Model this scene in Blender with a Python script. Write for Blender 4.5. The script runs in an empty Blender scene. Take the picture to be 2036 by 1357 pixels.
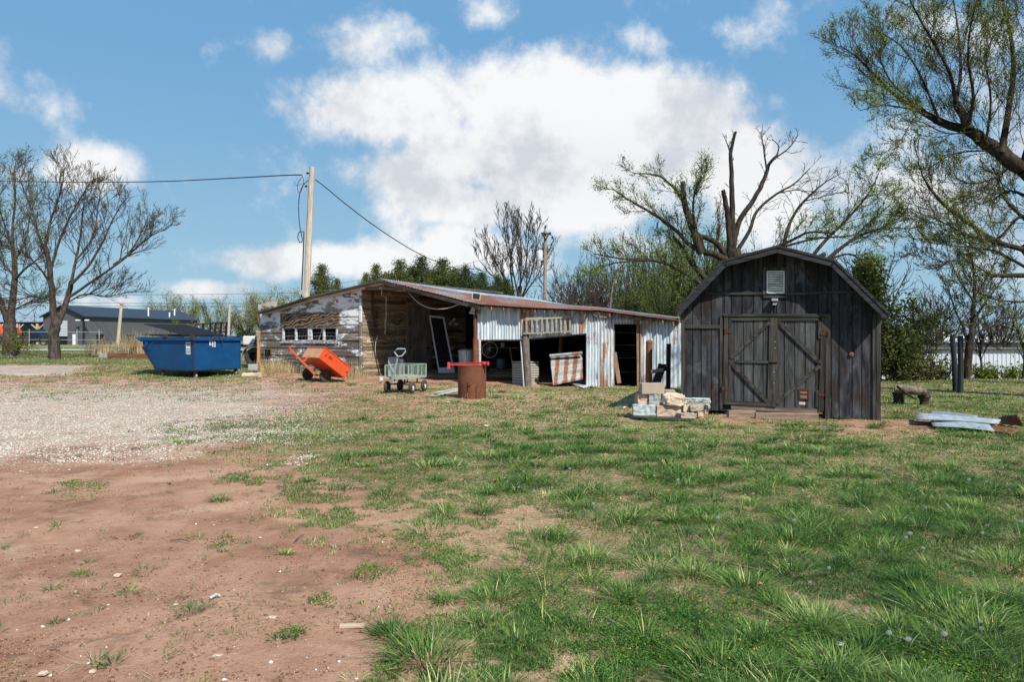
import bpy, math, random
import numpy as np
from mathutils import Vector, Matrix
R_ = math.radians
scene = bpy.context.scene
COL = scene.collection
# ------------------------------------------------------------------ camera, world, sun, exposure
F, CX, HY, CH = 1357.0, 1018.0, 671.0, 1.6      # focal length, centre, horizon (in pixels of the 2036 wide photo) and eye height
cam_d = bpy.data.cameras.new('camera'); cam = bpy.data.objects.new('camera', cam_d); COL.objects.link(cam)
cam_d.sensor_width = 36.0; cam_d.lens = 36.0*F/2036.0; cam_d.clip_start = 0.1; cam_d.clip_end = 6000
cam_d.shift_y = -(678.5-HY)/2036.0
cam.location = (0, 0, CH); cam.rotation_euler = (R_(90), 0, 0); scene.camera = cam
SUN_AZ = math.atan2(0.56, -0.83)      # direction towards the sun, measured from +Y clockwise
SUN_EL = R_(46)
scene.view_settings.view_transform = 'Standard'; scene.view_settings.look = 'None'
scene.view_settings.exposure = 0.36; scene.view_settings.gamma = 1.0; scene.view_settings.use_curve_mapping = False
sd = Vector((math.sin(SUN_AZ)*math.cos(SUN_EL), math.cos(SUN_AZ)*math.cos(SUN_EL), math.sin(SUN_EL)))
sl = bpy.data.lights.new('sun', 'SUN'); sl.energy = 5.0; sl.angle = R_(0.55); sl.color = (1.0, 0.95, 0.87)
so = bpy.data.objects.new('sun', sl); COL.objects.link(so); so.rotation_euler = sd.to_track_quat('Z', 'Y').to_euler(); so.location = sd*50

def N(nt, t, ins=None, **props):
    n = nt.nodes.new('ShaderNode'+t)
    for k, v in props.items(): setattr(n, k, v)
    for k, v in (ins or {}).items():
        s = n.inputs[k]
        if isinstance(v, bpy.types.NodeSocket): nt.links.new(v, s)
        else: s.default_value = v
    return n
def mth(nt, op, a, b=0.0, c=0.0, clamp=False):
    n = nt.nodes.new('ShaderNodeMath'); n.operation = op; n.use_clamp = clamp
    for i, v in enumerate((a, b, c)):
        if isinstance(v, bpy.types.NodeSocket): nt.links.new(v, n.inputs[i])
        else: n.inputs[i].default_value = v
    return n.outputs[0]
def sstep(nt, v, a, b):
    n = nt.nodes.new('ShaderNodeMapRange'); n.interpolation_type = 'SMOOTHSTEP'
    nt.links.new(v, n.inputs[0]); n.inputs[1].default_value = a; n.inputs[2].default_value = b
    return n.outputs[0]
def mixc(nt, f, a, b, mode='MIX'):
    n = nt.nodes.new('ShaderNodeMix'); n.data_type = 'RGBA'; n.blend_type = mode
    for s, v in ((n.inputs[0], f), (n.inputs[6], a), (n.inputs[7], b)):
        if isinstance(v, bpy.types.NodeSocket): nt.links.new(v, s)
        else: s.default_value = (*v, 1) if isinstance(v, tuple) and len(v) == 3 else v
    return n.outputs[2]

w = bpy.data.worlds.new('World'); scene.world = w; w.use_nodes = True
nt = w.node_tree; nt.nodes.clear()
sky = N(nt, 'TexSky', sky_type='NISHITA', sun_disc=False, sun_elevation=SUN_EL, sun_rotation=SUN_AZ, altitude=300.0, air_density=1.15, dust_density=0.25, ozone_density=2.6)
tc = N(nt, 'TexCoord')
sep = N(nt, 'SeparateXYZ', {0: tc.outputs['Generated']})
X, Y, Z = sep.outputs
Ys = mth(nt, 'MAXIMUM', Y, 0.05)
U = mth(nt, 'DIVIDE', X, Ys); V = mth(nt, 'DIVIDE', Z, Ys)
n1 = N(nt, 'TexNoise', {'Vector': tc.outputs['Generated'], 'Scale': 9.0, 'Detail': 9.0, 'Roughness': 0.58, 'Distortion': 0.15})
n2 = N(nt, 'TexNoise', {'Vector': tc.outputs['Generated'], 'Scale': 3.2, 'Detail': 5.0, 'Roughness': 0.55})
n3 = N(nt, 'TexNoise', {'Vector': tc.outputs['Generated'], 'Scale': 24.0, 'Detail': 9.0, 'Roughness': 0.66})
# cloud banks as soft ellipses on the dome (centre x, centre y, radius x, radius y, weight) in photo pixels
blobs = [(820, 215, 250, 85, 1.0), (1080, 190, 210, 95, 1.05), (1300, 215, 200, 85, 1.05), (1120, 300, 340, 130, 1.0), (850, 345, 200, 70, .85), (1080, 400, 330, 60, .85),
         (1440, 300, 170, 80, .8), (1560, 380, 210, 120, .8), (1760, 380, 240, 110, .62), (640, 330, 90, 60, .42), (690, 90, 120, 70, .55), (560, 90, 75, 45, .5), (780, 60, 90, 50, .45),
         (960, 25, 80, 45, .5), (1290, 85, 65, 45, .52), (1480, 70, 90, 40, .42), (170, 330, 100, 50, .9), (30, 350, 70, 35, .6), (640, 520, 230, 42, .9), (900, 500, 110, 52, 1.0), (1000, 520, 120, 40, .7),
         (420, 575, 90, 22, .75), (200, 600, 180, 16, .5), (600, 235, 50, 30, .32), (1960, 60, 200, 60, .5), (2200, 250, 300, 120, .8), (-200, 200, 200, 80, .9), (1300, 480, 300, 50, .4)]
mask = None
for bx, by, rx, ry, wt in blobs:
    du = mth(nt, 'MULTIPLY', mth(nt, 'SUBTRACT', U, (bx-CX)/F), F/rx)
    dv = mth(nt, 'MULTIPLY', mth(nt, 'SUBTRACT', V, (HY-by)/F), F/ry)
    r2 = mth(nt, 'ADD', mth(nt, 'MULTIPLY', du, du), mth(nt, 'MULTIPLY', dv, dv))
    g = mth(nt, 'MULTIPLY', mth(nt, 'POWER', 2.718, mth(nt, 'MULTIPLY', r2, -0.8)), wt)
    mask = g if mask is None else mth(nt, 'MAXIMUM', mask, mth(nt, 'MULTIPLY_ADD', g, 0.45, mth(nt, 'MULTIPLY', mask, 0.80))) if False else (mth(nt, 'SMOOTH_MAX', mask, g, 0.18))
nz = mth(nt, 'ADD', mth(nt, 'MULTIPLY', mth(nt, 'SUBTRACT', n1.outputs[0], 0.5), 1.35), mth(nt, 'MULTIPLY', mth(nt, 'SUBTRACT', n3.outputs[0], 0.5), 0.62))
cov = mth(nt, 'ADD', mask, nz)
behind = sstep(nt, Y, 0.0, 0.12)
rear = sstep(nt, n2.outputs[0], 0.5, 0.66)
alpha = mth(nt, 'ADD', mth(nt, 'MULTIPLY', sstep(nt, cov, 0.20, 0.72), behind), mth(nt, 'MULTIPLY', mth(nt, 'MULTIPLY', rear, 0.7), mth(nt, 'SUBTRACT', 1.0, behind)))
alpha = mth(nt, 'MULTIPLY', alpha, sstep(nt, Z, -0.01, 0.03))
# cloud tone: bright tops, soft grey bases
shade_n = N(nt, 'TexNoise', {'Vector': N(nt, 'Mapping', {'Vector': tc.outputs['Generated'], 'Location': (0, 0, 0.05)}).outputs[0], 'Scale': 6.5, 'Detail': 6.0, 'Roughness': 0.55})
bx = mth(nt, 'MULTIPLY', mth(nt, 'SUBTRACT', U, (1230-CX)/F), F/420); by = mth(nt, 'MULTIPLY', mth(nt, 'SUBTRACT', V, (HY-335)/F), F/75)
base_g = mth(nt, 'POWER', 2.718, mth(nt, 'MULTIPLY', mth(nt, 'ADD', mth(nt, 'MULTIPLY', bx, bx), mth(nt, 'MULTIPLY', by, by)), -0.7))
tone = mth(nt, 'SUBTRACT', sstep(nt, mth(nt, 'ADD', shade_n.outputs[0], mth(nt, 'ADD', mth(nt, 'MULTIPLY', n1.outputs[0], 0.25), mth(nt, 'MULTIPLY', n3.outputs[0], 0.40))), 0.62, 0.90), mth(nt, 'MULTIPLY', base_g, 0.25), clamp=True)
ccol = mixc(nt, tone, (7.7, 8.2, 8.9), (11.2, 11.3, 11.4))
hz = mth(nt, 'POWER', mth(nt, 'SUBTRACT', 1.0, mth(nt, 'ABSOLUTE', Z), clamp=True), 9.0)
zen = mixc(nt, sstep(nt, Z, 0.0, 0.42), (4.0, 6.8, 8.8), (2.15, 5.0, 8.5))
skyc = mixc(nt, 0.85, sky.outputs[0], zen)
fin = mixc(nt, alpha, skyc, ccol)
bg = N(nt, 'Background', {'Color': fin, 'Strength': 0.066})
out = N(nt, 'OutputWorld', {'Surface': bg.outputs[0]})

# ------------------------------------------------------------------ terrain height and pixel helpers
def ss(a, b, x):
    t = np.clip((np.asarray(x, float)-a)/(b-a), 0, 1); return t*t*(3-2*t)
def gz(x, y):
    x = np.asarray(x, float); y = np.asarray(y, float)
    return (0.35*ss(20, 32, y)*(1-ss(-4, 6, x)) + 0.2*ss(40, 100, y)*(1-ss(-4, 6, x)) - 2.0*ss(24, 50, y)*ss(6, 16, x))
def gzf(x, y): return float(gz(x, y))
def P(px, py, d): return Vector(((px-CX)/F*d, d, CH-(py-HY)/F*d))
def G(px, py, dz=0.0):
    d = CH*F/(py-HY)
    for _ in range(30):
        x = (px-CX)/F*d; d = 0.5*d+0.5*(CH-dz-gzf(x, min(d, 300)))*F/(py-HY)
    return Vector(((px-CX)/F*d, d, gzf((px-CX)/F*d, d)+dz))
class Plane:                                   # a vertical plane: s along it, z up, w out of it towards the viewer
    def __init__(s, p0, u, n=None, lean=0.0):
        s.p = Vector((p0[0], p0[1])); s.u = Vector(u).normalized()
        s.n = Vector(n).normalized() if n is not None else Vector((s.u.y, -s.u.x)); s.lean = lean
    def hit(s, px, py, w=0.0):
        a = (px-CX)/F; q = s.p+s.n*w
        t = (a*q.y-q.x)/(s.u.x-a*s.u.y); d = q.y+s.u.y*t
        return t, CH-(py-HY)/F*d-s.lean*t
    def pt(s, t, z, w=0.0):
        q = s.p+s.u*t+s.n*w; return Vector((q.x, q.y, z+s.lean*t))
    def up(s): return Vector((0, 0, 1))
    def u3(s): return Vector((s.u.x, s.u.y, s.lean))
    def n3(s): return Vector((s.n.x, s.n.y, 0))
def zc(x0, y0, k):                              # converts a position in an enlarged crop to photo pixels
    return lambda x, y: (x0+x/k, y0+y/k)
Z1 = zc(0, 560, 3.9154); Z2 = zc(480, 540, 5.653); Z3 = zc(680, 540, 5.025); Z4 = zc(900, 540, 5.4286)
Z5 = zc(1120, 580, 5.027); Z6 = zc(1330, 480, 3.572); Z7 = zc(1730, 560, 4.242); ZB = zc(1250, 660, 7.141); ZD = zc(270, 630, 8.483); ZO = zc(580, 680, 15.075)

# ------------------------------------------------------------------ mesh building
def root_of(o):
    while o is not None and o.parent is not None: o = o.parent
    return o
class MB:
    def __init__(s): s.v = []; s.f = []
    def add(s, vs, fs):
        n = len(s.v); s.v += [tuple(v) for v in vs]; s.f += [tuple(i+n for i in f) for f in fs]; return s
    def hexa(s, b, t):
        return s.add(list(b)+list(t), [(3, 2, 1, 0), (4, 5, 6, 7), (0, 1, 5, 4), (1, 2, 6, 5), (2, 3, 7, 6), (3, 0, 4, 7)])
    def box(s, o, a, b, c):
        o, a, b, c = map(Vector, (o, a, b, c)); return s.hexa([o, o+a, o+a+b, o+b], [o+c, o+a+c, o+a+b+c, o+b+c])
    def cbox(s, c, a, b, d):                    # centre and full-length axes
        c, a, b, d = map(Vector, (c, a, b, d)); return s.box(c-a/2-b/2-d/2, a, b, d)
    def beam(s, a, b, w, t, up=(0, 0, 1)):      # w across, t along 'up'
        a, b = Vector(a), Vector(b); d = (b-a).normalized(); x = d.cross(Vector(up))
        x = x.normalized() if x.length > 1e-5 else Vector((1, 0, 0)); y = x.cross(d).normalized()
        c = [x*w/2+y*t/2, -x*w/2+y*t/2, -x*w/2-y*t/2, x*w/2-y*t/2]
        return s.hexa([a+q for q in c], [b+q for q in c])
    def prism(s, pl, pts, w0, w1):              # polygon of (s,z) on a plane between two offsets
        n = len(pts); vs = [pl.pt(p[0], p[1], w0) for p in pts]+[pl.pt(p[0], p[1], w1) for p in pts]
        return s.add(vs, [tuple(range(n))[::-1], tuple(range(n, 2*n))]+[(i, (i+1) % n, n+(i+1) % n, n+i) for i in range(n)])
    def rect(s, pl, s0, z0, s1, z1, w0, w1): return s.prism(pl, [(s0, z0), (s1, z0), (s1, z1), (s0, z1)], w0, w1)
    def bar(s, pl, a, b, wid, w0, w1):          # board between two points (s,z) on a plane
        ax, az = a; bx, bz = b; L = math.hypot(bx-ax, bz-az); nx, nz = -(bz-az)/L*wid/2, (bx-ax)/L*wid/2
        return s.prism(pl, [(ax-nx, az-nz), (bx-nx, bz-nz), (bx+nx, bz+nz), (ax+nx, az+nz)], w0, w1)
    def tube(s, pts, r, k=8, cap=True):
        pts = [Vector(p) for p in pts]; n = len(pts)
        if not isinstance(r, (list, tuple)): r = [r]*n
        up = Vector((0, 0, 1)) if abs((pts[1]-pts[0]).normalized().z) < .9 else Vector((1, 0, 0))
        vs = []
        for i in range(n):
            d = (pts[min(i+1, n-1)]-pts[max(i-1, 0)]).normalized(); x = d.cross(up)
            x = x.normalized() if x.length > 1e-4 else Vector((0, 1, 0)); y = d.cross(x)
            vs += [pts[i]+(x*math.cos(2*math.pi*j/k)+y*math.sin(2*math.pi*j/k))*r[i] for j in range(k)]
        fs = [(i*k+j, i*k+(j+1) % k, (i+1)*k+(j+1) % k, (i+1)*k+j) for i in range(n-1) for j in range(k)]
        if cap: fs += [tuple(range(k))[::-1], tuple(range((n-1)*k, n*k))]
        return s.add(vs, fs)
    def lathe(s, c, axis, prof, k=24, close=False):   # profile of (radius, height along axis)
        c, axis = Vector(c), Vector(axis).normalized(); x = axis.cross(Vector((0, 0, 1)))
        x = x.normalized() if x.length > 1e-4 else Vector((1, 0, 0)); y = axis.cross(x); m = len(prof)
        vs = [c+axis*h+(x*math.cos(2*math.pi*j/k)+y*math.sin(2*math.pi*j/k))*r for r, h in prof for j in range(k)]
        fs = [(i*k+j, i*k+(j+1) % k, (i+1)*k+(j+1) % k, (i+1)*k+j) for i in range(m-1) for j in range(k)]
        if close: fs += [((m-1)*k+j, (m-1)*k+(j+1) % k, (j+1) % k, j) for j in range(k)]
        return s.add(vs, fs)
    def corr(s, A, B, Cc, D, waves, amp, nrm, vs_=2, sag=0.0, rnd=None):   # corrugated sheet A-B edge, D-C edge
        A, B, Cc, D, nrm = map(Vector, (A, B, Cc, D, nrm)); nu = int(waves*6)+1; vv = []
        for j in range(vs_+1):
            v = j/vs_
            for i in range(nu):
                u = i/(nu-1); p = A.lerp(B, u).lerp(D.lerp(Cc, u), v)
                h = amp*math.sin(2*math.pi*u*waves)
                if rnd: h += rnd.uniform(-1, 1)*0.0015+sag*math.sin(v*math.pi)*math.sin(u*7)
                vv.append(p+nrm*h)
        fs = [(j*nu+i, j*nu+i+1, (j+1)*nu+i+1, (j+1)*nu+i) for j in range(vs_) for i in range(nu-1)]
        return s.add(vv, fs)
    def build(s, name, mat, parent=None, loc=None, smooth=False, bev=0.0, solid=0.0):
        me = bpy.data.meshes.new(name); r = root_of(parent)
        off = Vector(r.location) if r is not None else (Vector(loc) if loc is not None else Vector((0, 0, 0)))
        me.from_pydata([(x-off.x, y-off.y, z-off.z) for x, y, z in s.v], [], s.f); me.validate()
        if mat is not None: me.materials.append(mat)
        o = bpy.data.objects.new(name, me); COL.objects.link(o)
        if parent is not None: o.parent = parent
        else: o.location = off
        if smooth:
            me.shade_smooth()
            if smooth != 'all':
                try: me.set_sharp_from_angle(angle=R_(40))
                except Exception: pass
        if bev: b = o.modifiers.new('bevel', 'BEVEL'); b.width = bev; b.segments = 2; b.limit_method = 'ANGLE'
        if solid: b = o.modifiers.new('thickness', 'SOLIDIFY'); b.thickness = solid
        return o
def thing(name, label, cat, loc=(0, 0, 0), group=None):
    o = bpy.data.objects.new(name, None); COL.objects.link(o); o.location = loc; o.empty_display_size = .2
    return tag(o, label, cat, group)
def tag(o, label, cat, group=None):
    o['label'] = label; o['category'] = cat
    if group: o['group'] = group
    return o
def stru(o): o['kind'] = 'structure'; return o
def stuff(o, label, cat): o['kind'] = 'stuff'; o['label'] = label; o['category'] = cat; return o
def plabel(o, label): o['label'] = label; return o
def dup(root, loc, rz=0.0, sc=1.0, label=None, group=None):
    r = root.copy(); COL.objects.link(r); r.location = loc; r.rotation_euler = (0, 0, rz); r.scale = (sc,)*3 if not isinstance(sc, tuple) else sc
    if label: r['label'] = label
    if group: r['group'] = group
    for ch in list(root.children):
        c = ch.copy(); COL.objects.link(c); c.parent = r
        for g in list(ch.children):
            d = g.copy(); COL.objects.link(d); d.parent = c
    return r
def np_mesh(name, v, quads=None, tris=None, mat=None, parent=None, loc=(0, 0, 0), smooth=False, attrs=None):
    me = bpy.data.meshes.new(name); loc = np.array(loc, float)
    v = np.asarray(v, np.float32)-loc.astype(np.float32)
    nq = 0 if quads is None else len(quads); ntr = 0 if tris is None else len(tris)
    me.vertices.add(len(v)); me.vertices.foreach_set('co', v.ravel())
    me.loops.add(nq*4+ntr*3); me.polygons.add(nq+ntr)
    idx = np.concatenate([np.asarray(a, np.int32).ravel() for a in (quads, tris) if a is not None and len(a)])
    me.loops.foreach_set('vertex_index', idx)
    st = np.concatenate([np.arange(nq, dtype=np.int32)*4, nq*4+np.arange(ntr, dtype=np.int32)*3])
    me.polygons.foreach_set('loop_start', st)
    me.update(calc_edges=True)
    for k, a in (attrs or {}).items():
        at = me.attributes.new(k, 'FLOAT', 'POINT'); at.data.foreach_set('value', np.asarray(a, np.float32))
    if mat is not None: me.materials.append(mat)
    if smooth: me.shade_smooth()
    o = bpy.data.objects.new(name, me); COL.objects.link(o)
    if parent is not None: o.parent = parent
    else: o.location = tuple(loc)
    return o

# ------------------------------------------------------------------ materials
class Mt:
    def __init__(s, name, rough=0.8, metal=0.0, spec=0.3):
        s.m = bpy.data.materials.new(name); s.m.use_nodes = True; s.nt = s.m.node_tree; s.nt.nodes.clear()
        s.out = N(s.nt, 'OutputMaterial'); s.b = N(s.nt, 'BsdfPrincipled', {'Roughness': rough, 'Metallic': metal, 'Specular IOR Level': spec})
        s.nt.links.new(s.b.outputs[0], s.out.inputs[0])
        s.tc = N(s.nt, 'TexCoord').outputs['Object']; s.geo = N(s.nt, 'NewGeometry')
        s.isl = s.geo.outputs['Random Per Island']; s.oi = N(s.nt, 'ObjectInfo').outputs['Random']
    def vec(s, sc=(1, 1, 1), loc=None, isl=False):
        n = N(s.nt, 'Mapping', {'Vector': s.tc, 'Scale': sc})
        if loc is not None: n.inputs['Location'].default_value = loc
        o = n.outputs[0]
        if isl:
            c = N(s.nt, 'CombineXYZ', {0: mth(s.nt, 'MULTIPLY', s.isl, 37.0), 1: mth(s.nt, 'MULTIPLY', s.isl, 91.0), 2: mth(s.nt, 'MULTIPLY', s.oi, 23.0)})
            o = N(s.nt, 'VectorMath', {0: o, 1: c.outputs[0]}, operation='ADD').outputs[0]
        return o
    def noise(s, sc, v=None, detail=6.0, rough=0.6, dist=0.0):
        return N(s.nt, 'TexNoise', {'Vector': v if v is not None else s.tc, 'Scale': sc, 'Detail': detail, 'Roughness': rough, 'Distortion': dist}).outputs[0]
    def ramp(s, f, stops):
        n = N(s.nt, 'ValToRGB', {0: f}); e = n.color_ramp.elements
        e[0].position, e[0].color = stops[0][0], (*stops[0][1], 1); e[1].position, e[1].color = stops[-1][0], (*stops[-1][1], 1)
        for p, c in stops[1:-1]: q = e.new(p); q.color = (*c, 1)
        return n.outputs[0]
    def mix(s, f, a, b, mode='MIX'): return mixc(s.nt, f, a, b, mode)
    def m_(s, op, a, b=0.0, clamp=False): return mth(s.nt, op, a, b, clamp=clamp)
    def st(s, v, a, b): return sstep(s.nt, v, a, b)
    def bump(s, h, strength=0.4, dist=0.01):
        n = N(s.nt, 'Bump', {'Height': h, 'Strength': strength, 'Distance': dist}); s.nt.links.new(n.outputs[0], s.b.inputs['Normal'])
    def col(s, c):
        if isinstance(c, bpy.types.NodeSocket): s.nt.links.new(c, s.b.inputs['Base Color'])
        else: s.b.inputs['Base Color'].default_value = (*c, 1)
        return s.m
    def rgh(s, v): s.nt.links.new(v, s.b.inputs['Roughness'])
def simple(name, c, rough=.7, metal=0.0, var=.25, sc=6.0, spec=.3, bump=.15, dirt=None):
    t = Mt(name, rough, metal, spec); n = t.noise(sc, detail=8)
    k = t.mix(n, tuple(x*(1-var) for x in c), tuple(min(1, x*(1+var)) for x in c))
    if dirt: k = t.mix(t.st(t.noise(sc*.6, t.vec((1, 1, .7), (3, 1, 2)), 9, .7), .5, .72), k, dirt)
    if bump: t.bump(t.noise(sc*8), bump, .004)
    return t.col(k)
def wood(name, dark, light, ax='v', paint=None, bleach=None, pthr=(.45, .55), stain=(.03, .024, .018), st_amt=.5, gs=9.0, rough=.85, ptop=None, isl_var=.35):
    t = Mt(name, rough, 0, .06); big = {'v': (gs, gs, .55), 'h': (.55, .55, gs*1.3), 'd': (4, 4, 4)}[ax]
    v = t.vec(big, isl=True); g = t.noise(2.2, v, 9, .65, .6); g2 = t.noise(9.0, v, 6, .6)
    k = t.mix(t.st(g, .3, .72), dark, light)
    k = t.mix(t.m_('MULTIPLY', t.st(g2, .5, .75), .55), k, tuple(x*.45 for x in dark))
    iv = t.m_('MULTIPLY_ADD', t.isl, isl_var*2) if False else t.m_('ADD', t.m_('MULTIPLY', t.isl, isl_var*2), 1-isl_var)
    k = t.mix(1.0, k, N(t.nt, 'CombineXYZ', {0: iv, 1: iv, 2: iv}).outputs[0], 'MULTIPLY')
    sn = t.noise(1.1, t.vec((1, 1, 1.6) if ax == 'h' else (1.5, 1.5, .7)), 9, .7, .3)
    k = t.mix(t.m_('MULTIPLY', t.st(sn, .5, .68), st_amt), k, stain)
    if bleach: k = t.mix(t.m_('MULTIPLY', t.st(t.noise(2.2, t.vec((1.2, 1.2, .8), (8, 3, 5)), 10, .75, .4), .54, .70), .7), k, bleach)
    if paint:
        pn = t.noise(1.6, t.vec((.8, .8, 2.2) if ax == 'h' else (2, 2, .8), (5, 2, 9)), 12, .74, .2); pf = t.noise(14, t.vec((.5, .5, 3)), 8, .7)
        pm = t.m_('ADD', pn, t.m_('MULTIPLY', t.m_('SUBTRACT', pf, .5), .35))
        if ptop: sz = N(t.nt, 'SeparateXYZ', {0: t.tc}).outputs[2]; pm = t.m_('ADD', pm, t.m_('MULTIPLY', t.st(sz, *ptop), .10))
        k = t.mix(t.st(pm, *pthr), k, paint)
    t.bump(t.m_('ADD', g, t.m_('MULTIPLY', g2, .5)), .55, .006)
    return t.col(k)
def sheet(name, base=(.48, .53, .58), rust=(.20, .075, .03), thr=(.5, .62), metal=.35, rough=.48, streak=True, white=0.0, edge=None, var=.35):
    t = Mt(name, rough, metal, .5); v = t.vec((3.5, 3.5, .55) if streak else (1, 1, 1), isl=True)
    n = t.noise(1.6, v, 10, .68, .3); n2 = t.noise(.7, t.vec((1, 1, 1), (4, 4, 4)), 4, .5); f = t.noise(30, None, 6, .7)
    b2 = t.mix(t.noise(5, t.vec((2, 2, .5), (1, 7, 3)), 8, .6), tuple(x*.62 for x in base), tuple(min(1, x*1.25) for x in base))
    iv = t.m_('ADD', t.m_('MULTIPLY', t.isl, var), 1-var/2); b2 = t.mix(1.0, b2, N(t.nt, 'CombineXYZ', {0: iv, 1: iv, 2: iv}).outputs[0], 'MULTIPLY')
    if white: b2 = t.mix(t.m_('MULTIPLY', t.st(t.noise(2.3, t.vec((4, 4, .4), (9, 3, 1)), 9, .7), .48, .6), white), b2, (.78, .8, .8))
    q = t.m_('ADD', t.m_('ADD', n, t.m_('MULTIPLY', t.m_('SUBTRACT', n2, .5), .6)), t.m_('MULTIPLY', t.m_('SUBTRACT', f, .5), .25))
    q = t.m_('ADD', q, t.m_('MULTIPLY', t.m_('SUBTRACT', t.isl, .5), .16))
    rm = t.st(q, *thr); rc = t.mix(t.noise(9, None, 8, .7), tuple(x*.55 for x in rust), tuple(x*1.5 for x in rust))
    t.nt.links.new(t.m_('MULTIPLY', t.m_('SUBTRACT', 1.0, rm), metal), t.b.inputs['Metallic'])
    t.rgh(t.m_('ADD', t.m_('MULTIPLY', rm, .9-rough), rough)); t.bump(t.m_('ADD', f, n), .25, .004)
    return t.col(t.mix(rm, b2, rc))
M = {}
M['barn'] = wood('weathered_black_plywood', (.014, .0142, .0155), (.066, .070, .080), 'v', stain=(.042, .027, .017), st_amt=.8, gs=3.2, isl_var=.3, bleach=(.13, .135, .145))
M['barn_trim'] = wood('weathered_dark_trim', (.020, .018, .016), (.095, .088, .078), 'v', st_amt=.5, gs=9)
M['barn_trim_h'] = wood('weathered_dark_trim_level', (.020, .018, .016), (.095, .088, .078), 'h', st_amt=.5, gs=9)
M['barn_trim_d'] = wood('weathered_dark_brace', (.020, .018, .016), (.095, .088, .078), 'd', st_amt=.5, gs=9)
M['fascia'] = wood('roof_edge_board', (.018, .019, .021), (.062, .064, .068), 'h', st_amt=.4)
M['shingle'] = simple('dark_shingles', (.03, .03, .032), .9, 0, .4, 20)
M['siding_white'] = wood('peeling_white_siding', (.13, .105, .085), (.33, .29, .25), 'h', paint=(.74, .76, .78), pthr=(.535, .59), ptop=(1.9, 2.4), stain=(.05, .036, .027), st_amt=.6)
M['siding_grey'] = wood('bare_weathered_siding', (.11, .082, .055), (.48, .39, .27), 'h', paint=(.66, .58, .46), pthr=(.57, .66), stain=(.016, .013, .011), st_amt=.82, isl_var=.55)
M['plank'] = wood('old_grey_planks', (.13, .112, .092), (.36, .325, .275), 'v', st_amt=.4)
M['plank_h'] = wood('old_brown_timber', (.09, .065, .045), (.25, .19, .14), 'h', st_amt=.5)
M['brownwood'] = wood('brown_door_timber', (.13, .085, .05), (.36, .25, .165), 'v', st_amt=.4)
M['scrap'] = sheet('dull_scrap_sheet', (.30, .36, .40), rust=(.22, .12, .07), thr=(.58, .72), metal=.3, white=.15)
M['plank_w'] = wood('pale_weathered_board', (.36, .33, .29), (.62, .59, .54), 'h', st_amt=.2, stain=(.15, .13, .11))
M['post'] = wood('grey_round_post', (.05, .042, .035), (.20, .17, .145), 'v', st_amt=.4, gs=14)
M['pole'] = wood('pale_utility_pole', (.22, .185, .14), (.46, .40, .33), 'v', st_amt=.35, stain=(.16, .12, .08), gs=12)
M['pole2'] = wood('brown_utility_pole', (.14, .11, .085), (.30, .25, .20), 'v', st_amt=.3, gs=12)
M['post_dark'] = wood('dark_tarred_post', (.016, .018, .019), (.045, .052, .054), 'v', st_amt=.4, gs=10)
M['galv'] = sheet('galvanised_sheet', (.46, .54, .60), thr=(.57, .69), metal=.25, white=.65, var=.6)
M['galv_r'] = sheet('galvanised_sheet_streaked', (.44, .48, .52), rust=(.26, .12, .055), thr=(.47, .60), metal=.25, white=.8, var=.6)
M['roof'] = sheet('rusty_roof_sheet', (.33, .31, .31), rust=(.20, .072, .040), thr=(.30, .52), metal=.15, rough=.7, var=.5)
M['ridge'] = sheet('ridge_sheet', (.42, .50, .57), thr=(.66, .8), metal=.4, rough=.4)
M['rustpanel'] = sheet('rust_striped_sheet', (.50, .53, .55), rust=(.19, .068, .03), thr=(.43, .50), metal=.25, streak=False)
M['rust'] = simple('rusty_steel', (.145, .055, .028), .85, .1, .5, 5, dirt=(.075, .034, .02))
M['rust_d'] = simple('dark_rust', (.075, .030, .018), .85, .1, .4, 9)
M['rust2'] = simple('orange_rust', (.19, .085, .04), .85, .1, .45, 9, dirt=(.10, .045, .03))
M['red'] = simple('red_paint', (.50, .035, .038), .4, 0, .12, 8, .5)
M['orange'] = simple('orange_paint', (.56, .070, .016), .42, 0, .15, 5, .5, dirt=(.45, .10, .035))
M['orange_d'] = simple('dusty_orange_paint', (.42, .25, .15), .8, 0, .25, 4, .2, dirt=(.50, .14, .06))
M['blue'] = simple('scuffed_blue_paint', (.002, .052, .15), .6, 0, .5, 2.2, .25, dirt=(.010, .045, .11))
M['navy'] = simple('navy_paint', (.012, .02, .04), .35, .2, .3, 3, .5)
M['blackp'] = simple('black_plastic', (.010, .010, .012), .6, 0, .3, 6, .25)
M['black'] = simple('black_metal', (.018, .018, .02), .6, .2, .4, 6)
M['dark'] = simple('painted_interior_shade', (.010, .0085, .007), .95, 0, .4, 3)  # near black colour standing in for the shade inside buildings and openings
M['rubber'] = simple('worn_rubber', (.045, .043, .04), .85, 0, .4, 12, dirt=(.13, .10, .075))
M['steel'] = simple('bare_steel', (.45, .46, .47), .4, .7, .25, 10, .5, dirt=(.2, .12, .08))
M['white'] = simple('white_paint', (.74, .75, .75), .5, 0, .1, 6)
M['offwhite'] = simple('off_white_plastic', (.62, .61, .57), .55, 0, .12, 5)
M['greyp'] = simple('grey_plastic', (.30, .33, .36), .5, 0, .15, 6)
M['alum'] = simple('dull_white_aluminium', (.60, .64, .68), .45, .2, .12, 8)
M['ladder'] = wood('old_ladder_wood', (.20, .185, .15), (.40, .375, .30), 'h', st_amt=.4)
M['sage'] = simple('sage_green_paint', (.27, .36, .29), .5, 0, .15, 9, dirt=(.30, .33, .28))
M['ac'] = simple('grey_beige_metal', (.36, .35, .31), .6, .1, .2, 6)
M['wire'] = simple('dark_cable', (.02, .02, .022), .6, 0, .2, 6, bump=0)
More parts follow.
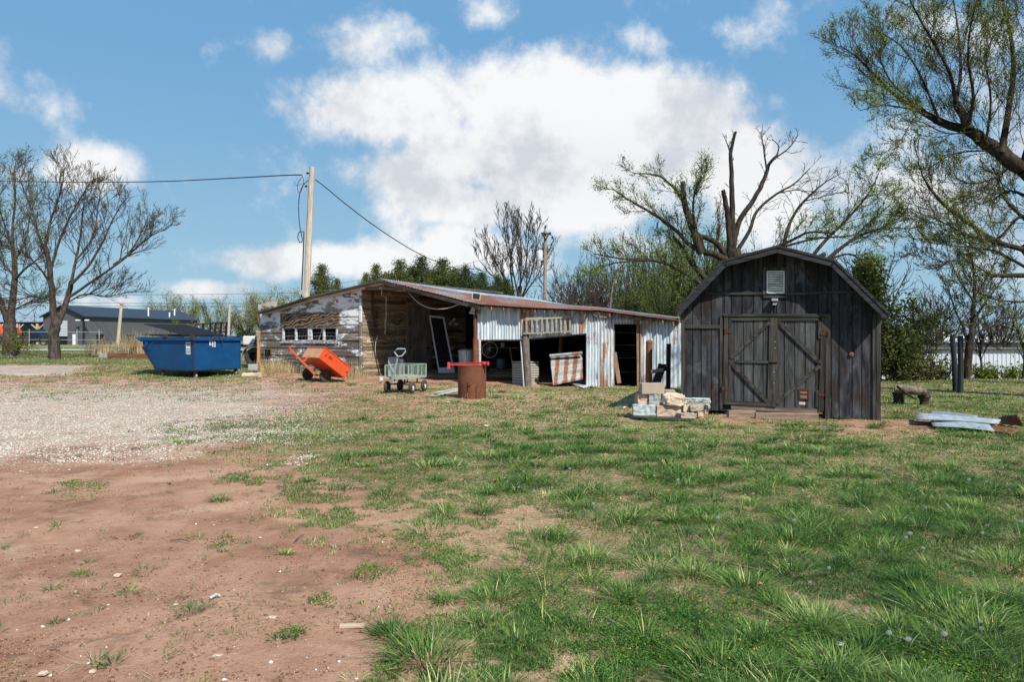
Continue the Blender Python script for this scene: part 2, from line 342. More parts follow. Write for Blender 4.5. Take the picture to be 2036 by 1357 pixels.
M['wirew'] = simple('pale_cable', (.55, .52, .46), .6, 0, .2, 6, bump=0)
M['fwire'] = simple('rusty_fence_wire', (.10, .075, .06), .7, .4, .3, 6, bump=0)
M['glass'] = simple('dark_glass', (.012, .015, .018), .12, 0, .2, 3, .6, bump=0)
M['conc'] = simple('concrete_block', (.36, .30, .235), .95, 0, .25, 7, .1, bump=.6, dirt=(.33, .27, .2))
M['conc_b'] = simple('bluish_painted_block', (.40, .46, .46), .9, 0, .2, 5, .1, bump=.5, dirt=(.36, .26, .19))
M['conc_p'] = simple('pinkish_block', (.43, .31, .23), .95, 0, .25, 7, .1, bump=.6, dirt=(.50, .43, .35))
M['conc_g'] = simple('grey_block', (.30, .30, .29), .95, 0, .25, 7, .1, bump=.6)
M['rock'] = simple('pale_limestone', (.54, .44, .34), .95, 0, .35, 7, .1, bump=1.0, dirt=(.42, .33, .24))
M['sand'] = simple('dry_sand', (.40, .30, .21), 1, 0, .2, 14, bump=.5)
M['greywall'] = simple('grey_metal_cladding', (.098, .104, .112), .5, .1, .08, 1, bump=0)
M['darkroof'] = simple('dark_metal_roof', (.034, .046, .066), .5, .2, .1, 1, bump=0)
M['trimk'] = simple('black_trim', (.010, .015, .024), .5, 0, .1, 1, bump=0)
M['palem'] = simple('pale_metal_roof', (.30, .36, .42), .45, .3, .1, 1, bump=0)
M['whitem'] = simple('white_metal_cladding', (.50, .55, .60), .5, .1, .08, 1, bump=0)
M['ashroof'] = simple('white_metal_roof', (.80, .82, .84), .5, .1, .06, 1, bump=0)
M['brownroof'] = simple('grey_brown_metal_roof', (.20, .19, .18), .6, .1, .15, 1, bump=0)
M['lumber'] = simple('new_lumber', (.46, .36, .25), .8, 0, .15, 3)
M['pebble'] = simple('pale_gravel', (.56, .52, .46), .95, 0, .35, 3, .1, bump=0)
def plywood():
    t = Mt('swirly_plywood', .85, 0, .15); v = t.vec((1.1, 1.1, 1.6)); n = t.noise(2.0, v, 2, .5, .4)
    wv = N(t.nt, 'TexWave', {'Vector': v, 'Scale': 1.9, 'Distortion': 9.5, 'Detail': 2.0, 'Detail Scale': 1.1, 'Detail Roughness': .5}, wave_type='RINGS').outputs[1]
    k = t.mix(t.st(wv, .25, .8), (.035, .024, .016), (.22, .155, .10)); k = t.mix(t.m_('MULTIPLY', t.st(t.noise(3), .5, .7), .4), k, (.36, .28, .2))
    t.bump(wv, .3, .004); return t.col(k)
M['ply'] = plywood()
def bark(name, a, b, sc=9):
    t = Mt(name, .95, 0, .1); n = t.noise(sc, t.vec((1, 1, .28)), 9, .7, .5)
    t.bump(n, .9, .03); return t.col(t.mix(t.st(n, .35, .68), a, b))
M['bark'] = bark('grey_brown_bark', (.026, .022, .019), (.105, .088, .072))
M['bark_d'] = bark('dark_bark', (.018, .015, .012), (.070, .057, .045))
M['bark_p'] = bark('dead_pale_bark', (.10, .08, .06), (.30, .25, .20))
def leaf(name, a, b, tr=.35, sc=1.2):
    t = Mt(name, .8, 0, .08); n = t.noise(sc, t.vec(), 3); k = t.mix(t.m_('ADD', t.m_('MULTIPLY', t.isl, .6), t.m_('MULTIPLY', n, .4)), a, b)
    t.col(k); tr_ = N(t.nt, 'BsdfTranslucent', {'Color': k}); mx = N(t.nt, 'MixShader', {0: tr, 1: t.b.outputs[0], 2: tr_.outputs[0]})
    t.nt.links.new(mx.outputs[0], t.out.inputs[0]); return t.m
M['leaf'] = leaf('spring_leaves', (.11, .16, .022), (.30, .34, .06), .45)
M['leaf_b'] = leaf('bright_spring_leaves', (.12, .20, .03), (.26, .36, .075), .45)
M['leaf_y'] = leaf('yellow_green_catkins', (.20, .20, .06), (.32, .30, .10), .4)
M['cedar'] = leaf('cedar_foliage', (.014, .030, .010), (.085, .115, .028), .2, .8)
M['cedar_o'] = leaf('olive_cedar_foliage', (.035, .055, .014), (.15, .165, .045), .25, .8)
M['dryweed'] = leaf('dry_weed_stems', (.34, .25, .13), (.62, .50, .30), .2)
# ------------------------------------------------------------------ ground cover maps (where soil, gravel and grass lie, in metres)
_rs = np.random.RandomState(7); _tab = _rs.rand(256, 256)
def vnoise(x, y):
    xi = np.floor(x).astype(int); yi = np.floor(y).astype(int); fx = x-xi; fy = y-yi; fx = fx*fx*(3-2*fx); fy = fy*fy*(3-2*fy)
    g = lambda a, b: _tab[a & 255, b & 255]
    return (g(xi, yi)*(1-fx)+g(xi+1, yi)*fx)*(1-fy)+(g(xi, yi+1)*(1-fx)+g(xi+1, yi+1)*fx)*fy
def fbm(x, y, s, o=4, seed=0):
    x = np.asarray(x, float)*s+seed*17.3; y = np.asarray(y, float)*s+seed*7.7; a = 0; t = 0; k = 1.0
    for i in range(o): a = a+k*vnoise(x+i*5.1, y+i*9.2); t += k; k *= .5; x = x*2.03; y = y*2.03
    return a/t
def topx(x, y):
    d = np.maximum(y, .5); return CX+x/d*F, HY+(CH-gz(x, y))/d*F
_by = np.array([700, 722, 735, 755, 775, 800, 830, 850, 880, 910, 950, 1000, 1060, 1120, 1180, 1250, 1357, 1500, 1900])
_bx = np.array([-900, -900, 130, 250, 620, 600, 400, 290, 290, 330, 420, 510, 600, 720, 690, 700, 700, 720, 740])
def cover(x, y):
    """returns grass, gravel, straw, clover densities 0..1"""
    x = np.asarray(x, float); y = np.asarray(y, float); px, py = topx(x, y)
    xb = np.interp(py, _by, _bx); wdt = np.interp(py, [700, 800, 900, 1000, 1357], [60, 330, 420, 330, 230])
    g = ss(-.35, 1.0, (px-xb)/wdt)*.92
    # worn strip in front of the sheds
    strip = ss(765, 800, py)*(1-ss(815, 868, py))*ss(640, 760, px)*(1-ss(1760, 1800, px))
    g = g*(1-.34*strip)
    g = g*(1-.85*ss(1655, 1700, px)*(1-ss(1830, 1900, px))*ss(832, 842, py)*(1-ss(858, 880, py)))
    g = g*(1-.8*ss(1420, 1480, px)*(1-ss(1600, 1680, px))*ss(815, 825, py)*(1-ss(834, 846, py)))
    g = np.where((px > 500) & (px < 1360) & (py < 772), g*.25, g)
    g = np.where((px > 1755) & (py < 835), 1.0, g)
    # left: drive, grass bank, far verge
    g = np.where((px < 300) & (py < 727), 1.0, g)
    pad = (1-ss(150, 210, px+(py-727)*2.0))*ss(725.5, 728.5, py)*(1-ss(744, 750, py))
    g = np.where((px < 520) & (py >= 725) & (py < 800), np.clip(.55*(1-ss(745, 765, py))+.18+.3*ss(230, 330, px)*(1-ss(760, 790, py)), 0, 1)*(1-pad), g)
    fl = fbm(x, y, .55, 4, 1)
    g = g*(1-.30*(1-ss(950, 1500, px))*ss(930, 1050, py))
    gr = (1-ss(430, 760, px+(fl-.5)*500))*ss(748, 790, py)*(1-ss(880, 975, py+(fl-.5)*120+px*.06))
    gr = np.maximum(gr, .55*ss(200, 420, px)*(1-ss(560, 720, px))*ss(770, 800, py)*(1-ss(850, 900, py)))
    gr = np.maximum(gr*.95, pad)
    far = ss(705, 690, py)
    straw = ss(650, 1000, px)*.8+.1
    return np.clip(g, 0, 1), np.clip(gr, 0, 1), straw, far
# ------------------------------------------------------------------ the ground sheet
def axis(vals): return np.unique(np.round(np.concatenate(vals), 4))
gx = axis([np.arange(-14, 14.01, .1), np.arange(-34, -14, .25), np.arange(14, 34.01, .25), np.arange(-90, -34, 2.5), np.arange(34, 91, 2.5), -90*1.35**np.arange(1, 12), 90*1.35**np.arange(1, 12)])
gy = axis([-90*1.35**np.arange(1, 9), np.arange(-90, 1, 5.), np.arange(1, 8, .06), np.arange(8, 16, .1), np.arange(16, 34, .2), np.arange(34, 60, .8), np.arange(60, 140, 3), 140*1.25**np.arange(1, 15)])
XX, YY = np.meshgrid(gx, gy); nx_, ny_ = len(gx), len(gy)
near = (1-ss(20, 30, np.abs(XX)))*ss(0, 1.5, YY)*(1-ss(26, 34, YY))
ZZ = gz(XX, YY)+near*((fbm(XX, YY, 1.3, 4, 3)-.5)*.05+(fbm(XX, YY, 7, 3, 4)-.5)*.018)
cg, cr, cs, cf = cover(XX, YY)
inview = (YY > 1)
ids = np.arange(nx_*ny_).reshape(ny_, nx_)
qd = np.stack([ids[:-1, :-1], ids[:-1, 1:], ids[1:, 1:], ids[1:, :-1]], -1).reshape(-1, 4)
def ground_mat():
    t = Mt('red_soil_gravel_and_turf', .95, 0, .1); nt = t.nt
    at = lambda n: N(nt, 'Attribute', attribute_name=n).outputs['Fac']
    gra, grv, stw = at('grass'), at('gravel'), at('straw')
    a = t.noise(.9, None, 9, .62); b = t.noise(5.5, None, 9, .7); c = t.noise(38, None, 6, .65); d = t.noise(.33, t.vec((1, 1, 1), (7, 2, 0)), 5, .55)
    soil = t.mix(t.st(a, .35, .66), (.245, .125, .077), (.395, .232, .152)); soil = t.mix(t.m_('MULTIPLY', t.st(b, .48, .7), .55), soil, (.41, .262, .18))
    soil = t.mix(t.m_('MULTIPLY', t.st(t.noise(1.7, t.vec((.7, 1, 1), (3, 8, 0)), 9, .7, .4), .54, .66), .75), soil, (.125, .072, .050))
    soil = t.mix(t.m_('MULTIPLY', t.st(t.noise(1.1, t.vec((.6, 1, 1), (9, 1, 0)), 9, .68, .3), .52, .66), .6), soil, (.47, .31, .21)); soil = t.mix(t.m_('MULTIPLY', t.st(c, .5, .72), .5), soil, (.15, .085, .055)); soil = t.mix(t.m_('MULTIPLY', t.st(t.noise(90, None, 4, .7), .55, .72), .5), soil, (.50, .36, .27))
    # dry thatch between tufts
    th = t.mix(t.st(t.noise(55, t.vec((1, .6, 1)), 8, .8, .3), .38, .68), (.25, .155, .09), (.56, .40, .25))
    thm = t.m_('MULTIPLY', t.st(t.m_('ADD', t.m_('MULTIPLY', gra, .7), t.m_('MULTIPLY', t.m_('SUBTRACT', t.noise(3.2, t.vec((1, 1, 1), (1, 5, 0)), 8, .7), .5), .9)), .22, .55), t.m_('MULTIPLY', stw, 1.0, True))
    k = t.mix(thm, soil, th)
    # low green matter and moss under the grass, darkened to paint in its shade
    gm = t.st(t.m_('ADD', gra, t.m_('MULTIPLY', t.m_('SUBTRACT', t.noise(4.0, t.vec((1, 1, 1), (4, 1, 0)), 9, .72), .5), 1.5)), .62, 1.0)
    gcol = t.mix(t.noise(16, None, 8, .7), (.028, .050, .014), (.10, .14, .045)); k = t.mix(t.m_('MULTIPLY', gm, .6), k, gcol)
    # pale gravel stones
    vo = N(nt, 'TexVoronoi', {'Vector': t.vec((1, 1, .2)), 'Scale': 26.0, 'Randomness': 1.0}); vc = N(nt, 'SeparateColor', {0: vo.outputs['Color']}).outputs[0]
    vo2 = N(nt, 'TexVoronoi', {'Vector': t.vec((1, 1, .2)), 'Scale': 60.0}); vc2 = N(nt, 'SeparateColor', {0: vo2.outputs['Color']}).outputs[0]
    den = t.m_('MULTIPLY', grv, t.m_('ADD', .62, t.m_('MULTIPLY', t.m_('SUBTRACT', t.noise(2.6, None, 8, .7), .5), 1.6)), True)
    s1 = t.m_('MULTIPLY', t.m_('LESS_THAN', vc, t.m_('MULTIPLY', den, .85)), t.m_('LESS_THAN', vo.outputs['Distance'], .42))
    s2 = t.m_('MULTIPLY', t.m_('LESS_THAN', vc2, t.m_('MULTIPLY', den, 1.0)), t.m_('LESS_THAN', vo2.outputs['Distance'], .5))
    st_ = t.m_('MAXIMUM', s1, s2); scol = t.mix(vc, (.40, .35, .30), (.64, .60, .545))
    k = t.mix(t.m_('MULTIPLY', t.st(den, .3, .9), .55), k, (.42, .36, .30)); k = t.mix(st_, k, scol)
    # far away: dull pasture
    far = at('far'); fc = t.mix(t.st(t.noise(.12, t.vec((1, .25, 1)), 8, .6), .4, .62), (.15, .16, .06), (.30, .24, .14)); k = t.mix(far, k, fc)
    t.bump(t.m_('ADD', t.m_('MULTIPLY', c, .5), t.m_('ADD', b, t.m_('MULTIPLY', st_, .35))), .9, .025)
    return t.col(k)
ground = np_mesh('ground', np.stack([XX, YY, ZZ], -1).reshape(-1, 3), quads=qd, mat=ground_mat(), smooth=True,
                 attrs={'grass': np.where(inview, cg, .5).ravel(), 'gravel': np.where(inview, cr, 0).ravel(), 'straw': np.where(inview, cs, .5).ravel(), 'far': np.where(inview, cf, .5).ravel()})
stru(ground)
def sheet_road(name, pts, mat, dz=.02):
    mb = MB(); n = len(pts)//2
    vs = [Vector((x, y, gzf(x, y)+dz)) for x, y in pts]; mb.add(vs, [(i*2, i*2+1, i*2+3, i*2+2) for i in range(n-1)]); return stru(mb.build(name, mat))
M['roadm'] = simple('pale_road_gravel', (.34, .33, .31), .95, 0, .2, 1.5)
sheet_road('road', sum([[(x, 60+.02*x), (x, 66+.02*x)] for x in range(-140, -14, 4)], []), M['roadm'], .05)

# ------------------------------------------------------------------ grass, clover, straw, pebbles
rng = np.random.RandomState(11)
def in_shed(x, y):
    """under the buildings, where nothing grows"""
    bu = (x-3.55)*.9466-(y-14.3)*.3223; bv = (x-3.55)*.3223+(y-14.3)*.9466
    barn = (bu > -.05) & (bu < 3.78) & (bv > .1) & (bv < 5)
    shed = (y > 22.75-.129*(x+1.16)) & (x > -5.4) & (x < 5.2) & (y < 40)
    r = (x+5.49)*.848-(y-25)*.53; b = (x+5.49)*.53+(y-25)*.848
    return barn | shed | ((r < 0) & (r > -5.8) & (b > -.1) & (b < 8))
def sample(n, pmin=690, pmax=1700, bias=1.0, xr=(-800, 2900)):
    """random ground points, spread evenly over the view and beyond its edges"""
    u = rng.rand(n); py = pmin+(pmax-pmin)*u**bias; px = xr[0]+(xr[1]-xr[0])*rng.rand(n)
    d = CH*F/np.maximum(py-HY, 5); x = (px-CX)/F*d
    for _ in range(12): z = gz(x, np.minimum(d, 300)); d = .5*d+.5*np.maximum(CH-z, .3)*F/(py-HY); x = (px-CX)/F*d
    return x, d
def zat(x, y): return gz(x, y)+(1-ss(20, 30, np.abs(x)))*ss(0, 1.5, y)*(1-ss(26, 34, y))*((fbm(x, y, 1.3, 4, 3)-.5)*.05+(fbm(x, y, 7, 3, 4)-.5)*.018)
def blades(x, y, h, wd, lean, az, hue, name, mat, bend=.5, label='', cat=''):
    n = len(x); z = zat(x, y)-.004; ca, sa = np.cos(az), np.sin(az); fa = az+rng.uniform(-.6, .6, n)+math.pi/2
    wx, wy = np.cos(fa)*wd/2, np.sin(fa)*wd/2
    def lvl(t, wk):
        r = h*(np.sin(lean)*t+bend*np.sin(lean)*t*t*.6); zz = h*np.cos(lean)*t*(1-.25*bend*t*np.minimum(lean*1.6, 1))
        cx, cy, cz = x+ca*r, y+sa*r, z+zz
        return [np.stack([cx-wx*wk, cy-wy*wk, cz], -1), np.stack([cx+wx*wk, cy+wy*wk, cz], -1)]
    L = lvl(0, .8)+lvl(.5, 1.0)+[lvl(1.0, 0)[0]]
    v = np.stack(L, 1).reshape(-1, 3); b = np.arange(n, dtype=np.int32)*5
    q = np.stack([b, b+1, b+3, b+2], -1); t = np.stack([b+2, b+3, b+4], -1)
    return stuff(np_mesh(name, v, q, t, mat, attrs={'hue': np.repeat(hue, 5)}), label, cat)
def blade_mat(name, stops, tr=.2):
    t = Mt(name, .75, 0, .08); k = t.ramp(N(t.nt, 'Attribute', attribute_name='hue').outputs['Fac'], stops); t.col(k)
    tr_ = N(t.nt, 'BsdfTranslucent', {'Color': k}); mx = N(t.nt, 'MixShader', {0: tr, 1: t.b.outputs[0], 2: tr_.outputs[0]}); t.nt.links.new(mx.outputs[0], t.out.inputs[0]); return t.m
M['grass'] = blade_mat('turf_blades', [(0, (.036, .092, .030)), (.3, (.075, .155, .034)), (.55, (.165, .26, .065)), (.8, (.37, .42, .16)), (1, (.62, .52, .30))])
M['clover'] = blade_mat('clover_leaves', [(0, (.035, .10, .016)), (.6, (.07, .175, .026)), (.93, (.16, .28, .06)), (1, (.60, .38, .06))])
M['strawm'] = blade_mat('straw', [(0, (.30, .20, .11)), (.5, (.48, .35, .21)), (1, (.66, .54, .36))], .1)
def fill(n, thr_noise, **k):
    x, y = sample(n, **k); g, gr, s, f = cover(x, y); return x, y, g, gr, s
KQ = 1.0
def cmask(x, y): return fbm(x, y, 1.25, 3, 21)
# short turf carpet
x, y, g, gr, s = fill(int(1900000*KQ), 0, pmin=692, pmax=1650, bias=1.7)
cl = fbm(x, y, 2.3, 4, 5)*.6+fbm(x, y, .8, 3, 6)*.4; big = fbm(x, y, 5.5, 3, 8)
ok = (g > .02) & (rng.rand(len(x)) < (np.clip(((g*1.5-.76+.38*ss(8, 15, y)-.14*(1-ss(3.5, 5.5, y)))+(cl-.5)*3.4+(big-.5)*4.6)*3.5, 0, 1)*np.clip(g*5, 0, 1)*.95+.012*g)*(1-.75*ss(.50, .56, cmask(x, y))*(1-ss(9, 13, y)))) & ~in_shed(x, y) & (np.abs(x) < 60) & (y < 75)
x, y, cl, g = x[ok], y[ok], cl[ok], g[ok]; n = len(x)
h = (.018+.026*rng.rand(n)+.05*np.clip(cl-.45, 0, 1))*(.75+.5*rng.rand(n))*(1+.5*ss(14, 30, y)); wd = np.maximum(.0034, y*.00078)*(.7+.6*rng.rand(n))
hue = np.clip(.32+.45*(fbm(x, y, 1.1, 3, 9)-.5)*2+.24*rng.randn(n)+.08*ss(9, 19, y), 0, 1)
blades(x, y, h, wd, rng.uniform(.15, 1.15, n), rng.uniform(0, 6.28, n), hue, 'grass', M['grass'], .8, 'short green grass spreading over the red soil of the yard', 'grass'); n_turf = n
# tussocks of long blades
tx, ty, g, gr, s = fill(21500, 0, pmin=700, pmax=1650, bias=1.45)
px_, py_ = topx(tx, ty)
pr = np.clip((g-.40)*1.7, 0, 1)*(.10+.90*ss(.46, .58, fbm(tx, ty, 1.5, 3, 12)))*ss(600, 1100, px_+ (py_-900)*.3)*(.20+.80*ss(4.5, 8, ty))*(1-.6*ss(.50, .56, cmask(tx, ty)))
extra = (px_ < 800) & (py_ > 800) & (rng.rand(len(tx)) < .012*(1-gr))
ok = ((rng.rand(len(tx)) < pr) | extra) & ~in_shed(tx, ty) & (ty < 60); tx, ty = tx[ok], ty[ok]; ex = extra[ok]
K = np.clip((130-ty*6), 26, 130).astype(int); K = np.where(ex, K//3, K); rad = rng.uniform(.04, .15, len(tx))*np.where(ex, .45, 1)*(1+ty*.05); th = rng.uniform(.065, .17, len(tx))*np.where(ex, .55, 1)*(1-.35*ss(7, 20, ty)); hh = np.clip(.25+.20*rng.randn(len(tx)), 0, .7)
ii = np.repeat(np.arange(len(tx)), K); n = len(ii); rr = rad[ii]*np.sqrt(rng.rand(n)); aa = rng.uniform(0, 6.28, n)
x = tx[ii]+rr*np.cos(aa); y = ty[ii]+rr*np.sin(aa); aw = np.arctan2(-.2, -.5)
blades(x, y, th[ii]*rng.uniform(.55, 1.2, n), np.maximum(.0040, y*.00075)*rng.uniform(.7, 1.3, n), np.clip(.25+rr/rad[ii]*.75+.15*rng.randn(n), .05, 1.35), aa+.5*rng.randn(n), np.clip(hh[ii]+.13*rng.randn(n)+.5*(rng.rand(n) < .06), 0, 1), 'grass_tussocks', M['grass'], 1.0, 'long coarse grass growing in tufts across the yard', 'grass'); n_tus = n
# the big tufts of the foreground, where the photo has them
big_t = [(790, 1245, 1), (840, 1310, 1.2), (970, 1190, .9), (600, 1105, .35), (445, 998, .55), (1180, 1130, 1.3), (1140, 1080, 1.2), (1450, 1160, 1.5), (1380, 1150, 1.3), (1600, 1225, 1.5), (1570, 1210, 1.1), (1810, 1160, 1.5), (1900, 1230, 1.6), (1960, 1270, 1.4), (1850, 1200, 1.4),
         (2000, 1130, 1.3), (1540, 1075, 1.0), (1700, 1090, 1.1), (1250, 1040, 1.0), (1050, 1270, .8), (1380, 1045, 1.0), (1820, 1050, 1.2), (880, 1190, .7), (1500, 1280, 1.0), (1720, 1290, 1.0), (2030, 1200, 1.4), (1480, 1330, 1.3), (1660, 1345, 1.1), (1290, 1200, .8), (1750, 848, .9), (1735, 852, .8),
         (1720, 950, 1.0), (1600, 1010, 1.0), (1930, 1010, 1.1), (1100, 870, .8), (720, 930, .7), (860, 905, .7), (1000, 960, .7), (690, 745, .9), (660, 760, .8), (625, 757, .7), (440, 750, .6), (275, 745, 1.2), (1030, 795, .9), (1345, 1000, .9), (600, 960, .5), (870, 960, .6), (1090, 794, .7), (1112, 800, .6), (1180, 792, .8), (1205, 797, .6), (1250, 777, .9), (1320, 776, 1), (1295, 786, .8), (1150, 776, .7), (1175, 772, .7), (1220, 782, .6), (1340, 790, .6), (705, 766, .6), (1000, 780, .7), (985, 792, .8), (860, 775, .5), (735, 798, .5), (950, 806, .7), (905, 800, .5), (1140, 815, .8), (1060, 828, .9), (1095, 822, 1), (560, 766, .4), (600, 770, .4), (1290, 802, .5), (1350, 850, .7), (1420, 835, .5), (1210, 800, .5), (820, 840, .7), (760, 860, .7), (1180, 850, .9), (1240, 860, .9), (1060, 855, .8), (950, 870, .8), (900, 850, .7), (1330, 905, .9), (1150, 900, .9)]
C = np.array([list(G(a, b))[:2]+[c] for a, b, c in big_t]); K = (np.clip(330-C[:, 1]*12, 110, 330)*C[:, 2]).astype(int); C[:, 2] *= rng.uniform(.55, 1.15, len(C)); C[:, :2] += rng.randn(len(C), 2)*.05; ii = np.repeat(np.arange(len(C)), K); n = len(ii)
rad = .085*C[:, 2]*(1+C[:, 1]*.05); rr = rad[ii]*np.sqrt(rng.rand(n)); aa = rng.uniform(0, 6.28, n); x = C[ii, 0]+rr*np.cos(aa)*1.3; y = C[ii, 1]+rr*np.sin(aa); hb = rng.uniform(.12, .62, len(C))
blades(x, y, (.115*np.sqrt(C[ii, 2]))*rng.uniform(.5, 1.35, n)*(1+.02*y), np.maximum(.0045, y*.0005)*rng.uniform(.7, 1.3, n), np.clip(.2+rr/rad[ii]*.75+.2*rng.randn(n), .05, 1.4), aa+.45*rng.randn(n), np.clip(hb[ii]+.12*rng.randn(n)+.5*(rng.rand(n) < .06), 0, 1), 'grass_clumps', M['grass'], 1.0, 'thick arching clumps of dark green grass in the foreground', 'grass')
# clover and low weeds
x, y, g, gr, s = fill(int(1250000*KQ), 0, pmin=790, pmax=1650, bias=1.25)
cm = fbm(x, y, 1.25, 3, 21); fine = fbm(x, y, 9, 2, 22)
ok = (rng.rand(len(x)) < np.clip((cm-.45)*9, 0, 1)*np.clip(g*1.5-.25, 0, 1)*np.clip((fine-.33)*4, 0, 1)*.8) & ~in_shed(x, y)
px_, py_ = topx(x, y)
for a, b, ra in [(1040, 1290-60, 70), (900, 1110, 75), (1290, 1240, 120), (1880, 1330, 110), (1990, 1230, 90), (740, 1143, 45), (450, 1082, 40), (690, 1035, 28), (160, 975, 52), (340, 965, 8), (640, 1195, 30), (1480, 1120, 100), (1400, 980, 130), (590, 1268, 30), (820, 1075, 35), (760, 1060, 40), (930, 1095, 60), (1100, 1200, 60)]:
    e = (px_-a)**2/ra**2+(py_-b)**2/(ra*.38)**2; ok |= (e < 1.0+.9*(fine-.5)*3) & (rng.rand(len(x)) < .75)
x, y, cm = x[ok], y[ok], cm[ok]; n = len(x); r = np.maximum(.0052, .0011*y)*rng.uniform(.6, 1.3, n); hz_ = rng.uniform(.008, .05, n)*ss(.44, .60, cm+.06); tl = rng.uniform(0, 6.28, (n, 3))
nrm = np.stack([rng.uniform(-.75, .75, n), rng.uniform(-.75, .75, n), np.ones(n)], -1); nrm /= np.linalg.norm(nrm, axis=1)[:, None]
t1 = np.cross(nrm, np.array([1., 0, 0])); t1 /= np.linalg.norm(t1, axis=1)[:, None]; t2 = np.cross(nrm, t1); c0 = np.stack([x, y, zat(x, y)+hz_], -1)
v = np.stack([c0+(t1*math.cos(k)+t2*math.sin(k))*r[:, None] for k in (0, 1.57, 3.14, 4.71)], 1).reshape(-1, 3); b = np.arange(n, dtype=np.int32)*4
stuff(np_mesh('clover', v, np.stack([b, b+1, b+2, b+3], -1), None, M['clover'], attrs={'hue': np.repeat(np.where(rng.rand(n) < .025, 1.0, np.clip(.4+.25*rng.randn(n), 0, .92)), 4)}), 'low dark green clover patches among the grass', 'clover'); n_clo = n
# straw lying in the gaps
x, y, g, gr, s = fill(380000, 0, pmin=770, pmax=1650, bias=1.3)
ok = (rng.rand(len(x)) < np.clip(g*1.2, 0, 1)*s*.75*ss(.35, .6, fbm(x, y, 2.2, 3, 31))+.01) & ~in_shed(x, y); x, y = x[ok], y[ok]; n = len(x)
blades(x, y, rng.uniform(.02, .12, n), np.maximum(.0026, y*.0005)*rng.uniform(.7, 1.3, n), rng.uniform(1.35, 1.56, n), rng.uniform(0, 6.28, n), rng.rand(n), 'dry_straw', M['strawm'], .1, 'dead straw coloured grass lying between the green tufts', 'straw')
# sprouts dotted over the bare soil
tx, ty, g, gr, s = fill(8000, 0, pmin=800, pmax=1650, bias=1.0, xr=(-500, 1100))
ok = (g < .5) & (rng.rand(len(tx)) < .55*(fbm(tx, ty, 1.2, 3, 41) > .42)*(1-gr*.6)); tx, ty = tx[ok], ty[ok]; ii = np.repeat(np.arange(len(tx)), 9); n = len(ii)
sz = (rng.rand(len(tx))**3*.045+.008)[ii]; aa = rng.uniform(0, 6.28, n)
blades(tx[ii]+sz*np.cos(aa)*rng.rand(n), ty[ii]+sz*np.sin(aa)*rng.rand(n), sz*rng.uniform(.5, 1.3, n), np.full(n, .0035), rng.uniform(.3, 1.3, n), aa, np.clip(.3+.15*rng.randn(n), 0, 1), 'grass_sprouts', M['grass'], .6, 'tiny green sprouts dotted over the bare red soil', 'grass')
# gravel stones
def stones(x, y, r, name, mat, label, cat='gravel', sink=.25):
    n = len(x); base = np.array([[1, 0, 0], [0, 1, 0], [-1, 0, 0], [0, -1, 0], [0, 0, 1], [0, 0, -1.]]); fc = np.array([[0, 1, 4], [1, 2, 4], [2, 3, 4], [3, 0, 4], [1, 0, 5], [2, 1, 5], [3, 2, 5], [0, 3, 5]])
    sh = rng.uniform(.55, 1.35, (n, 6, 1))*base[None]*r[:, None, None]; sh[:, :, 2] *= .55; sh[:, 4, :2] += (rng.rand(n, 2)-.5)*r[:, None]*.9; a = rng.uniform(0, 6.28, n); ca, sa = np.cos(a)[:, None], np.sin(a)[:, None]
    q = np.stack([sh[:, :, 0]*ca-sh[:, :, 1]*sa+x[:, None], sh[:, :, 0]*sa+sh[:, :, 1]*ca+y[:, None], sh[:, :, 2]+(zat(x, y)+r*sink)[:, None]], -1)
    return stuff(np_mesh(name, q.reshape(-1, 3), None, (fc[None]+(np.arange(n)*6)[:, None, None]).reshape(-1, 3), mat), label, cat)
t = Mt('pale_gravel_stones', .95, 0, .1); M['pebbles'] = t.col(t.ramp(t.isl, [(0, (.36, .27, .20)), (.3, (.50, .44, .37)), (.7, (.62, .58, .52)), (1, (.74, .71, .66))]))
x, y, g, gr, s = fill(300000, 0, pmin=745, pmax=1100, bias=1.5, xr=(-500, 1100))
ok = (rng.rand(len(x)) < np.clip(gr*1.3-.22+(fbm(x, y, 1.6, 4, 51)-.5)*2.6, 0, 1)*.62) & (y < 40) & (gr > .05); x, y = x[ok], y[ok]
stones(x, y, np.maximum(.006+.013*rng.rand(len(x))**2, .0006*y), 'gravel', M['pebbles'], 'pale crushed gravel spread across the drive'); n_gr = len(x)
x, y, g, gr, s = fill(4200, 0, pmin=800, pmax=1600, bias=.9, xr=(-500, 1500)); ok = (rng.rand(len(x)) < (1-g)*.34+.02); x, y = x[ok], y[ok]
stones(x, y, .0022+.011*rng.rand(len(x))**6+.002*rng.rand(len(x)), 'pebbles', M['pebbles'], 'loose pale pebbles scattered on the red soil', 'pebbles')
print('counts', n_turf, n_tus, n_clo, n_gr)
t = Mt('soil_crumbs', 1, 0, .05); M['crumb'] = t.col(t.ramp(t.isl, [(0, (.10, .055, .035)), (.5, (.24, .135, .088)), (1, (.42, .28, .20))]))
x, y, g, gr, s = fill(130000, 0, pmin=830, pmax=1600, bias=1.0, xr=(-500, 1900)); ok = (rng.rand(len(x)) < (1-.8*g)*ss(.38, .6, fbm(x, y, 2.1, 4, 61))); x, y = x[ok], y[ok]
stones(x, y, .0018+.009*rng.rand(len(x))**4, 'soil_crumbs', M['crumb'], 'crumbs and small clods of red soil strewn over the bare ground', 'soil')
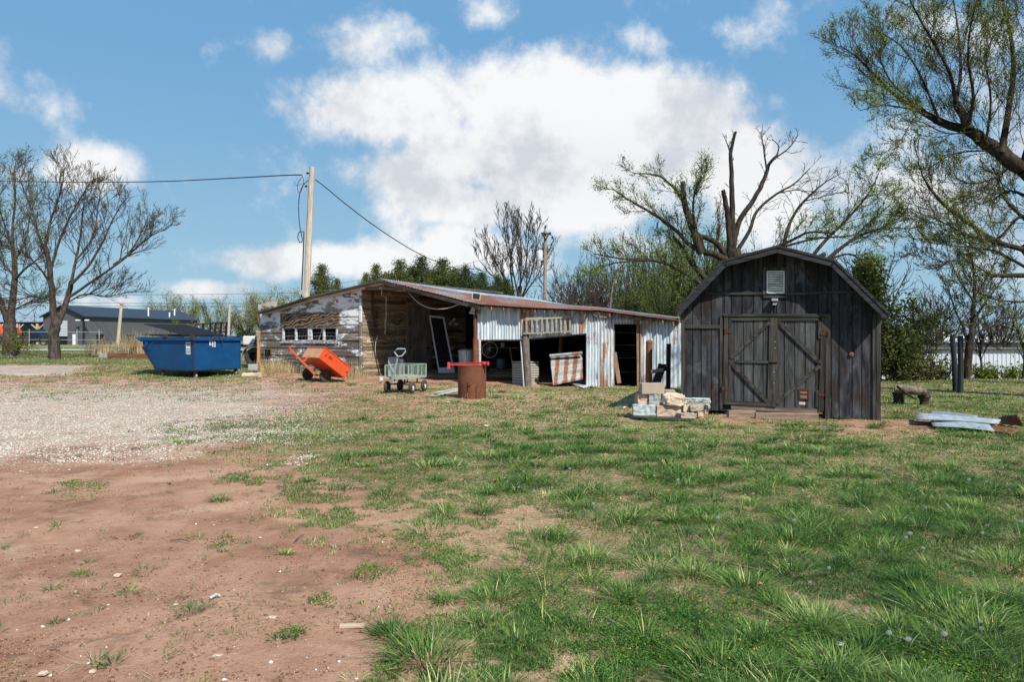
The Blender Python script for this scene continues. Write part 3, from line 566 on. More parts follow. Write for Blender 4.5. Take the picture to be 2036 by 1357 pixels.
# dandelion clocks
dm = MB(); 
M['fluff'] = leaf('dandelion_fluff', (.42, .43, .42), (.62, .63, .62), .5, 3)
prng = random.Random(5)
def dandelion():
    t = thing('dandelion', 'white dandelion seed head on a thin stem standing in the grass', 'dandelion', (0, 0, 0), 'dandelion seed heads in the grass')
    m = MB(); m.tube([(0, 0, 0), (.006, .002, .07), (.012, 0, .135)], .0022, 5); m.build('stem', M['clover_s'], t, smooth=True)
    m = MB(); c = Vector((.012, 0, .152))
    for i in range(140):
        z = 1-2*(i+.5)/140; a = i*2.4; r = math.sqrt(1-z*z); d = Vector((r*math.cos(a), r*math.sin(a), z)); x_ = d.cross(Vector((0, .1, 1))).normalized()*.0026; y_ = d.cross(x_).normalized()*.0026; p = c+d*.019
        m.add([p-x_, p-y_, p+x_, p+y_], [(0, 1, 2, 3)])
    m.build('seed_head', M['fluff'], t)
    return t
M['clover_s'] = simple('green_stem', (.16, .22, .06), .6, 0, .1)
d0 = dandelion(); first = True
for px, py in [(934, 927), (1060, 985), (1040, 940), (1004, 950), (1010, 957), (1098, 962), (1133, 937), (1030, 968), (1405, 985), (1480, 980), (1495, 983), (1606, 990), (1427, 1043), (1576, 1038), (1546, 1008), (1672, 917), (1626, 888), (1812, 1070), (1803, 1078), (1833, 1095), (1933, 1100), (1647, 1138), (1608, 1155), (1697, 1222), (1801, 1282),
               (1771, 1275), (1876, 1282), (1947, 1245), (1950, 1258), (1951, 1068), (1965, 1042), (1990, 1013), (2030, 1038), (1925, 957), (1842, 1010), (1870, 903), (1960, 955), (1152, 1058), (1180, 1007), (990, 1040), (1300, 945), (1350, 960)]:
    p = G(px, py+14); o = d0 if first else dup(d0, (0, 0, 0)); first = False
    o.location = (p.x, p.y, zat(np.array([p.x]), np.array([p.y]))[0]-.01); o.rotation_euler = (0, 0, prng.uniform(0, 6)); s_ = prng.uniform(.5, .85); o.scale = (s_, s_, s_*prng.uniform(.55, 1))
# ------------------------------------------------------------------ the gambrel barn
rnd = random.Random(3)
BP = Plane((3.55, 14.3), (.9466, -.3223), lean=-.0288)
bz = .104; BP_pt = BP.pt
class BarnPlane(Plane):
    def hit(s, px, py, w=0.0):
        t, z = Plane.hit(s, px, py, w); return t, z-bz
    def pt(s, t, z, w=0.0): return Plane.pt(s, t, z+bz, w)
BP = BarnPlane((3.55, 14.3), (.9466, -.3223), lean=-.0288)
H6 = lambda x, y, w=0.0: BP.hit(*Z6(x, y), w)
barn = thing('gambrel_barn', 'small dark weathered wooden barn with a gambrel roof and double doors', 'barn', BP.pt(1.86, -bz))
W_, DEP = 3.72, 4.9
prof = [(0, 2.12), (.86, 3.0), (1.86, 3.29), (2.86, 3.0), (3.72, 2.12)]
def ptop(s):
    for (a, za), (b, zb) in zip(prof[:-1], prof[1:]):
        if a <= s <= b: return za+(zb-za)*(s-a)/(b-a)
    return prof[-1][1]
def gable_boards(plane, name, w0, w1, holes=()):
    m = MB(); bw = .2
    xs = sorted(set([round(i*bw+.03*(i % 3 == 1), 3) for i in range(1, 19)]+[.86, 1.86, 2.86])); xs = [0]+[x for x in xs if .02 < x < W_-.02]+[W_]
    for a, b in zip(xs[:-1], xs[1:]):
        g = .008; a2, b2 = a+g, b-g; lo = -.02*rnd.random() if a < 1 or a > 3 else 0
        segs = [(lo, None)]
        for h in holes:
            if a < h[2] and b > h[0]: segs = [(lo, h[1])] + [(h[3], None)]
        for z0, z1 in segs:
            if z1 is None: pts = [(a2, z0), (b2, z0), (b2, ptop(b2)), (a2, ptop(a2))]
            else: pts = [(a2, z0), (b2, z0), (b2, z1), (a2, z1)]
            j = rnd.uniform(-.003, .003); m.prism(plane, pts, w0, w1+j)
    return m
# door opening
dl, dr = H6(395, 700)[0], H6(1118, 700)[0]; dtop = H6(700, 535)[1]; dbot = -.02
wall = gable_boards(BP, 'front_wall', -.02, 0, [(dl+.05, -.3, dr-.05, dtop-.02)]).build('front_wall', M['barn'], barn)
bk = MB(); bk.prism(BP, [(0.01, .0), (W_-.01, .0)]+[(s-.01 if s > 3 else s+.01 if s < 1 else s, z-.02) for s, z in prof[::-1]], -.06, -.03); bk.build('sheathing', M['black'], barn)
bk = MB(); bk.prism(BP, [(0, 0), (W_, 0)]+prof[::-1], -DEP, -DEP+.04); bk.build('back_wall', M['barn'], barn)
for s0 in (0, W_-.03):
    m = MB(); q = 0
    while q < DEP-.1:
        m.box(BP.pt(s0, 0, -q-.07 if q == 0 else -q), -BP.n3()*.195, BP.u3()*.03, (0, 0, 2.1)); q += .2
    m.build('side_wall', M['barn'], barn)
# roof: four slabs with thickness, shingles on top
rp = [(-.08, 2.02), (.84, 3.03), (1.86, 3.315), (2.87, 3.03), (3.80, 2.02)]
for i in range(4):
    (a, za), (b, zb) = rp[i], rp[i+1]; L = math.hypot(b-a, zb-za); nx, nz = -(zb-za)/L, (b-a)/L
    m = MB(); m.prism(BP, [(a, za), (b, zb), (b+nx*.02, zb+nz*.02), (a+nx*.02, za+nz*.02)], -DEP-.1, .385); m.build('roof_deck', M['plank_h'], barn)
    m = MB(); rows = 7 if L > 1.2 else 6
    for k in range(rows):
        f0, f1 = k/rows, (k+1)/rows
        if i > 1: f0, f1 = 1-f0, 1-f1
        def q(f, o): return (a+(b-a)*f+nx*o, za+(zb-za)*f+nz*o)
        for c in range(17):
            m.prism(BP, [q(f0, .034+.004*(c % 2)), q(f1, .024), q(f1, .021), q(f0, .021)][::(1 if i < 2 else -1)], .39-(c+1)*.3, .39-c*.3-.01)
    m.build('shingles', M['shingle'], barn)
    # barge board along the front edge
    m = MB(); m.prism(BP, [(a-nx*.11, za-nz*.11), (b-nx*.11, zb-nz*.11), (b+nx*.0, zb+nz*.0), (a, za)], .386, .41); m.build('barge_board', M['fascia'], barn)
    m = MB(); m.prism(BP, [(a-nx*.01, za-nz*.01), (b-nx*.01, zb-nz*.01), (b+nx*.035, zb+nz*.035), (a+nx*.035, za+nz*.035)], .412, .425); m.build('drip_edge', M['fascia'], barn)
def bb(name, a, b, wid, w0, w1, mat='barn_trim', par=None):
    m = MB(); m.bar(BP, a, b, wid, w0, w1); return m.build(name, M[mat], par or barn)
# corner boards and level battens
bb('corner_board', (.03, .0), (.03, 2.12), .07, .002, .028); bb('corner_board', (W_-.11, -.03), (W_-.11, 2.05), .05, .002, .03); bb('corner_board', (W_-.035, .0), (W_-.035, 2.1), .075, .002, .034)
def h6bar(x0, y0, x1, y1, t, w0=.002, w1=.026, name='batten', mat='barn_trim_h', par=None):
    return bb(name, H6(x0, y0), H6(x1, y1), t, w0, w1, mat, par)
h6bar(105, 607, 380, 607, .075); h6bar(262, 372, 690, 371, .05); h6bar(842, 376, 1330, 358, .05); h6bar(670, 393, 840, 393, .05, .002, .032)
# door frame
h6bar(385, 524, 1142, 528, .055, .002, .05, 'door_lintel'); h6bar(372, 530, 372, 1195, .05, .002, .03, 'door_jamb', 'barn_trim'); h6bar(1132, 530, 1124, 1262, .085, .002, .036, 'door_jamb', 'barn_trim')
M['doorw'] = wood('weathered_door_planks', (.026, .026, .027), (.095, .098, .10), 'v', stain=(.03, .022, .015), st_amt=.5, gs=7)
def door(x0, x1, xm0, xm1, left):
    l, r = H6(x0, 850)[0], H6(x1, 850)[0]
    d = MB(); n = 5; yb = H6(x0, 1165 if left else 1190)[1]; zt = H6(x0, 540)[1]
    for k in range(n):
        a, b = l+(r-l)*k/n+.007, l+(r-l)*(k+1)/n-.007; d.rect(BP, a, yb+.02*rnd.random(), b, zt, -.015, .006+rnd.uniform(-.002, .002))
    dd = d.build('door_leaf', M['doorw'], barn)
    return l, r, yb, zt, dd
# left leaf
l, r, yb, zt, D1 = door(395, 738, 0, 0, True)
A = lambda *a, **k: h6bar(*a, **k)
def frame(dd, pieces):
    for (x0, y0, x1, y1, t, w0, w1, mt) in pieces: h6bar(x0, y0, x1, y1, t, w0, w1, 'brace' if abs(x0-x1) > 60 and abs(y0-y1) > 60 else 'rail', 'barn_trim_d' if abs(x0-x1) > 60 and abs(y0-y1) > 60 else mt, dd)
frame(D1, [(408, 530, 400, 1160, .085, .012, .034, 'barn_trim'), (438, 540, 428, 1150, .05, .012, .03, 'barn_trim'), (440, 550, 712, 546, .085, .0085, .032, 'barn_trim_h'), (732, 540, 715, 1175, .085, .012, .036, 'barn_trim'), (415, 1145, 705, 1160, .075, .0085, .032, 'barn_trim_h'),
           (716, 578, 436, 833, .065, .013, .039, 'barn_trim_h'), (432, 855, 700, 1143, .07, .014, .040, 'barn_trim_h'), (480, 853, 712, 860, .055, .011, .031, 'barn_trim_h')])
l, r, yb, zt, D2 = door(748, 1118, 0, 0, False)
frame(D2, [(762, 540, 744, 1178, .085, .012, .036, 'barn_trim'), (776, 550, 1060, 552, .085, .0085, .032, 'barn_trim_h'), (1100, 545, 1080, 1205, .085, .012, .034, 'barn_trim'), (1070, 570, 1070, 690, .05, .012, .030, 'barn_trim'), (1052, 1060, 1050, 1180, .05, .012, .030, 'barn_trim'),
           (778, 575, 1072, 866, .075, .014, .040, 'barn_trim_h'), (1070, 885, 760, 1150, .07, .013, .039, 'barn_trim_h')])
h6bar(440, 1180, 1090, 1210, .10, -.02, .012, 'threshold', 'plank_h')
# hinges and latch
for (x, y, par) in ((420, 643, D1), (400, 1047, D1), (1108, 658, D2), (1092, 1090, D2)):
    s, z = H6(x, y); m = MB(); m.rect(BP, s-.08, z-.03, s+.06, z+.03, .036, .043); m.tube([BP.pt(s+(.05 if par is D2 else -.06), z-.05, .05), BP.pt(s+(.05 if par is D2 else -.06), z+.05, .05)], .012, 8); m.build('hinge', M['rust_d'], par)
s, z = H6(742, 858); m = MB(); m.rect(BP, s-.08, z-.018, s+.08, z+.018, .042, .05); m.tube([BP.pt(s-.05, z, .055), BP.pt(s+.07, z, .055)], .01, 8); m.build('latch', M['rust_d'], D2)
for y in (715, 760, 930, 1010):
    s, z = H6(752 if y < 900 else 745, y); m = MB(); m.lathe(BP.pt(s, z, .035), BP.n3(), [(.012, 0), (.012, .006), (.004, .008)], 8); m.build('bolt', M['steel'], D2)
# patched cat hole low in the right leaf
s0, z0 = H6(925, 1120); s1, z1 = H6(992, 1055); m = MB(); m.rect(BP, s0, z0, s1, z1, .009, .016); m.build('patch', M['orange_d'] if False else M['plank_h'], D2)
for q in ((s0-.01, z0-.01, s1+.01, z0+.02), (s0-.01, z1-.02, s1+.01, z1+.01), (s0-.01, z0+.02, s0+.02, z1-.02), (s1-.02, z0+.02, s1+.01, z1-.02), (s0+.02, (z0+z1)/2, s1-.02, (z0+z1)/2+.02)):
    m = MB(); m.rect(BP, *q, .010, .026); m.build('patch_frame', M['rust_d'], D2)
s0, z0 = H6(925, 1160); s1, z1 = H6(968, 1112); m = MB(); m.rect(BP, s0, z0, s1, z0+.05, .009, .014); m.build('patch', M['plank_w'], D2)
# gable window with glass blocks and frame
s0, z0 = H6(694, 372); s1, z1 = H6(820, 212)
wn = MB()
for q in ((s0, z0, s0+.02, z1), (s1-.02, z0, s1, z1), (s0, z0, s1, z0+.02), (s0, z1-.02, s1, z1)): wn.rect(BP, *q, .01, .045)
wn = wn.build('window', M['alum'], barn)
t = Mt('ribbed_pane', .3, 0, .5); M['pane'] = t.col(t.mix(t.st(t.noise(5, t.vec((1, 1, 3)), 6, .6), .4, .62), (.30, .33, .32), (.62, .64, .55)))
m = MB(); nb = 9
for k in range(nb):
    a = z0+.02+(z1-z0-.04)*k/nb; b = z0+.02+(z1-z0-.04)*(k+1)/nb; m.prism(BP, [(s0+.012, a), (s1-.012, a), (s1-.012, b-.013), (s0+.012, b-.013)], .012, .028)
m.build('pane', M['pane'], wn)
m = MB(); m.rect(BP, s0+.005, z0+.01, s1-.005, z1-.01, .003, .008); m.build('backing', M['black'], wn)
for q in ((s0-.075, z0-.02, s0-.004, z1+.075), (s1+.004, z0-.02, s1+.075, z1+.075), (s0-.004, z1+.004, s1+.004, z1+.075)):
    m = MB(); m.rect(BP, *q, .002, .036); m.build('frame', M['barn_trim'], wn)
# foundation skids, rotten sill, red octagonal box
for s_ in (.12, 1.2, 2.5, 3.5):
    m = MB(); m.box(BP.pt(s_, -.19, -.06), BP.u3()*.14, -BP.n3()*4.6, (0, 0, .17)); m.build('skid', M['plank_h'], barn)
flood = thing('floodlight', 'small square floodlight mounted over the barn doors', 'floodlight', BP.pt(*H6(750, 430), .0))
s, z = H6(750, 418); m = MB(); m.cbox(BP.pt(s, z+.0, .07), BP.u3()*.12, BP.n3()*.13, Vector((0, 0, .05))); m.build('panel', M['greyp'], flood, bev=.004)
m = MB(); m.cbox(BP.pt(s, z-.075, .06), BP.u3()*.085, BP.n3()*.07, Vector((0, 0, .075))); m.cbox(BP.pt(s, z-.03, .02), BP.u3()*.05, BP.n3()*.035, Vector((0, 0, .06))); m.build('housing', M['black'], flood, bev=.004)
m = MB(); m.cbox(BP.pt(s, z-.078, .098), BP.u3()*.07, BP.n3()*.006, Vector((0, 0, .05))); m.build('lens', M['pane'], flood)
s, z = H6(1295, 803); m = MB(); m.lathe(BP.pt(s, z, .004), BP.n3(), [(.045, 0), (.045, .035), (.03, .04), (0.001, .042)], 6)
tag(m.build('outlet_box', simple('red_brown_box', (.20, .06, .04), .7), None, BP.pt(s, z, 0)), 'small red brown outlet box fixed to the barn wall right of the doors', 'outlet box')
# two worn step timbers before the doors
def step(px0, px1, py0, py1, lab, mat='sill'):
    a = G(px0, py1); b = G(px1, py1+(3 if px1-px0 > 90 else 0)); mm = MB(); dv = (b-a); dv.z = 0; n_ = Vector((-dv.y, dv.x, 0)).normalized()
    h = (py1-py0)/F*a.y; mm.box(a-Vector((0, 0, .03)), dv, n_*.13, (0, 0, h+.03)); o = mm.build('timber', M[mat], None, a, bev=.012); return tag(o, lab, 'timber', 'step timbers before the barn doors')
M['sill'] = wood('worn_orange_sill', (.17, .12, .085), (.38, .29, .22), 'h', st_amt=.35, stain=(.09, .06, .04))
step(1449, 1503, 817, 831, 'short worn timber block left of the long step before the barn doors'); step(1502, 1628, 821, 834, 'long worn timber lying before the barn doors')

# ------------------------------------------------------------------ the long old farm shed
C0 = (-5.49, 25.0); Ru, Bu = Vector((.848, -.53)), Vector((.53, .848))
WP = Plane(C0, Ru, (-.53, -.848)); WO = Plane(C0, Bu, (.848, -.53)); MP = Plane((-1.16, 22.5), (.9917, -.129))
H2 = lambda x, y, w=0.0: WP.hit(*Z2(x, y), w); H3 = lambda x, y, w=0.0: WO.hit(*Z3(x, y), w); H4 = lambda x, y, w=0.0: MP.hit(*Z4(x, y), w); H5 = lambda x, y, w=0.0: MP.hit(*Z5(x, y), w)
shed = thing('farm_shed', 'long low patched farm shed of peeling boards and rusty corrugated metal', 'shed', (-3, 24, 0.05))
OV = .32
rk = [(511, 621), (560, 607), (606, 592), (700, 570), (757, 556), (800, 567), (860, 583), (950, 606)]
rake = [WP.hit(px, py, OV) for px, py in rk]
def top_at(s):
    for (a, za), (b, zb) in zip(rake[:-1], rake[1:]):
        if a <= s <= b: return za+(zb-za)*(s-a)/(b-a)
    return rake[0][1] if s < rake[0][0] else rake[-1][1]
sL = H2(218, 800)[0]
# peeling white gable wall: lap boards with openings
wy = [H2(300, y)[1] for y in (1100, 1010, 915, 820, 710, 610)]
holes = []
w0s, w0z = H2(462, 790); w1s, w1z = H2(1095, 630); holes.append((w0s, w0z, w1s, w1z)); holes.append((*H2(262, 990), *H2(332, 880)))
def lap(mb, plane, s0, s1, z0, z1, topf, holes, rng_, off=.022, base=.006):
    cuts = sorted(set([z0, z1]+[h[1] for h in holes if z0 < h[1] < z1]+[h[3] for h in holes if z0 < h[3] < z1]))
    for za, zb in zip(cuts[:-1], cuts[1:]):
        rs = [(s0, s1)]
        for h in holes:
            if za < h[3]-1e-4 and zb > h[1]+1e-4:
                rs = sum([[(a, min(b, h[0])), (max(a, h[2]), b)] if (a < h[2] and b > h[0]) else [(a, b)] for a, b in rs], [])
        for a, b in rs:
            if b-a < .02: continue
            n = max(1, int((b-a)/2.4)); xs = [a+(b-a)*i/n for i in range(n+1)]
            for q0, q1 in zip(xs[:-1], xs[1:]):
                k = 10; pts = [(q0+(q1-q0)*i/k) for i in range(k+1)]; poly = [(p, min(zb, topf(p))) for p in pts]
                if max(z for _, z in poly) <= za+.01: continue
                poly = [(p, max(z, za+.001)) for p, z in poly]; j = rng_.uniform(-.004, .004)
                lo = [(q0+.003, za), (q1-.003, za)]; hi = [(q1-.003, poly[-1][1])]+poly[1:-1][::-1]+[(q0+.003, poly[0][1])]
                f = lambda z: off+j-(off-base)*((z-z0)/(z1-z0))
                P_ = lo+hi; m_ = len(P_); vs = [plane.pt(p[0], p[1], -.01) for p in P_]+[plane.pt(p[0], p[1], f(p[1])) for p in P_]
                mb.add(vs, [tuple(range(m_))[::-1], tuple(range(m_, 2*m_))]+[(i, (i+1) % m_, m_+(i+1) % m_, m_+i) for i in range(m_)])
topf = lambda s: top_at(s)-.07
m = MB(); zc_ = .02; k = 0
while zc_ < 3.7:
    hgt = .295 if zc_ < 2.2 else .5; lap(m, WP, sL, 0, max(zc_-.0, gzf(-7, 26)-.3), zc_+hgt+.015, topf, holes, rnd, .034, .004); zc_ += hgt
m.build('gable_wall', M['siding_white'], shed)
m = MB()
for a, b in ((sL, holes[1][0]), ): pass
m.prism(WP, [(sL+.05, .1), (w0s, .1), (w0s, topf(w0s)-.05), (sL+.05, topf(sL)-.05)], -.10, -.07) if False else None
# back walls and floor close the shed in, coloured near black as painted shade
lf = Plane(tuple(WP.p+WP.u*sL), Bu, (-.848, .53)); m = MB(); zz = .1
while zz < 2.6: m.rect(lf, 0, zz, 8, zz+.22, -.01, .012); zz += .225
m.build('end_wall', M['siding_grey'], shed)
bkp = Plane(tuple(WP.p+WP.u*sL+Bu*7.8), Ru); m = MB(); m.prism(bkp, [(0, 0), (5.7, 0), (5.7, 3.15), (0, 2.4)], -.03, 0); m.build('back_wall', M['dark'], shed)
# corner board, plywood patch, windows
m = MB(); m.rect(WP, -.09, .05, .012, topf(0), .036, .055); m.build('corner_board', M['siding_white'], shed)
s0, z0 = H2(452, 635); s1, z1 = H2(1105, 458); m = MB(); m.prism(WP, [(s0, z0+.02), (s1, z0-.01), (s1+.01, z1-.01), (s0-.01, z1+.02)], .05, .064); m.build('plywood_panel', M['ply'], shed)
t = Mt('peeling_window_paint', .7); M['wframe'] = t.col(t.mix(t.st(t.noise(6, t.vec((1, 1, 2)), 9, .7), .48, .56), (.62, .68, .74), (.30, .28, .25)))
cols = [462, 614, 760, 790, 930, 1095]
def H2w(x, y): return H2(x, y)
def wframe(x0, x1, nm='window'):
    a0, b0 = H2(x0, 785); a1, b1 = H2(x1, 632); wn = MB()
    for q in ((a0, b0, a0+.09, b1), (a1-.09, b0, a1, b1), (a0+.09, b0, a1-.09, b0+.05), (a0+.09, b1-.03, a1-.09, b1)): wn.rect(WP, *q, -.03, .035)
    mid = (a0+a1)/2; wn.rect(WP, mid-.045, b0+.05, mid+.045, b1-.03, -.025, .03)
    o = wn.build(nm, M['wframe'], shed); m = MB()
    for k in (1, 2): m.tube([WP.pt(a0+.09, b0+.05+(b1-b0)*k*.27, -.04), WP.pt(a1-.09, b0+.05+(b1-b0)*k*.27, -.04)], .006, 5)
    n = 7
    for k in range(1, n): xx = a0+.09+(a1-a0-.18)*k/n; m.tube([WP.pt(xx-.05, b0+.05, -.045), WP.pt(xx+.07, b0+.62*(b1-b0), -.045)], .005, 5)
    m.build('wire_mesh', M['steel'], o)
wframe(465, 772); wframe(776, 1090)
m = MB(); a0, b0 = H2(455, 790); a1, _ = H2(1100, 790); m.rect(WP, a0, b0-.05, a1, b0, .0, .07); m.build('window_sill', M['wframe'], shed)
m = MB(); m.bar(WP, H2(895, 640), H2(850, 785), .03, -.08, -.06); m.bar(WP, H2(1040, 690), H2(1070, 770), .04, -.08, -.06); m.build('loose_slat', M['plank_w'], shed)
# bare board wall under the porch
zfl = .12
dh = (*H3(672, 1000), *H3(860, 345)); dh = (2.57, .3, 3.87, H3(760, 350)[1])
rid = lambda s: 3.42 if s < 1 else 3.42
m = MB(); zz = .04
i = 0
while zz < 3.5:
    hgt = .135; tp = lambda s: min(3.55, 3.36+.03*s)
    lap(m, WO, .0, 6.43, zz, zz+hgt+.012, tp, [dh], rnd, .026, .004); zz += hgt
m.build('porch_wall', M['siding_grey'], shed)
dm_ = MB(); xs = [2.6, 2.95, 3.32, 3.58, 3.84]
for a, b in zip(xs[:-1], xs[1:]): dm_.rect(WO, a+.006, .3, b-.006, dh[3]-.02, -.01, .012+rnd.uniform(-.004, .004))
pd = dm_.build('plank_door', M['plank'], shed)
m = MB(); m.rect(WO, 2.42, .1, 2.58, dh[3]+.02, .022, .04); m.rect(WO, 3.86, .1, 3.98, dh[3]+.02, .022, .04); m.rect(WO, 2.42, dh[3]+.021, 3.98, dh[3]+.14, .022, .045); m.build('door_frame', M['plank'], shed)
for z in (1.15, 2.15):
    m = MB(); m.rect(WO, 2.56, z, 2.72, z+.06, .028, .036); m.build('hinge', M['rust'], pd)
m = MB(); m.rect(WO, 3.66, 1.12, 3.9, 1.2, .03, .05); m.build('latch', M['rust'], pd)
# concrete footing under the bare wall
m = MB(); m.rect(WO, -.02, -.2, 6.4, .08, -.1, .05); m.build('footing', M['sand'], shed)
# ------------- roof: edges and ridge taken as 3D polylines
rdg = [(757, 555, 24.5-.27), (890, 573, 27.8), (950, 581, 29.66), (1065, 595, 33.9), (1130, 607.5, 35.5), (1190, 612, 33.5), (1352, 632.5, 27.0)]
eav = [(757, 556.5, 24.2), (950, 605, 22.0), (1000, 608.5, 22.0), (1065, 612.5, 21.92), (1130, 615, 21.85), (1190, 617.5, 21.75), (1352, 638.5, 21.25)]
RV = [P(*q) for q in rdg]; EV = [P(*q) for q in eav]
RV[0] = P(757, 555, 24.3)
V0 = lambda p: Vector((p.x, p.y, -.1))
def resample(pts, xs_):
    out = []
    for x in xs_:
        for a, b in zip(pts[:-1], pts[1:]):
            if a[0] <= x <= b[0]+1e-6: out.append(a[1].lerp(b[1], (x-a[0])/(b[0]-a[0]))); break
    return out
m = MB()
for p, q in zip(RV[2:-1], RV[3:]): m.add([V0(p), V0(q), q-Vector((0, 0, .02)), p-Vector((0, 0, .02))], [(0, 1, 2, 3)])
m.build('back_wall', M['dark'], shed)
NU = 1400
us = np.linspace(0, 1, NU); key = [0, .17, .26, .40, .55, .66, 1.0]
rr_ = resample(list(zip(key, RV)), us); ee_ = resample(list(zip(key, EV)), us)
def roofstrip(name, f0, f1, mat, lift=0.0, nsh=11, amp=.009, nwave=175):
    m = MB(); per = NU//nsh
    for sidx in range(nsh):
        i0, i1 = sidx*per, min(NU-1, (sidx+1)*per+1); lf_ = lift+.003*(sidx % 2)+rnd.uniform(0, .004); ext = rnd.uniform(-.03, .05) if f1 >= 1 else 0
        vs = []; steps = 3
        for j in range(steps+1):
            for i in range(i0, i1+1):
                f = f0+(f1+ext/4-f0)*j/steps; p = rr_[i].lerp(ee_[i], f) if f <= 1 else ee_[i]+(ee_[i]-rr_[i])*(f-1)
                vs.append(p+Vector((0, 0, lf_+amp*math.sin(2*math.pi*us[i]*nwave))))
        w_ = i1-i0+1; m.add(vs, [(j*w_+i, j*w_+i+1, (j+1)*w_+i+1, (j+1)*w_+i) for j in range(steps) for i in range(w_-1)])
    return m.build(name, mat, shed, smooth='all')
roofstrip('roof_sheets', .30, 1.0, M['roof']); roofstrip('ridge_sheets', 0.0, .32, M['ridge'], .015)
# left slope
P1 = WP.pt(rake[4][0], rake[4][1], OV); L0 = WP.pt(rake[0][0], rake[0][1], OV); b3 = Vector((.53, .848, 0))
for nm, mt, dz, th in (('roof_sheets', M['ridge'], .0, 0), ('roof_deck', M['plank_h'], -.05, 1)):
    m = MB()
    for (a, za), (b, zb) in zip(rake[:4], rake[1:5]):
        p, q = WP.pt(a, za+dz, OV), WP.pt(b, zb+dz, OV)
        if th: m.hexa([p, q, q+b3*8, p+b3*8], [p+Vector((0, 0, .022)), q+Vector((0, 0, .022)), q+b3*8+Vector((0, 0, .022)), p+b3*8+Vector((0, 0, .022))])
        else: m.corr(p, p+b3*8, q+b3*8, q, 90, .008, (0, 0, 1), 1)
    m.build(nm, mt, shed)
m = MB()
for (a, za), (b, zb) in zip(rake[:4], rake[1:5]): m.beam(WP.pt(a, za-.035, OV+.012), WP.pt(b, zb-.035, OV+.012), .02, .06)
m.build('rake_board', M['trimk'] if False else M['barn_trim_h'], shed)
m = MB()
for (a, za), (b, zb) in zip(rake[:4], rake[1:5]): m.beam(WP.pt(a, za-.10, .06), WP.pt(b, zb-.10, .06), .04, .09)
m.build('rake_board', M['plank_w'], shed)
# right rake: beam, rafters, purlins over the porch
m = MB()
for (a, za), (b, zb) in zip(rake[4:7], rake[5:8]): m.beam(WP.pt(a, za-.10, OV-.03), WP.pt(b, zb-.10, OV-.03), .045, .10)
m.build('rake_board', M['barn_trim_h'], shed)
m = MB()
for f in (.12, .3, .5, .7, .9):
    m.beam(rr_[0].lerp(ee_[0], f)-Vector((0, 0, .06)), rr_[0]+b3*.1, .05, .05) if False else None
for fi in range(6):
    f = .05+fi*.18; pts = [rr_[i].lerp(ee_[i], f)+Vector((0, 0, -.045)) for i in range(10, NU-1, 120)]
    for p, q in zip(pts[:-1], pts[1:]): m.beam(p, q, .09, .03)
m.build('purlin', M['plank_h'], shed)
rafters = []
for i in range(60, NU-20, 62):
    m = MB(); p = rr_[i].lerp(ee_[i], .02)+Vector((0, 0, -.12)); q = rr_[i].lerp(ee_[i], .992)+Vector((0, 0, -.11)); m.beam(p, q, .045, .11); m.build('rafter', M['brownwood'], shed)
# tie beam, truss bits
m = MB(); m.beam(WP.pt(-.02, 3.36, .02), WP.pt(1.0, 3.37, .10), .08, .12); m.beam(WP.pt(.85, 3.37, .12), WP.pt(2.3, 3.22, .14), .07, .10); m.build('tie_beam', M['plank_h'], shed)
m = MB(); m.rect(WO, .45, 2.45, .55, 3.3, .03, .06); m.build('brace', M['rust'], shed)
# porch floor timbers
def timber(px0, py0, px1, py1, d0, d1, t, lab, mat='plank_h', wd=.2):
    a, b = P(px0, py0, d0), P(px1, py1, d1); mm = MB(); mm.beam(a, b, wd, t); return tag(mm.build('timber', M[mat], None, a, bev=.008), lab, 'timber', 'timbers stacked along the shed porch')
timber(838, 750, 1030, 747, 24.6, 24.0, .1, 'lowest brown timber lying along the open shed porch'); timber(846, 745.5, 1045, 742, 25.0, 24.4, .1, 'middle brown timber of the low stack along the shed porch'); timber(975, 736, 1040, 737, 25.4, 25.2, .09, 'upper short timber of the low stack in the dark shed bay')
# ------------- metal fronted part
n3 = MP.n3()
def msheet(mb, x0, x1, zt0, zt1, zb0, zb1, w, lam=.10):
    mb.corr(MP.pt(x0, zb0, w), MP.pt(x1, zb1, w), MP.pt(x1, zt1, w), MP.pt(x0, zt0, w), max(3, round((x1-x0)/lam)), .017, n3, 6, .006, rnd)
def eave_z(s):
    p = MP.pt(s, 0, 0); px = CX+p.x/p.y*F; py = np.interp(px, [q[0] for q in eav], [q[1] for q in eav]); return CH-(py-HY)/F*21.9-.06
tl, tr_ = H4(265, 740)[0], H4(1450, 670)[0]
xs = [tl+(tr_-tl)*f for f in (0, .14, .27, .40, .52, .64, .76, .88, 1)]
m = MB(); m2 = MB()
zbf = lambda s: np.interp(s, [tl, H4(740, 735)[0], H4(760, 735)[0], tr_], [H4(265, 740)[1], H4(740, 735)[1], H4(760, 730)[1], H4(1450, 668)[1]])
for i, (a, b) in enumerate(zip(xs[:-1], xs[1:])):
    msheet(m if i in (0, 1, 2, 4) else m2, a, b+.03, eave_z(a)+.02, eave_z(b)+.02, float(zbf(a)), float(zbf(b)), .02+.012*(i % 2))
m.build('hanging_panel', M['galv'], shed, smooth='all'); m2.build('hanging_panel', M['galv_r'], shed, smooth='all')
m = MB(); m.bar(MP, H4(300, 748), H4(760, 742), .035, -.05, -.01); m.bar(MP, H4(760, 738), H4(1450, 676), .04, -.05, -.01); m.build('bay_beam', M['plank_h'], shed)
dL, dR, dT = H5(505, 600)[0], H5(748, 600)[0], H5(600, 325)[1]
eL = H5(1062, 500)[0]; eR = H5(1185, 500)[0]
def bot(s): return -.03
m = MB(); m2 = MB()
xs = [tr_-.03, H5(370, 500)[0], dL]
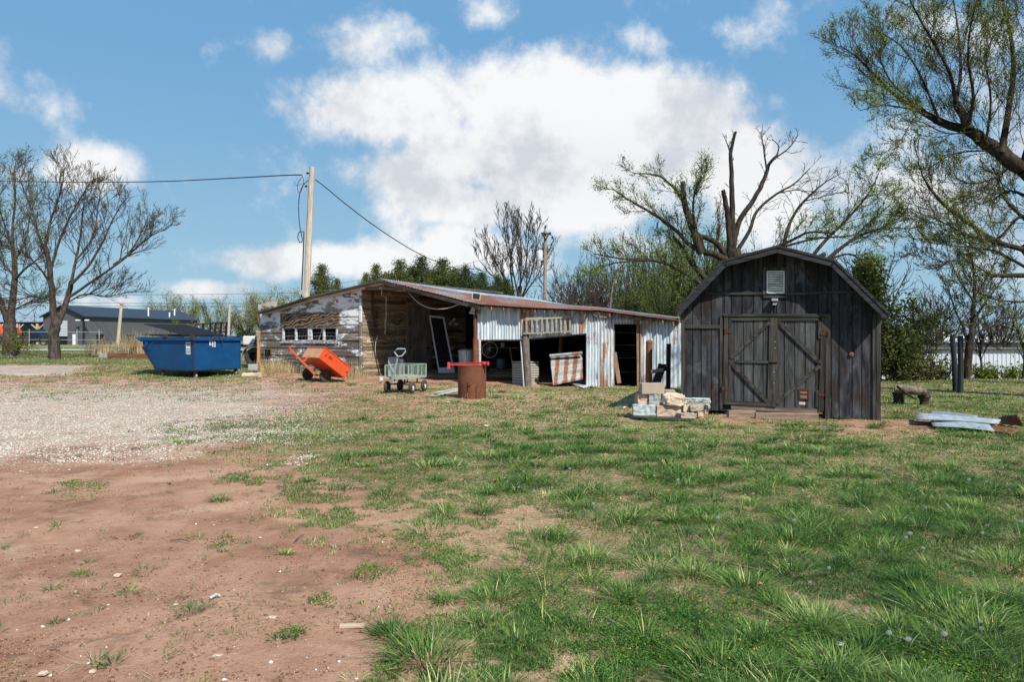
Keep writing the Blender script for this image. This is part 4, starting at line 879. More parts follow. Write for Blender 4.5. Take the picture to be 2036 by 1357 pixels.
for i, (a, b) in enumerate(zip(xs[:-1], xs[1:])): msheet(m if i == 0 else m2, a, b, eave_z(a)+.02, eave_z(b)+.02, .02, -.02, .004+.012*i)
msheet(m2, dL, dR+.02, eave_z(dL)+.02, eave_z(dR)+.02, dT, dT, .006); m2.build('front_wall', M['galv_r'], shed, smooth='all'); m.build('front_wall', M['galv'], shed, smooth='all'); m = MB(); m2 = MB()
xs = [dR+.05, H5(930, 500)[0], eL]
for i, (a, b) in enumerate(zip(xs[:-1], xs[1:])): msheet(m2 if i == 0 else m, a, b+.02, eave_z(a)+.02, eave_z(b)+.02, -.02, -.05, .004+.012*i)
m.build('front_wall', M['galv'], shed, smooth='all')
m = MB(); m2.build('front_wall', M['galv_r'], shed, smooth='all'); m.build('front_wall', M['galv'], shed, smooth='all'); m = MB()
msheet(m, eL, eR, eave_z(eL), eave_z(eR)-.02, -.05, -.05, .02, .12); m.build('end_sheet', M['galv'], shed, smooth='all')
# door frame timbers, leaning plank, roof rail
m = MB(); m.bar(MP, (dR+.0, 0), (dR-.02, dT), .07, -.04, .04); m.build('door_frame', M['brownwood'], shed); m = MB(); m.bar(MP, (dR+.09, -.02), (dR+.07, dT), .05, -.02, .045); m.build('door_frame', M['brownwood'], shed)
m = MB(); m.bar(MP, (dL+.0, 0), (dL+.0, dT), .06, -.06, .0); m.bar(MP, (dL, dT+.02), (dR, dT+.02), .06, -.06, .0); m.build('door_frame', M['plank'], shed)
m = MB(); m.bar(MP, H5(560, 920), H5(512, 610), .13, -.11, -.07); m.build('loose_plank', M['brownwood'], shed)
a, b = H5(300, 245), H5(1165, 300); m = MB(); m.bar(MP, a, b, .07, .05, .10); m.build('door_rail', M['plank'], shed)
a, b = H5(205, 208), H5(298, 192); m = MB(); m.tube([MP.pt(*a, .12), MP.pt(*b, .12)], .045, 10); m.build('pipe_end', M['rust2'], shed, smooth=True)
a = H5(285, 200); m = MB(); m.tube([MP.pt(a[0], a[1], .12), MP.pt(a[0]+.03, a[1]-.14, .11), MP.pt(a[0]+.14, a[1]-.2, .09)], .03, 8); m.build('bracket', M['black'], shed, smooth=True)
# shelves inside
sp = Plane((2.9, 24.3), (.99, -.1))
for z in (.35, .85, 1.3, 1.75):
    m = MB(); m.rect(sp, 0, z, 1.9, z+.03, -.4, 0); m.build('shelf', M['plank'], shed)
m = MB(); m.prism(Plane((2.0, 28), (1, 0)), [(0, 0), (4, 0), (4, 2.3), (0, 2.5)], -.05, 0) if False else None
m = MB(); m.tube([P(1114, 704, 24.2), P(1116, 672, 24.2)], .07, 4); m.build('steel_column', M['rust2'], shed)
rw = Plane((5.28, 21.7), (.1, .99), (-1, 0)); m = MB(); zz = 0
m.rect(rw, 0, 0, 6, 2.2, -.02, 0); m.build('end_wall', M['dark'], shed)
fl = MB(); fl.add([Vector((-5.3, 25.6, .06)), Vector((-1, 23.0, .02)), Vector((5.2, 22.2, .015)), Vector((5.2, 31.8, .05)), Vector((-1.9, 31.8, .2))], [(0, 1, 2, 3, 4)]); fl.build('dirt_floor', M['dark'], shed)  # floor takes the near black too, shade put into its colour
# posts of the front
def post(name, lab, pts, r, mat, k=12, parent=None, cap=True):
    m = MB(); m.tube(pts, r, k); return plabel(m.build(name, M[mat], shed, smooth=True), lab)
post('post', 'thick weathered round wooden post', [P(1050, 770, 22.15), P(1048, 735, 22.2), P(1046, 705, 22.25), P(1045, 674, 22.3), P(1045, 640, 22.35)], [.125, .12, .12, .12, .12], 'post')
post('post', 'rusty steel pipe post with thicker sleeve', [P(945.5, 765, 22.4), P(945.5, 704, 22.4), P(945, 703, 22.4), P(945, 673, 22.4), P(945, 672.5, 22.4), P(944, 622, 22.4)], [.095, .095, .085, .082, .055, .052], 'rust')
post('post', 'slim pale wooden post', [P(953.5, 766, 22.42), P(953, 676, 22.42)], .05, 'plank_w', 4)
m = MB()
for k, (a, b) in enumerate((((1535, 300), (1690, 320)), ((1570, 240), (1690, 245)), ((1590, 180), (1680, 200)))):
    pa, pb = P(820+a[0]/13.57, 600+a[1]/13.57, 22.35), P(820+b[0]/13.57, 600+b[1]/13.57, 22.35); m.beam(pa, pb, .1, .06)
m.build('shingle_stub', M['plank_w'], shed)
m = MB(); m.beam(P(950, 612, 22.3), P(950, 625, 22.3), .12, .12, (0, 1, 0)); m.build('post_cap', M['post'], shed)
# ------------------------------------------------------------------ dumpster
def V(x, y, z=0.0): return Vector((x, y, z))
K0 = P(387, 743, 24.5); da = V(-.866, .5); db = V(.5, .866); zb = K0.z+.09; zt = P(387, 671, 24.5).z
dump = thing('dumpster', 'big scuffed blue steel dumpster on casters with black lids', 'dumpster', (K0.x-.6, K0.y+1.2, gzf(K0.x, K0.y)))
def DP(a, b, z): return V(K0.x, K0.y)+da*a+db*b+Vector((0, 0, z))
BL = 1.96
side = [(0, zb), (2.25, zb), (3.10, zt-.38), (3.16, zt-.1), (0, zt-.1)]
m = MB(); n = len(side)
def panel(mb, pts, off, th):     # side panel polygon at b=off
    vs = [DP(a, off, z) for a, z in pts]+[DP(a, off+th, z) for a, z in pts]; k = len(pts)
    mb.add(vs, [tuple(range(k))[::-1], tuple(range(k, 2*k))]+[(i, (i+1) % k, k+(i+1) % k, k+i) for i in range(k)])
panel(m, side, 0, .02); panel(m, side, BL-.02, .02)
def q4(mb, p, q, th=.02):         # plate between two side-profile points
    (a, za), (b, zb_) = p, q; L = math.hypot(b-a, zb_-za); nx, nz = -(zb_-za)/L*th, (b-a)/L*th
    mb.hexa([DP(a, .021, za), DP(b, .021, zb_), DP(b, BL-.021, zb_), DP(a, BL-.021, za)], [DP(a+nx, .021, za+nz), DP(b+nx, .021, zb_+nz), DP(b+nx, BL-.021, zb_+nz), DP(a+nx, BL-.021, za+nz)])
q4(m, (0, zb+.02), (2.25, zb+.02)); q4(m, (2.25, zb+.02), (3.10, zt-.38)); q4(m, (3.10, zt-.38), (3.16, zt-.1)); q4(m, (.021, zt-.1), (.021, zb+.03))
m.build('body', M['blue'], dump)
m = MB()     # folded rims
for a0, a1, b0, b1, z0_, z1_ in ((-.05, 3.2, -.06, 0.0, zt-.13, zt-.005), (-.05, 3.2, BL, BL+.06, zt-.13, zt-.005), (-.06, 0.0, 0, BL, zt-.13, zt-.005), (3.17, 3.23, 0, BL, zt-.13, zt-.005)):
    m.hexa([DP(a0, b0, z0_), DP(a1, b0, z0_), DP(a1, b1, z0_), DP(a0, b1, z0_)], [DP(a0, b0, z1_), DP(a1, b0, z1_), DP(a1, b1, z1_), DP(a0, b1, z1_)])
m.build('rim', M['blue'], dump, bev=.01)
m = MB(); m.hexa([DP(3.2, -.05, zt-.16), DP(3.5, -.05, zt-.03), DP(3.5, BL+.05, zt-.03), DP(3.2, BL+.05, zt-.16)], [DP(3.2, -.05, zt-.11), DP(3.5, -.05, zt+.01), DP(3.5, BL+.05, zt+.01), DP(3.2, BL+.05, zt-.11)]); m.build('lip', M['blue'], dump)
m = MB(); m.beam(DP(2.27, -.012, zb+.02), DP(3.12, -.012, zt-.38), .03, .07, tuple(da)); m.beam(DP(.02, -.012, zb+.01), DP(2.26, -.012, zb+.01), .03, .04); m.beam(DP(-.012, 0, zb+.01), DP(-.012, BL, zb+.01), .03, .04); m.build('edge_rail', M['navy'], dump)
m = MB(); m.beam(DP(-.004, -.004, zb), DP(-.004, -.004, zt-.12), .012, .012); m.build('rust_seam', M['rust_d'], dump)
m = MB(); m.tube([DP(2.75, -.02, zt-.14), DP(2.72, -.1, zt-.27), DP(2.4, -.1, zt-.27), DP(2.35, -.02, zt-.15)], .014, 6); m.beam(DP(2.86, -.03, zt-.13), DP(2.86, -.03, zt-.36), .12, .02, tuple(db)); m.build('lift_bracket', M['blue'], dump)
# lids
def lid(a0, a1, z0_, z1_, b0, b1):
    m = MB(); n = 14; vs = []
    prof_ = []
    for i in range(n*4+1):
        f = i/(n*4); b = b0+(b1-b0)*f; bump = .022 if (i % 4) in (1, 2) else 0; prof_.append((b, bump))
    k = len(prof_)
    for a, z in ((a0, z0_), ((a0+a1)/2, (z0_+z1_)/2+.02), (a1, z1_)):
        vs += [DP(a, b, z+h) for b, h in prof_]
    m.add(vs, [(j*k+i, j*k+i+1, (j+1)*k+i+1, (j+1)*k+i) for j in range(2) for i in range(k-1)])
    o = m.build('lid', M['blackp'], dump, solid=.012); return o
o = lid(.62, 3.05, zt+.07, zt+.50, -.02, BL*.9); 
m = MB()
for q in (.62, ): m.hexa([DP(q-.03, -.04, zt+.0), DP(q+2.0, -.04, zt+.06), DP(q+2.0, -.01, zt+.06), DP(q-.03, -.01, zt+.0)], [DP(q-.03, -.04, zt+.07), DP(q+2.0, -.04, zt+.10), DP(q+2.0, -.01, zt+.10), DP(q-.03, -.01, zt+.07)])
m.build('lid_edge', M['blackp'], dump)
lid(.1, 3.25, zt+.012, zt+.10, 0.02, BL-.02)
m = MB(); m.cbox(DP(1.62, -.07, zt+.06), da*.22, db*.05, (0, 0, .1)); m.cbox(DP(.0, -.08, zt+.0), da*.12, db*.06, (0, 0, .18)); m.build('hinge', M['rust_d'], dump)
m = MB(); m.beam(DP(-.08, .62, zt-.13), DP(-.08, .86, zt+.12), .02, .02); m.beam(DP(-.08, 1.12, zt-.22), DP(-.08, .86, zt+.12), .02, .02); m.beam(DP(-.08, .84, zt+.1), DP(-.08, .9, zt+.2), .03, .03); m.build('lid_prop', M['rust_d'], dump)
def sticker(a, b, z0_, z1_, w, onside, marks, mat='white'):
    ax = da if onside else db; o = DP(a, -.004, z0_) if onside else DP(-.004, b, z0_); nn = -db if onside else -da
    m = MB(); m.box(o, ax*w, nn*.003, (0, 0, z1_-z0_)); s = m.build('sticker', M[mat], dump); m = MB()
    for (u0, v0, u1, v1) in marks: m.box(o+ax*w*u0+nn*.0035+Vector((0, 0, (z1_-z0_)*v0)), ax*w*(u1-u0), nn*.001, (0, 0, (z1_-z0_)*(v1-v0)))
    m.build('print', M['black'], s)
sticker(.24, 0, zt-.40, zt-.19, .25, True, [(.08, .55, .92, .85), (.08, .36, .92, .48)]); sticker(.24, 0, zt-.62, zt-.43, .25, True, [(.1, .15, .2, .85), (.28, .2, .36, .8), (.45, .1, .55, .5), (.45, .6, .7, .8), (.62, .1, .9, .25), (.8, .35, .9, .85), (.62, .35, .72, .5)])
sticker(0, .60, zt-.30, zt-.12-.01, .07, False, [(.2, .3, .8, .45), (.2, .6, .8, .75)]); sticker(0, .72, zt-.36, zt-.14, .035, False, []); sticker(0, .80, zt-.36, zt-.16, .05, False, [(.3, .2, .7, .8)])
m = MB()
for a, b in ((.12, .12), (2.1, .15), (.12, BL-.15), (2.1, BL-.15)):
    g = gzf(*DP(a, b, 0)[:2]); c = DP(a, b, g+.075); cs = MB(); cs.lathe(c-db*.02, db, [(.03, 0), (.075, 0), (.075, .045), (.03, .045)], 16, True); cs.lathe(c-db*.025, db, [(.0, 0), (.03, 0), (.03, .055), (0, .055)], 12)
    w_ = cs.build('caster', M['greyp'], dump, smooth=True); cs = MB(); cs.box(DP(a-.05, b-.04, g+.09), da*.1, db*.015, (0, 0, zb-g-.09)); cs.box(DP(a-.05, b+.045, g+.09), da*.1, db*.015, (0, 0, zb-g-.09)); cs.build('fork', M['rust'], w_)

# ------------------------------------------------------------------ log, old metal post, fence panel
def rough_tube(mb, a, b, r, k=14, n=7, jit=.06, seed=1):
    rg = random.Random(seed); a, b = Vector(a), Vector(b); pts = [a.lerp(b, i/(n-1)) for i in range(n)]; mb.tube(pts, [r*(1+rg.uniform(-jit, jit)) for _ in pts], k)
    mb.v = [tuple(c+rg.uniform(-.006, .006) for c in v) for v in mb.v]
m = MB(); a = P(484, 748, 25.2); b = P(517, 747.5, 25.0); rough_tube(m, a, b, .12, seed=4); o = m.build('log', simple('pale_bare_log', (.52, .43, .33), .9, 0, .2, 4, dirt=(.32, .25, .18)), None, a, smooth=True); tag(o, 'short pale barkless log lying beside the blue dumpster', 'log')
m = MB(); a = P(514.5, 733, 27.2); m.beam(a, P(514.5, 658.5, 27.2), .10, .09, (0, 1, 0)); o = m.build('fence_post', simple('yellow_rusty_post', (.45, .25, .08), .8, 0, .4, 6, dirt=(.20, .09, .04)), None, a); tag(o, 'rusty yellow post at the left corner of the peeling farm shed', 'post')
m = MB(); a = P(520, 736, 27.0); m.cbox(P(503, 731, 26.6), V(.35, .1), V(-.1, .3), (0, 0, .25)); tag(m.build('concrete_chunk', M['conc_g'], None, P(503, 735, 26.6), bev=.03), 'rough grey concrete chunk beside the rusty yellow post', 'concrete')
fp = thing('wire_fence', 'sagging rusty wire mesh fence in front of the peeling gable wall', 'fence', WP.pt(-5.5, .2, .35))
m = MB(); rg = random.Random(9)
def sag(s, z): return z+.03*math.sin(s*2.1+z*3)+.02*math.sin(s*5)
for z in (.12, .30, .50, .70, .92, 1.15, 1.38):
    pts = [WP.pt(s, sag(s, z+.25*(1-(s+5.6)/5.6)*0+.10), .34+.04*math.sin(s*3+z)) for s in np.linspace(-5.65, .05, 24)]; m.tube(pts, .009, 4, False)
m.build('level_wire', M['fwire'], fp)
m = MB()
for s in np.arange(-5.6, .06, .185):
    l = .05*math.sin(s*4)+.05; m.tube([WP.pt(s, .12, .34), WP.pt(s+l*.5, .8, .36), WP.pt(s+l, sag(s, 1.48), .33)], .0075, 4, False)
m.build('upright_wire', M['fwire'], fp)
# dry weeds by the gable wall and reeds far left
def weeds(name, cx, n, hgt, spread, seed, lab, mat='dryweed', lean=.35, w=.012):
    rg = np.random.RandomState(seed); vs = []; fs = []
    C = np.array([cx[i] for i in rg.randint(0, len(cx), n)]); 
    x = C[:, 0]+rg.randn(n)*spread; y = C[:, 1]+rg.randn(n)*spread*.6; z = gz(x, y)-.01; h = hgt*rg.uniform(.35, 1.15, n)*(C[:, 2] if C.shape[1] > 2 else 1); az = rg.uniform(0, 6.28, n); le = rg.uniform(0, lean, n)*h
    fa = rg.uniform(0, 3.14, n); wx, wy = np.cos(fa)*w/2, np.sin(fa)*w/2; L = []
    for t in (0, .5, 1.0):
        k = (1, .8, .15)[int(t*2)]; c = np.stack([x+np.cos(az)*le*t*t, y+np.sin(az)*le*t*t, z+h*t*(1-.1*t)], -1); L += [c-np.stack([wx*k, wy*k, wx*0], -1), c+np.stack([wx*k, wy*k, wx*0], -1)]
    v = np.stack(L, 1).reshape(-1, 3); b = np.arange(n)*6; q = np.concatenate([np.stack([b, b+1, b+3, b+2], -1), np.stack([b+2, b+3, b+5, b+4], -1)])
    return stuff(np_mesh(name, v, q, None, M[mat]), lab, 'weeds')
weeds('dry_weeds', [tuple(WP.pt(s, 0, w_)[:2])+(f,) for s, w_, f in ((-4.9, .5, .9), (-4.4, .4, 1.1), (-3.9, .5, 1.1), (-3.4, .5, .9), (-4.2, .7, .8), (-.3, .25, 1.2), (-.15, .35, 1.0), (-2.2, .4, .5), (-1.5, .4, .5), (.2, .3, .5))], 1500, .62, .22, 3, 'dry tan weeds standing along the foot of the peeling wall')
# ------------------------------------------------------------------ orange dump cart
th = R_(45); ph = R_(36)
def cart():
    wn_ = G(647, 760.5); r_w = .215; Wd = V(-math.cos(th), math.sin(th)); L = Vector((math.sin(th)*math.cos(ph), math.cos(th)*math.cos(ph), -math.sin(ph))); Hn = Wd.cross(L).normalized(); Hn = Hn if Hn.z > 0 else -Hn
    t = thing('dump_cart', 'orange metal tipping garden cart with its tub tilted down in front of the peeling wall', 'cart', wn_)
    # near front top corner of tub in the photo
    T = P(*ZO(1000, 185), 22.75); W, LL, HH = 1.16, 1.22, .40
    tf = T; tn = T+Wd*W                                   # front end top corners (right, left)
    def Q(l, w_, h): return T+L*l+Wd*w_-Hn*h
    m = MB(); e = .015
    def plate(mb, p, u, v, n): mb.box(p, u, v, n)
    plate(m, Q(0, 0, HH), L*LL, Hn*HH, Wd*e); plate(m, Q(0, W-e, HH), L*LL, Hn*HH, Wd*e)     # sides
    plate(m, Q(e, e, HH), L*(LL-2*e), Wd*(W-2*e), Hn*e)                                         # floor
    m.build('tub', M['orange'], t)
    m = MB(); plate(m, Q(0, e, HH), Wd*(W-2*e), Hn*HH, L*e); m.build('front_panel', M['orange_d'], t)
    m = MB(); plate(m, Q(LL-e, e, HH*.98), Wd*(W-2*e), Hn*HH*.98, L*e); m.build('tailgate', M['orange_d'], t)
    m = MB()
    for w_ in (-.02, W-.01): plate(m, Q(-.02, w_, -.0), L*(LL+.04), Wd*.035, Hn*.03)
    plate(m, Q(-.025, .015, 0), Wd*(W-.03), L*.035, Hn*.03); m.build('rim', M['orange'], t)
    m = MB()
    for l in (.12, 1.12): plate(m, Q(l, -.045, .19), L*.05, Hn*.15, Wd*.045)
    m.build('stake_pocket', M['orange'], t)
    m = MB(); plate(m, Q(.28, -.006, .2), L*.16, Hn*.09, Wd*.004); m.build('decal', simple('dark_red_decal', (.25, .03, .01), .6), t)
    # axle, wheels
    axr = Vector((wn_.x, wn_.y, wn_.z+r_w)); axl = axr+Wd*(W+.05)+Vector((0, 0, .02))
    m = MB(); m.tube([axr, axl], .018, 8); m.build('axle', M['rust'], t)
    for c, s in ((axr, -1), (axl, 1)):
        m = MB(); a = Wd*s; m.lathe(c-a*.05, a, [(.105, 0), (.18, -.002), (.208, .018), (.215, .05), (.208, .082), (.18, .102), (.105, .10)], 30, True); o = m.build('wheel', M['rubber'], t, smooth=True)
        m = MB(); m.lathe(c-a*.035, a, [(.108, 0), (.108, .07), (.095, .07), (.09, .035), (.055, .03), (.045, .075), (.02, .08), (.018, .085), (.001, .085)], 24); m.build('rim', M['rust2'], o, smooth=True)
    # tongue
    base = axr+Wd*(W*.5)+Vector((0, 0, .03)); tip = P(*ZO(-55, 215), 22.4)
    tb = P(*ZO(690, 985), 22.9)
    m = MB(); m.beam(tb, tip, .055, .06, (0, 0, 1)); d_ = (tip-tb).normalized(); m.tube([tip-d_*.02, tip+d_*.06+Vector((0, 0, .05))], .03, 8); m.build('tongue', M['orange'], t)
    kp = tb.lerp(tip, .48); m = MB(); m.beam(kp, P(*ZO(500, 440), 22.7), .05, .05); m.tube([P(*ZO(510, 470), 22.68), P(*ZO(515, 370), 22.68)], .012, 8); m.build('tongue_latch', M['orange'], t)
    c_ = (Q(.55, W*.5, HH)); m = MB(); m.beam(Q(.62, .12, HH+.01), axr+Wd*.12, .04, .03, tuple(L)); m.beam(Q(.62, W-.12, HH+.01), axr+Wd*(W-.1), .04, .03, tuple(L)); m.beam(tb, axr+Wd*(W*.5), .05, .05); m.build('undercarriage', M['rust'], t)
    m = MB(); plate(m, Q(.75, .08, HH+.02), Wd*(W-.16), L*.05, Hn*.02); m.build('cross_member', M['rust'], t)
cart()
# ------------------------------------------------------------------ sage wagon
def wagon():
    Nn = P(812, 752.5, 19.2); zb_ = Nn.z; lf_ = V(-.958, .287); bk_ = V(.287, .958); W, L = .72, 1.22
    t = thing('garden_wagon', 'pale green mesh sided garden wagon with black handle and air tyres', 'wagon', V(Nn.x-.2, Nn.y+.6, 0))
    def Q(w_, l, z): return V(Nn.x, Nn.y)+lf_*w_+bk_*l+Vector((0, 0, zb_+z))
    HT = .36
    m = MB(); m.hexa([Q(0, 0, 0), Q(W, 0, 0), Q(W, L, 0), Q(0, L, 0)], [Q(0, 0, .012), Q(W, 0, .012), Q(W, L, .012), Q(0, L, .012)]); m.build('bed', M['sand'], t)
    m = MB()
    for z in (-.02, .0): pass
    for a, b in (((0, 0), (W, 0)), ((0, 0), (0, L)), ((W, 0), (W, L)), ((0, L), (W, L))):
        m.beam(Q(*a, -.01), Q(*b, -.01), .025, .055); m.beam(Q(*a, HT), Q(*b, HT), .018, .018)
    m.build('frame', M['sage'], t)
    def upr(a, wd, z0_): m = MB(); m.beam(Q(*a, z0_), Q(*a, HT), wd, wd, (0, 1, 0)); m.build('upright', M['sage'], t)
    for a in ((0, 0), (W, 0), (0, L), (W, L)): upr(a, .028, -.02)
    for f in (.33, .66): upr((W*f, 0), .014, 0); upr((W*f, L), .014, 0)
    for f in (.25, .5, .75): upr((0, L*f), .014, 0); upr((W, L*f), .014, 0)
    for a, b, ln in (((0, 0), (W, 0), W), ((0, 0), (0, L), L), ((W, 0), (W, L), L), ((0, L), (W, L), W)):
        m = MB(); st_ = .056; nn = int(ln/st_)
        for i in range(-7, nn+1):
            for sgn in (1, -1):
                x0, x1 = i*st_, i*st_+HT*sgn*.9; z0_, z1_ = 0.0, HT
                if sgn < 0: x0, x1 = (i+7)*st_, (i+7)*st_-HT*.9
                def cl(x): return max(0, min(ln, x))
                f0 = (cl(x0)-x0)/(x1-x0); f1 = (cl(x1)-x0)/(x1-x0)
                if f1-f0 < .05: continue
                pa = Q(*[a[k]+(b[k]-a[k])*cl(x0)/ln for k in (0, 1)], HT*f0); pb = Q(*[a[k]+(b[k]-a[k])*cl(x1)/ln for k in (0, 1)], HT*f1); m.tube([pa, pb], .0016, 3, False)
        m.build('mesh_side', M['sage'], t)
    m = MB(); m.beam(Q(.12, .05, -.04), Q(W-.12, .05, -.04), .05, .04) if False else None
    for l in (.18, L-.2):
        m.beam(Q(.02, l, -.19), Q(W-.02, l, -.19), .04, .035)
        for w_ in (.2, W-.2): m.beam(Q(w_, l, -.19), Q(w_, l, -.03), .035, .035, (0, 1, 0))
    m.build('undercarriage', M['black'], t)
    for l in (.18, L-.2):
        for w_, s in ((-.03, 1), (W+.03, -1)):
            c = Q(w_, l, 0); c.z = .172; a = -lf_*s; m = MB(); m.lathe(c-a*.045, a, [(.08, 0), (.135, -.003), (.165, .018), (.172, .045), (.165, .072), (.135, .093), (.08, .09)], 26, True); o = m.build('wheel', M['rubber'], t, smooth=True)
            m = MB(); m.lathe(c-a*.03, a, [(.082, 0), (.082, .06), (.066, .055), (.03, .045), (.025, .07), (.001, .072)], 20); m.build('rim', M['offwhite'], o, smooth=True)
    b0 = P(*Z3(505, 1110), 19.15); b1 = P(*Z3(560, 852), 18.95); m = MB(); m.beam(b0, b1, .045, .03, (0, 1, 0)); m.beam(b0-V(.03, 0, .02), b0+V(.1, .2, .02), .06, .03); m.build('drawbar', M['greyp'], t)
    hp = [(555, 850), (522, 805), (550, 775), (630, 775), (636, 800), (600, 845), (560, 852)]; m = MB(); m.tube([P(*Z3(*q), 18.93) for q in hp], .020, 8); m.build('handle', M['greyp'], t, smooth=True)
    # load of dry soil
    m = MB(); n = 12; vs = [Q(W*i/n, L*j/n, .012+.05*math.sin(math.pi*i/n)*math.sin(math.pi*j/n)+rnd.uniform(0, .012)) for j in range(n+1) for i in range(n+1)]
    m.add(vs, [(j*(n+1)+i, j*(n+1)+i+1, (j+1)*(n+1)+i+1, (j+1)*(n+1)+i) for j in range(n) for i in range(n)]); stuff(m.build('dry_litter', M['sand'], None, Q(W/2, L/2, 0)), 'layer of dry tan litter inside the pale green wagon', 'litter')
wagon()
# ------------------------------------------------------------------ burn barrel, red beam, boards
bc = V((938.5-CX)/F*18.02, 18.02); br = bc.length and .372
bar = thing('burn_barrel', 'wide rusty brown steel burn barrel with slits cut near its foot', 'barrel', bc)
m = MB(); m.lathe(bc, (0, 0, 1), [(br-.012, .02), (br-.012, .845), (br, .85), (br+.006, .855), (br+.006, .83), (br, .825), (br-.002, .6), (br+.002, .58), (br-.002, .3), (br, .0), (br-.012, .0)], 48, True); m.build('shell', M['rust'], bar, smooth=True)
def onb(ang, z, off=.0):
    return bc+V(math.sin(ang), -math.cos(ang))*(br+off)+Vector((0, 0, z))
for ang, z0_, z1_ in ((-1.05, .0, .34), (-.26, .16, .42), (.34, .0, .33)):
    m = MB(); m.beam(onb(ang, z0_+.01, .003), onb(ang, z1_, .003), .014, .008, (math.sin(ang), -math.cos(ang), 0)); m.build('slit', M['dark'], bar)
m = MB(); m.beam(onb(-.26, .012, .003), onb(.34, .012, .003), .012, .008, (0, 0, 1)); m.build('slit', M['dark'], bar)
m = MB(); m.beam(onb(-.2, .36, .02), onb(-.02, .38, .03), .05, .012); m.tube([onb(-.3, .12, .03), onb(-.36, .06, .05), onb(-.42, .0, .06)], .015, 6); m.tube([onb(-.26, .17, .02), onb(-.24, .0, .04)], .014, 6); m.build('latch', M['rust2'], bar)
rb = thing('red_beam', 'long bright red painted steel bar with an end plate lying across the barrel', 'beam', P(941, 729, 17.75))
D_ = 17.78; a, b = P(*Z3(1082, 932), D_), P(*Z3(1420, 920), D_)
m = MB(); m.beam(a, b, .07, .05); m.beam(a+Vector((0, 0, .032)), b+Vector((0, 0, .036)), .10, .010); m.build('bar', M['red'], rb)
m = MB(); c = P(*Z3(1066, 942), D_); m.cbox(c, V(.07, .01), V(-.02, .16), (0, 0, .168)); m.build('end_plate', M['red'], rb, bev=.004)
m = MB(); c = P(*Z3(1430, 918), D_); m.cbox(c, V(.12, 0), V(0, .12), (0, 0, .06)); m.tube([P(*Z3(1455, 905), D_-.05), P(*Z3(1460, 940), D_-.05)], .035, 10); m.cbox(P(*Z3(1415, 908), D_), V(.12, .0), V(0, .05), (0, 0, .03)); m.build('bracket', M['red'], rb, bev=.004)
m = MB(); c = P(*Z3(1318, 938), D_-.06); m.cbox(c, V(.02, 0), V(0, .02), (0, 0, .07)); m.build('bolt', M['rust'], rb)
def ground_board(pa, pb, wid, t, lab, mat='plank_w', lift=.02, cat='board', grp=None, name='board', d0=None):
    a, b = G(*pa, lift), G(*pb, lift); m = MB(); m.beam(a, b, wid, t); return tag(m.build(name, M[mat], None, a, bev=.003), lab, cat, grp)
ground_board((862, 788), (913, 776), .2, .025, 'front pale broken board lying on the soil left of the rusty barrel', lift=.03); ground_board((868, 781), (912, 772.5), .13, .02, 'rear thin pale board lying on the soil behind the wider one', lift=.05)
# ------------------------------------------------------------------ storm door, cans, bins, cables
sdt = thing('storm_door', 'white aluminium storm door leaning tilted against the dark porch wall', 'door', P(888, 744, 26.4))
q = [P(*Z3(965, 1022), 26.0), P(*Z3(1125, 1013), 26.2), P(*Z3(1018, 455), 26.9), P(*Z3(867, 440), 26.7)]
def lq(u, v): return q[0].lerp(q[1], u).lerp(q[3].lerp(q[2], u), v)
nq_ = (q[1]-q[0]).cross(q[3]-q[0]).normalized(); nq_ = -nq_ if nq_.y > 0 else nq_
def plq(mb, u0, v0, u1, v1, t0=0, t1=.03): mb.hexa([lq(u0, v0)+nq_*t0, lq(u1, v0)+nq_*t0, lq(u1, v1)+nq_*t0, lq(u0, v1)+nq_*t0], [lq(u0, v0)+nq_*t1, lq(u1, v0)+nq_*t1, lq(u1, v1)+nq_*t1, lq(u0, v1)+nq_*t1])
m = MB(); plq(m, 0, 0, .085, 1); plq(m, .90, 0, 1, 1); plq(m, .085, .965, .90, 1); plq(m, .085, 0, .90, .095); m.build('frame', M['alum'], sdt)
m = MB(); plq(m, .085, .095, .90, .965, .008, .013); m.build('pane', M['glass'], sdt)
m = MB(); plq(m, .02, .40, .07, .50, .03, .07); m.build('handle', M['alum'], sdt)
cc = P(927, 738, 25.6); can = thing('trash_can', 'round galvanised trash can with vertical ribs standing in the dark porch', 'trash can', V(cc.x, cc.y, .15))
m = MB(); k = 40; rr0 = .27; z0_, z1_ = .15, 1.10
vs = []
for j, z in enumerate((z0_, z1_)):
    for i in range(k*2): rr1 = (rr0-.02+.03*j)*(1+.03*(i % 4 < 2)); an = 2*math.pi*i/(k*2); vs.append((cc.x+rr1*math.cos(an), cc.y+rr1*math.sin(an), z))
m.add(vs, [(i, (i+1) % (2*k), 2*k+(i+1) % (2*k), 2*k+i) for i in range(2*k)]+[tuple(range(2*k))[::-1]]); m.build('body', M['galv'], can)
m = MB(); m.lathe((cc.x, cc.y, z1_), (0, 0, 1), [(rr0+.03, -.02), (rr0+.035, .01), (rr0*.8, .05), (.05, .07), (.001, .07)], 32); m.build('lid', M['galv'], can, smooth=True)
def bin_(px0, px1, py0, py1, d, lab, mat='greyp', rot=.2):
    a = P(px0, py1, d); b = P(px1, py1, d); h = (py1-py0)/F*d; t = thing('storage_bin', lab, 'bin', (a+b)/2, 'grey bins on the porch')
    m = MB(); u = b-a; vv = V(-u.y, u.x).normalized()*.4; m.box(a, u, vv, (0, 0, h*.94)); m.build('body', M[mat], t, bev=.03); m = MB(); m.box(a-u*.03-vv*.03+Vector((0, 0, h*.945)), u*1.06, vv*1.06, (0, 0, h*.055)); m.build('lid', M['black'], t, bev=.01)
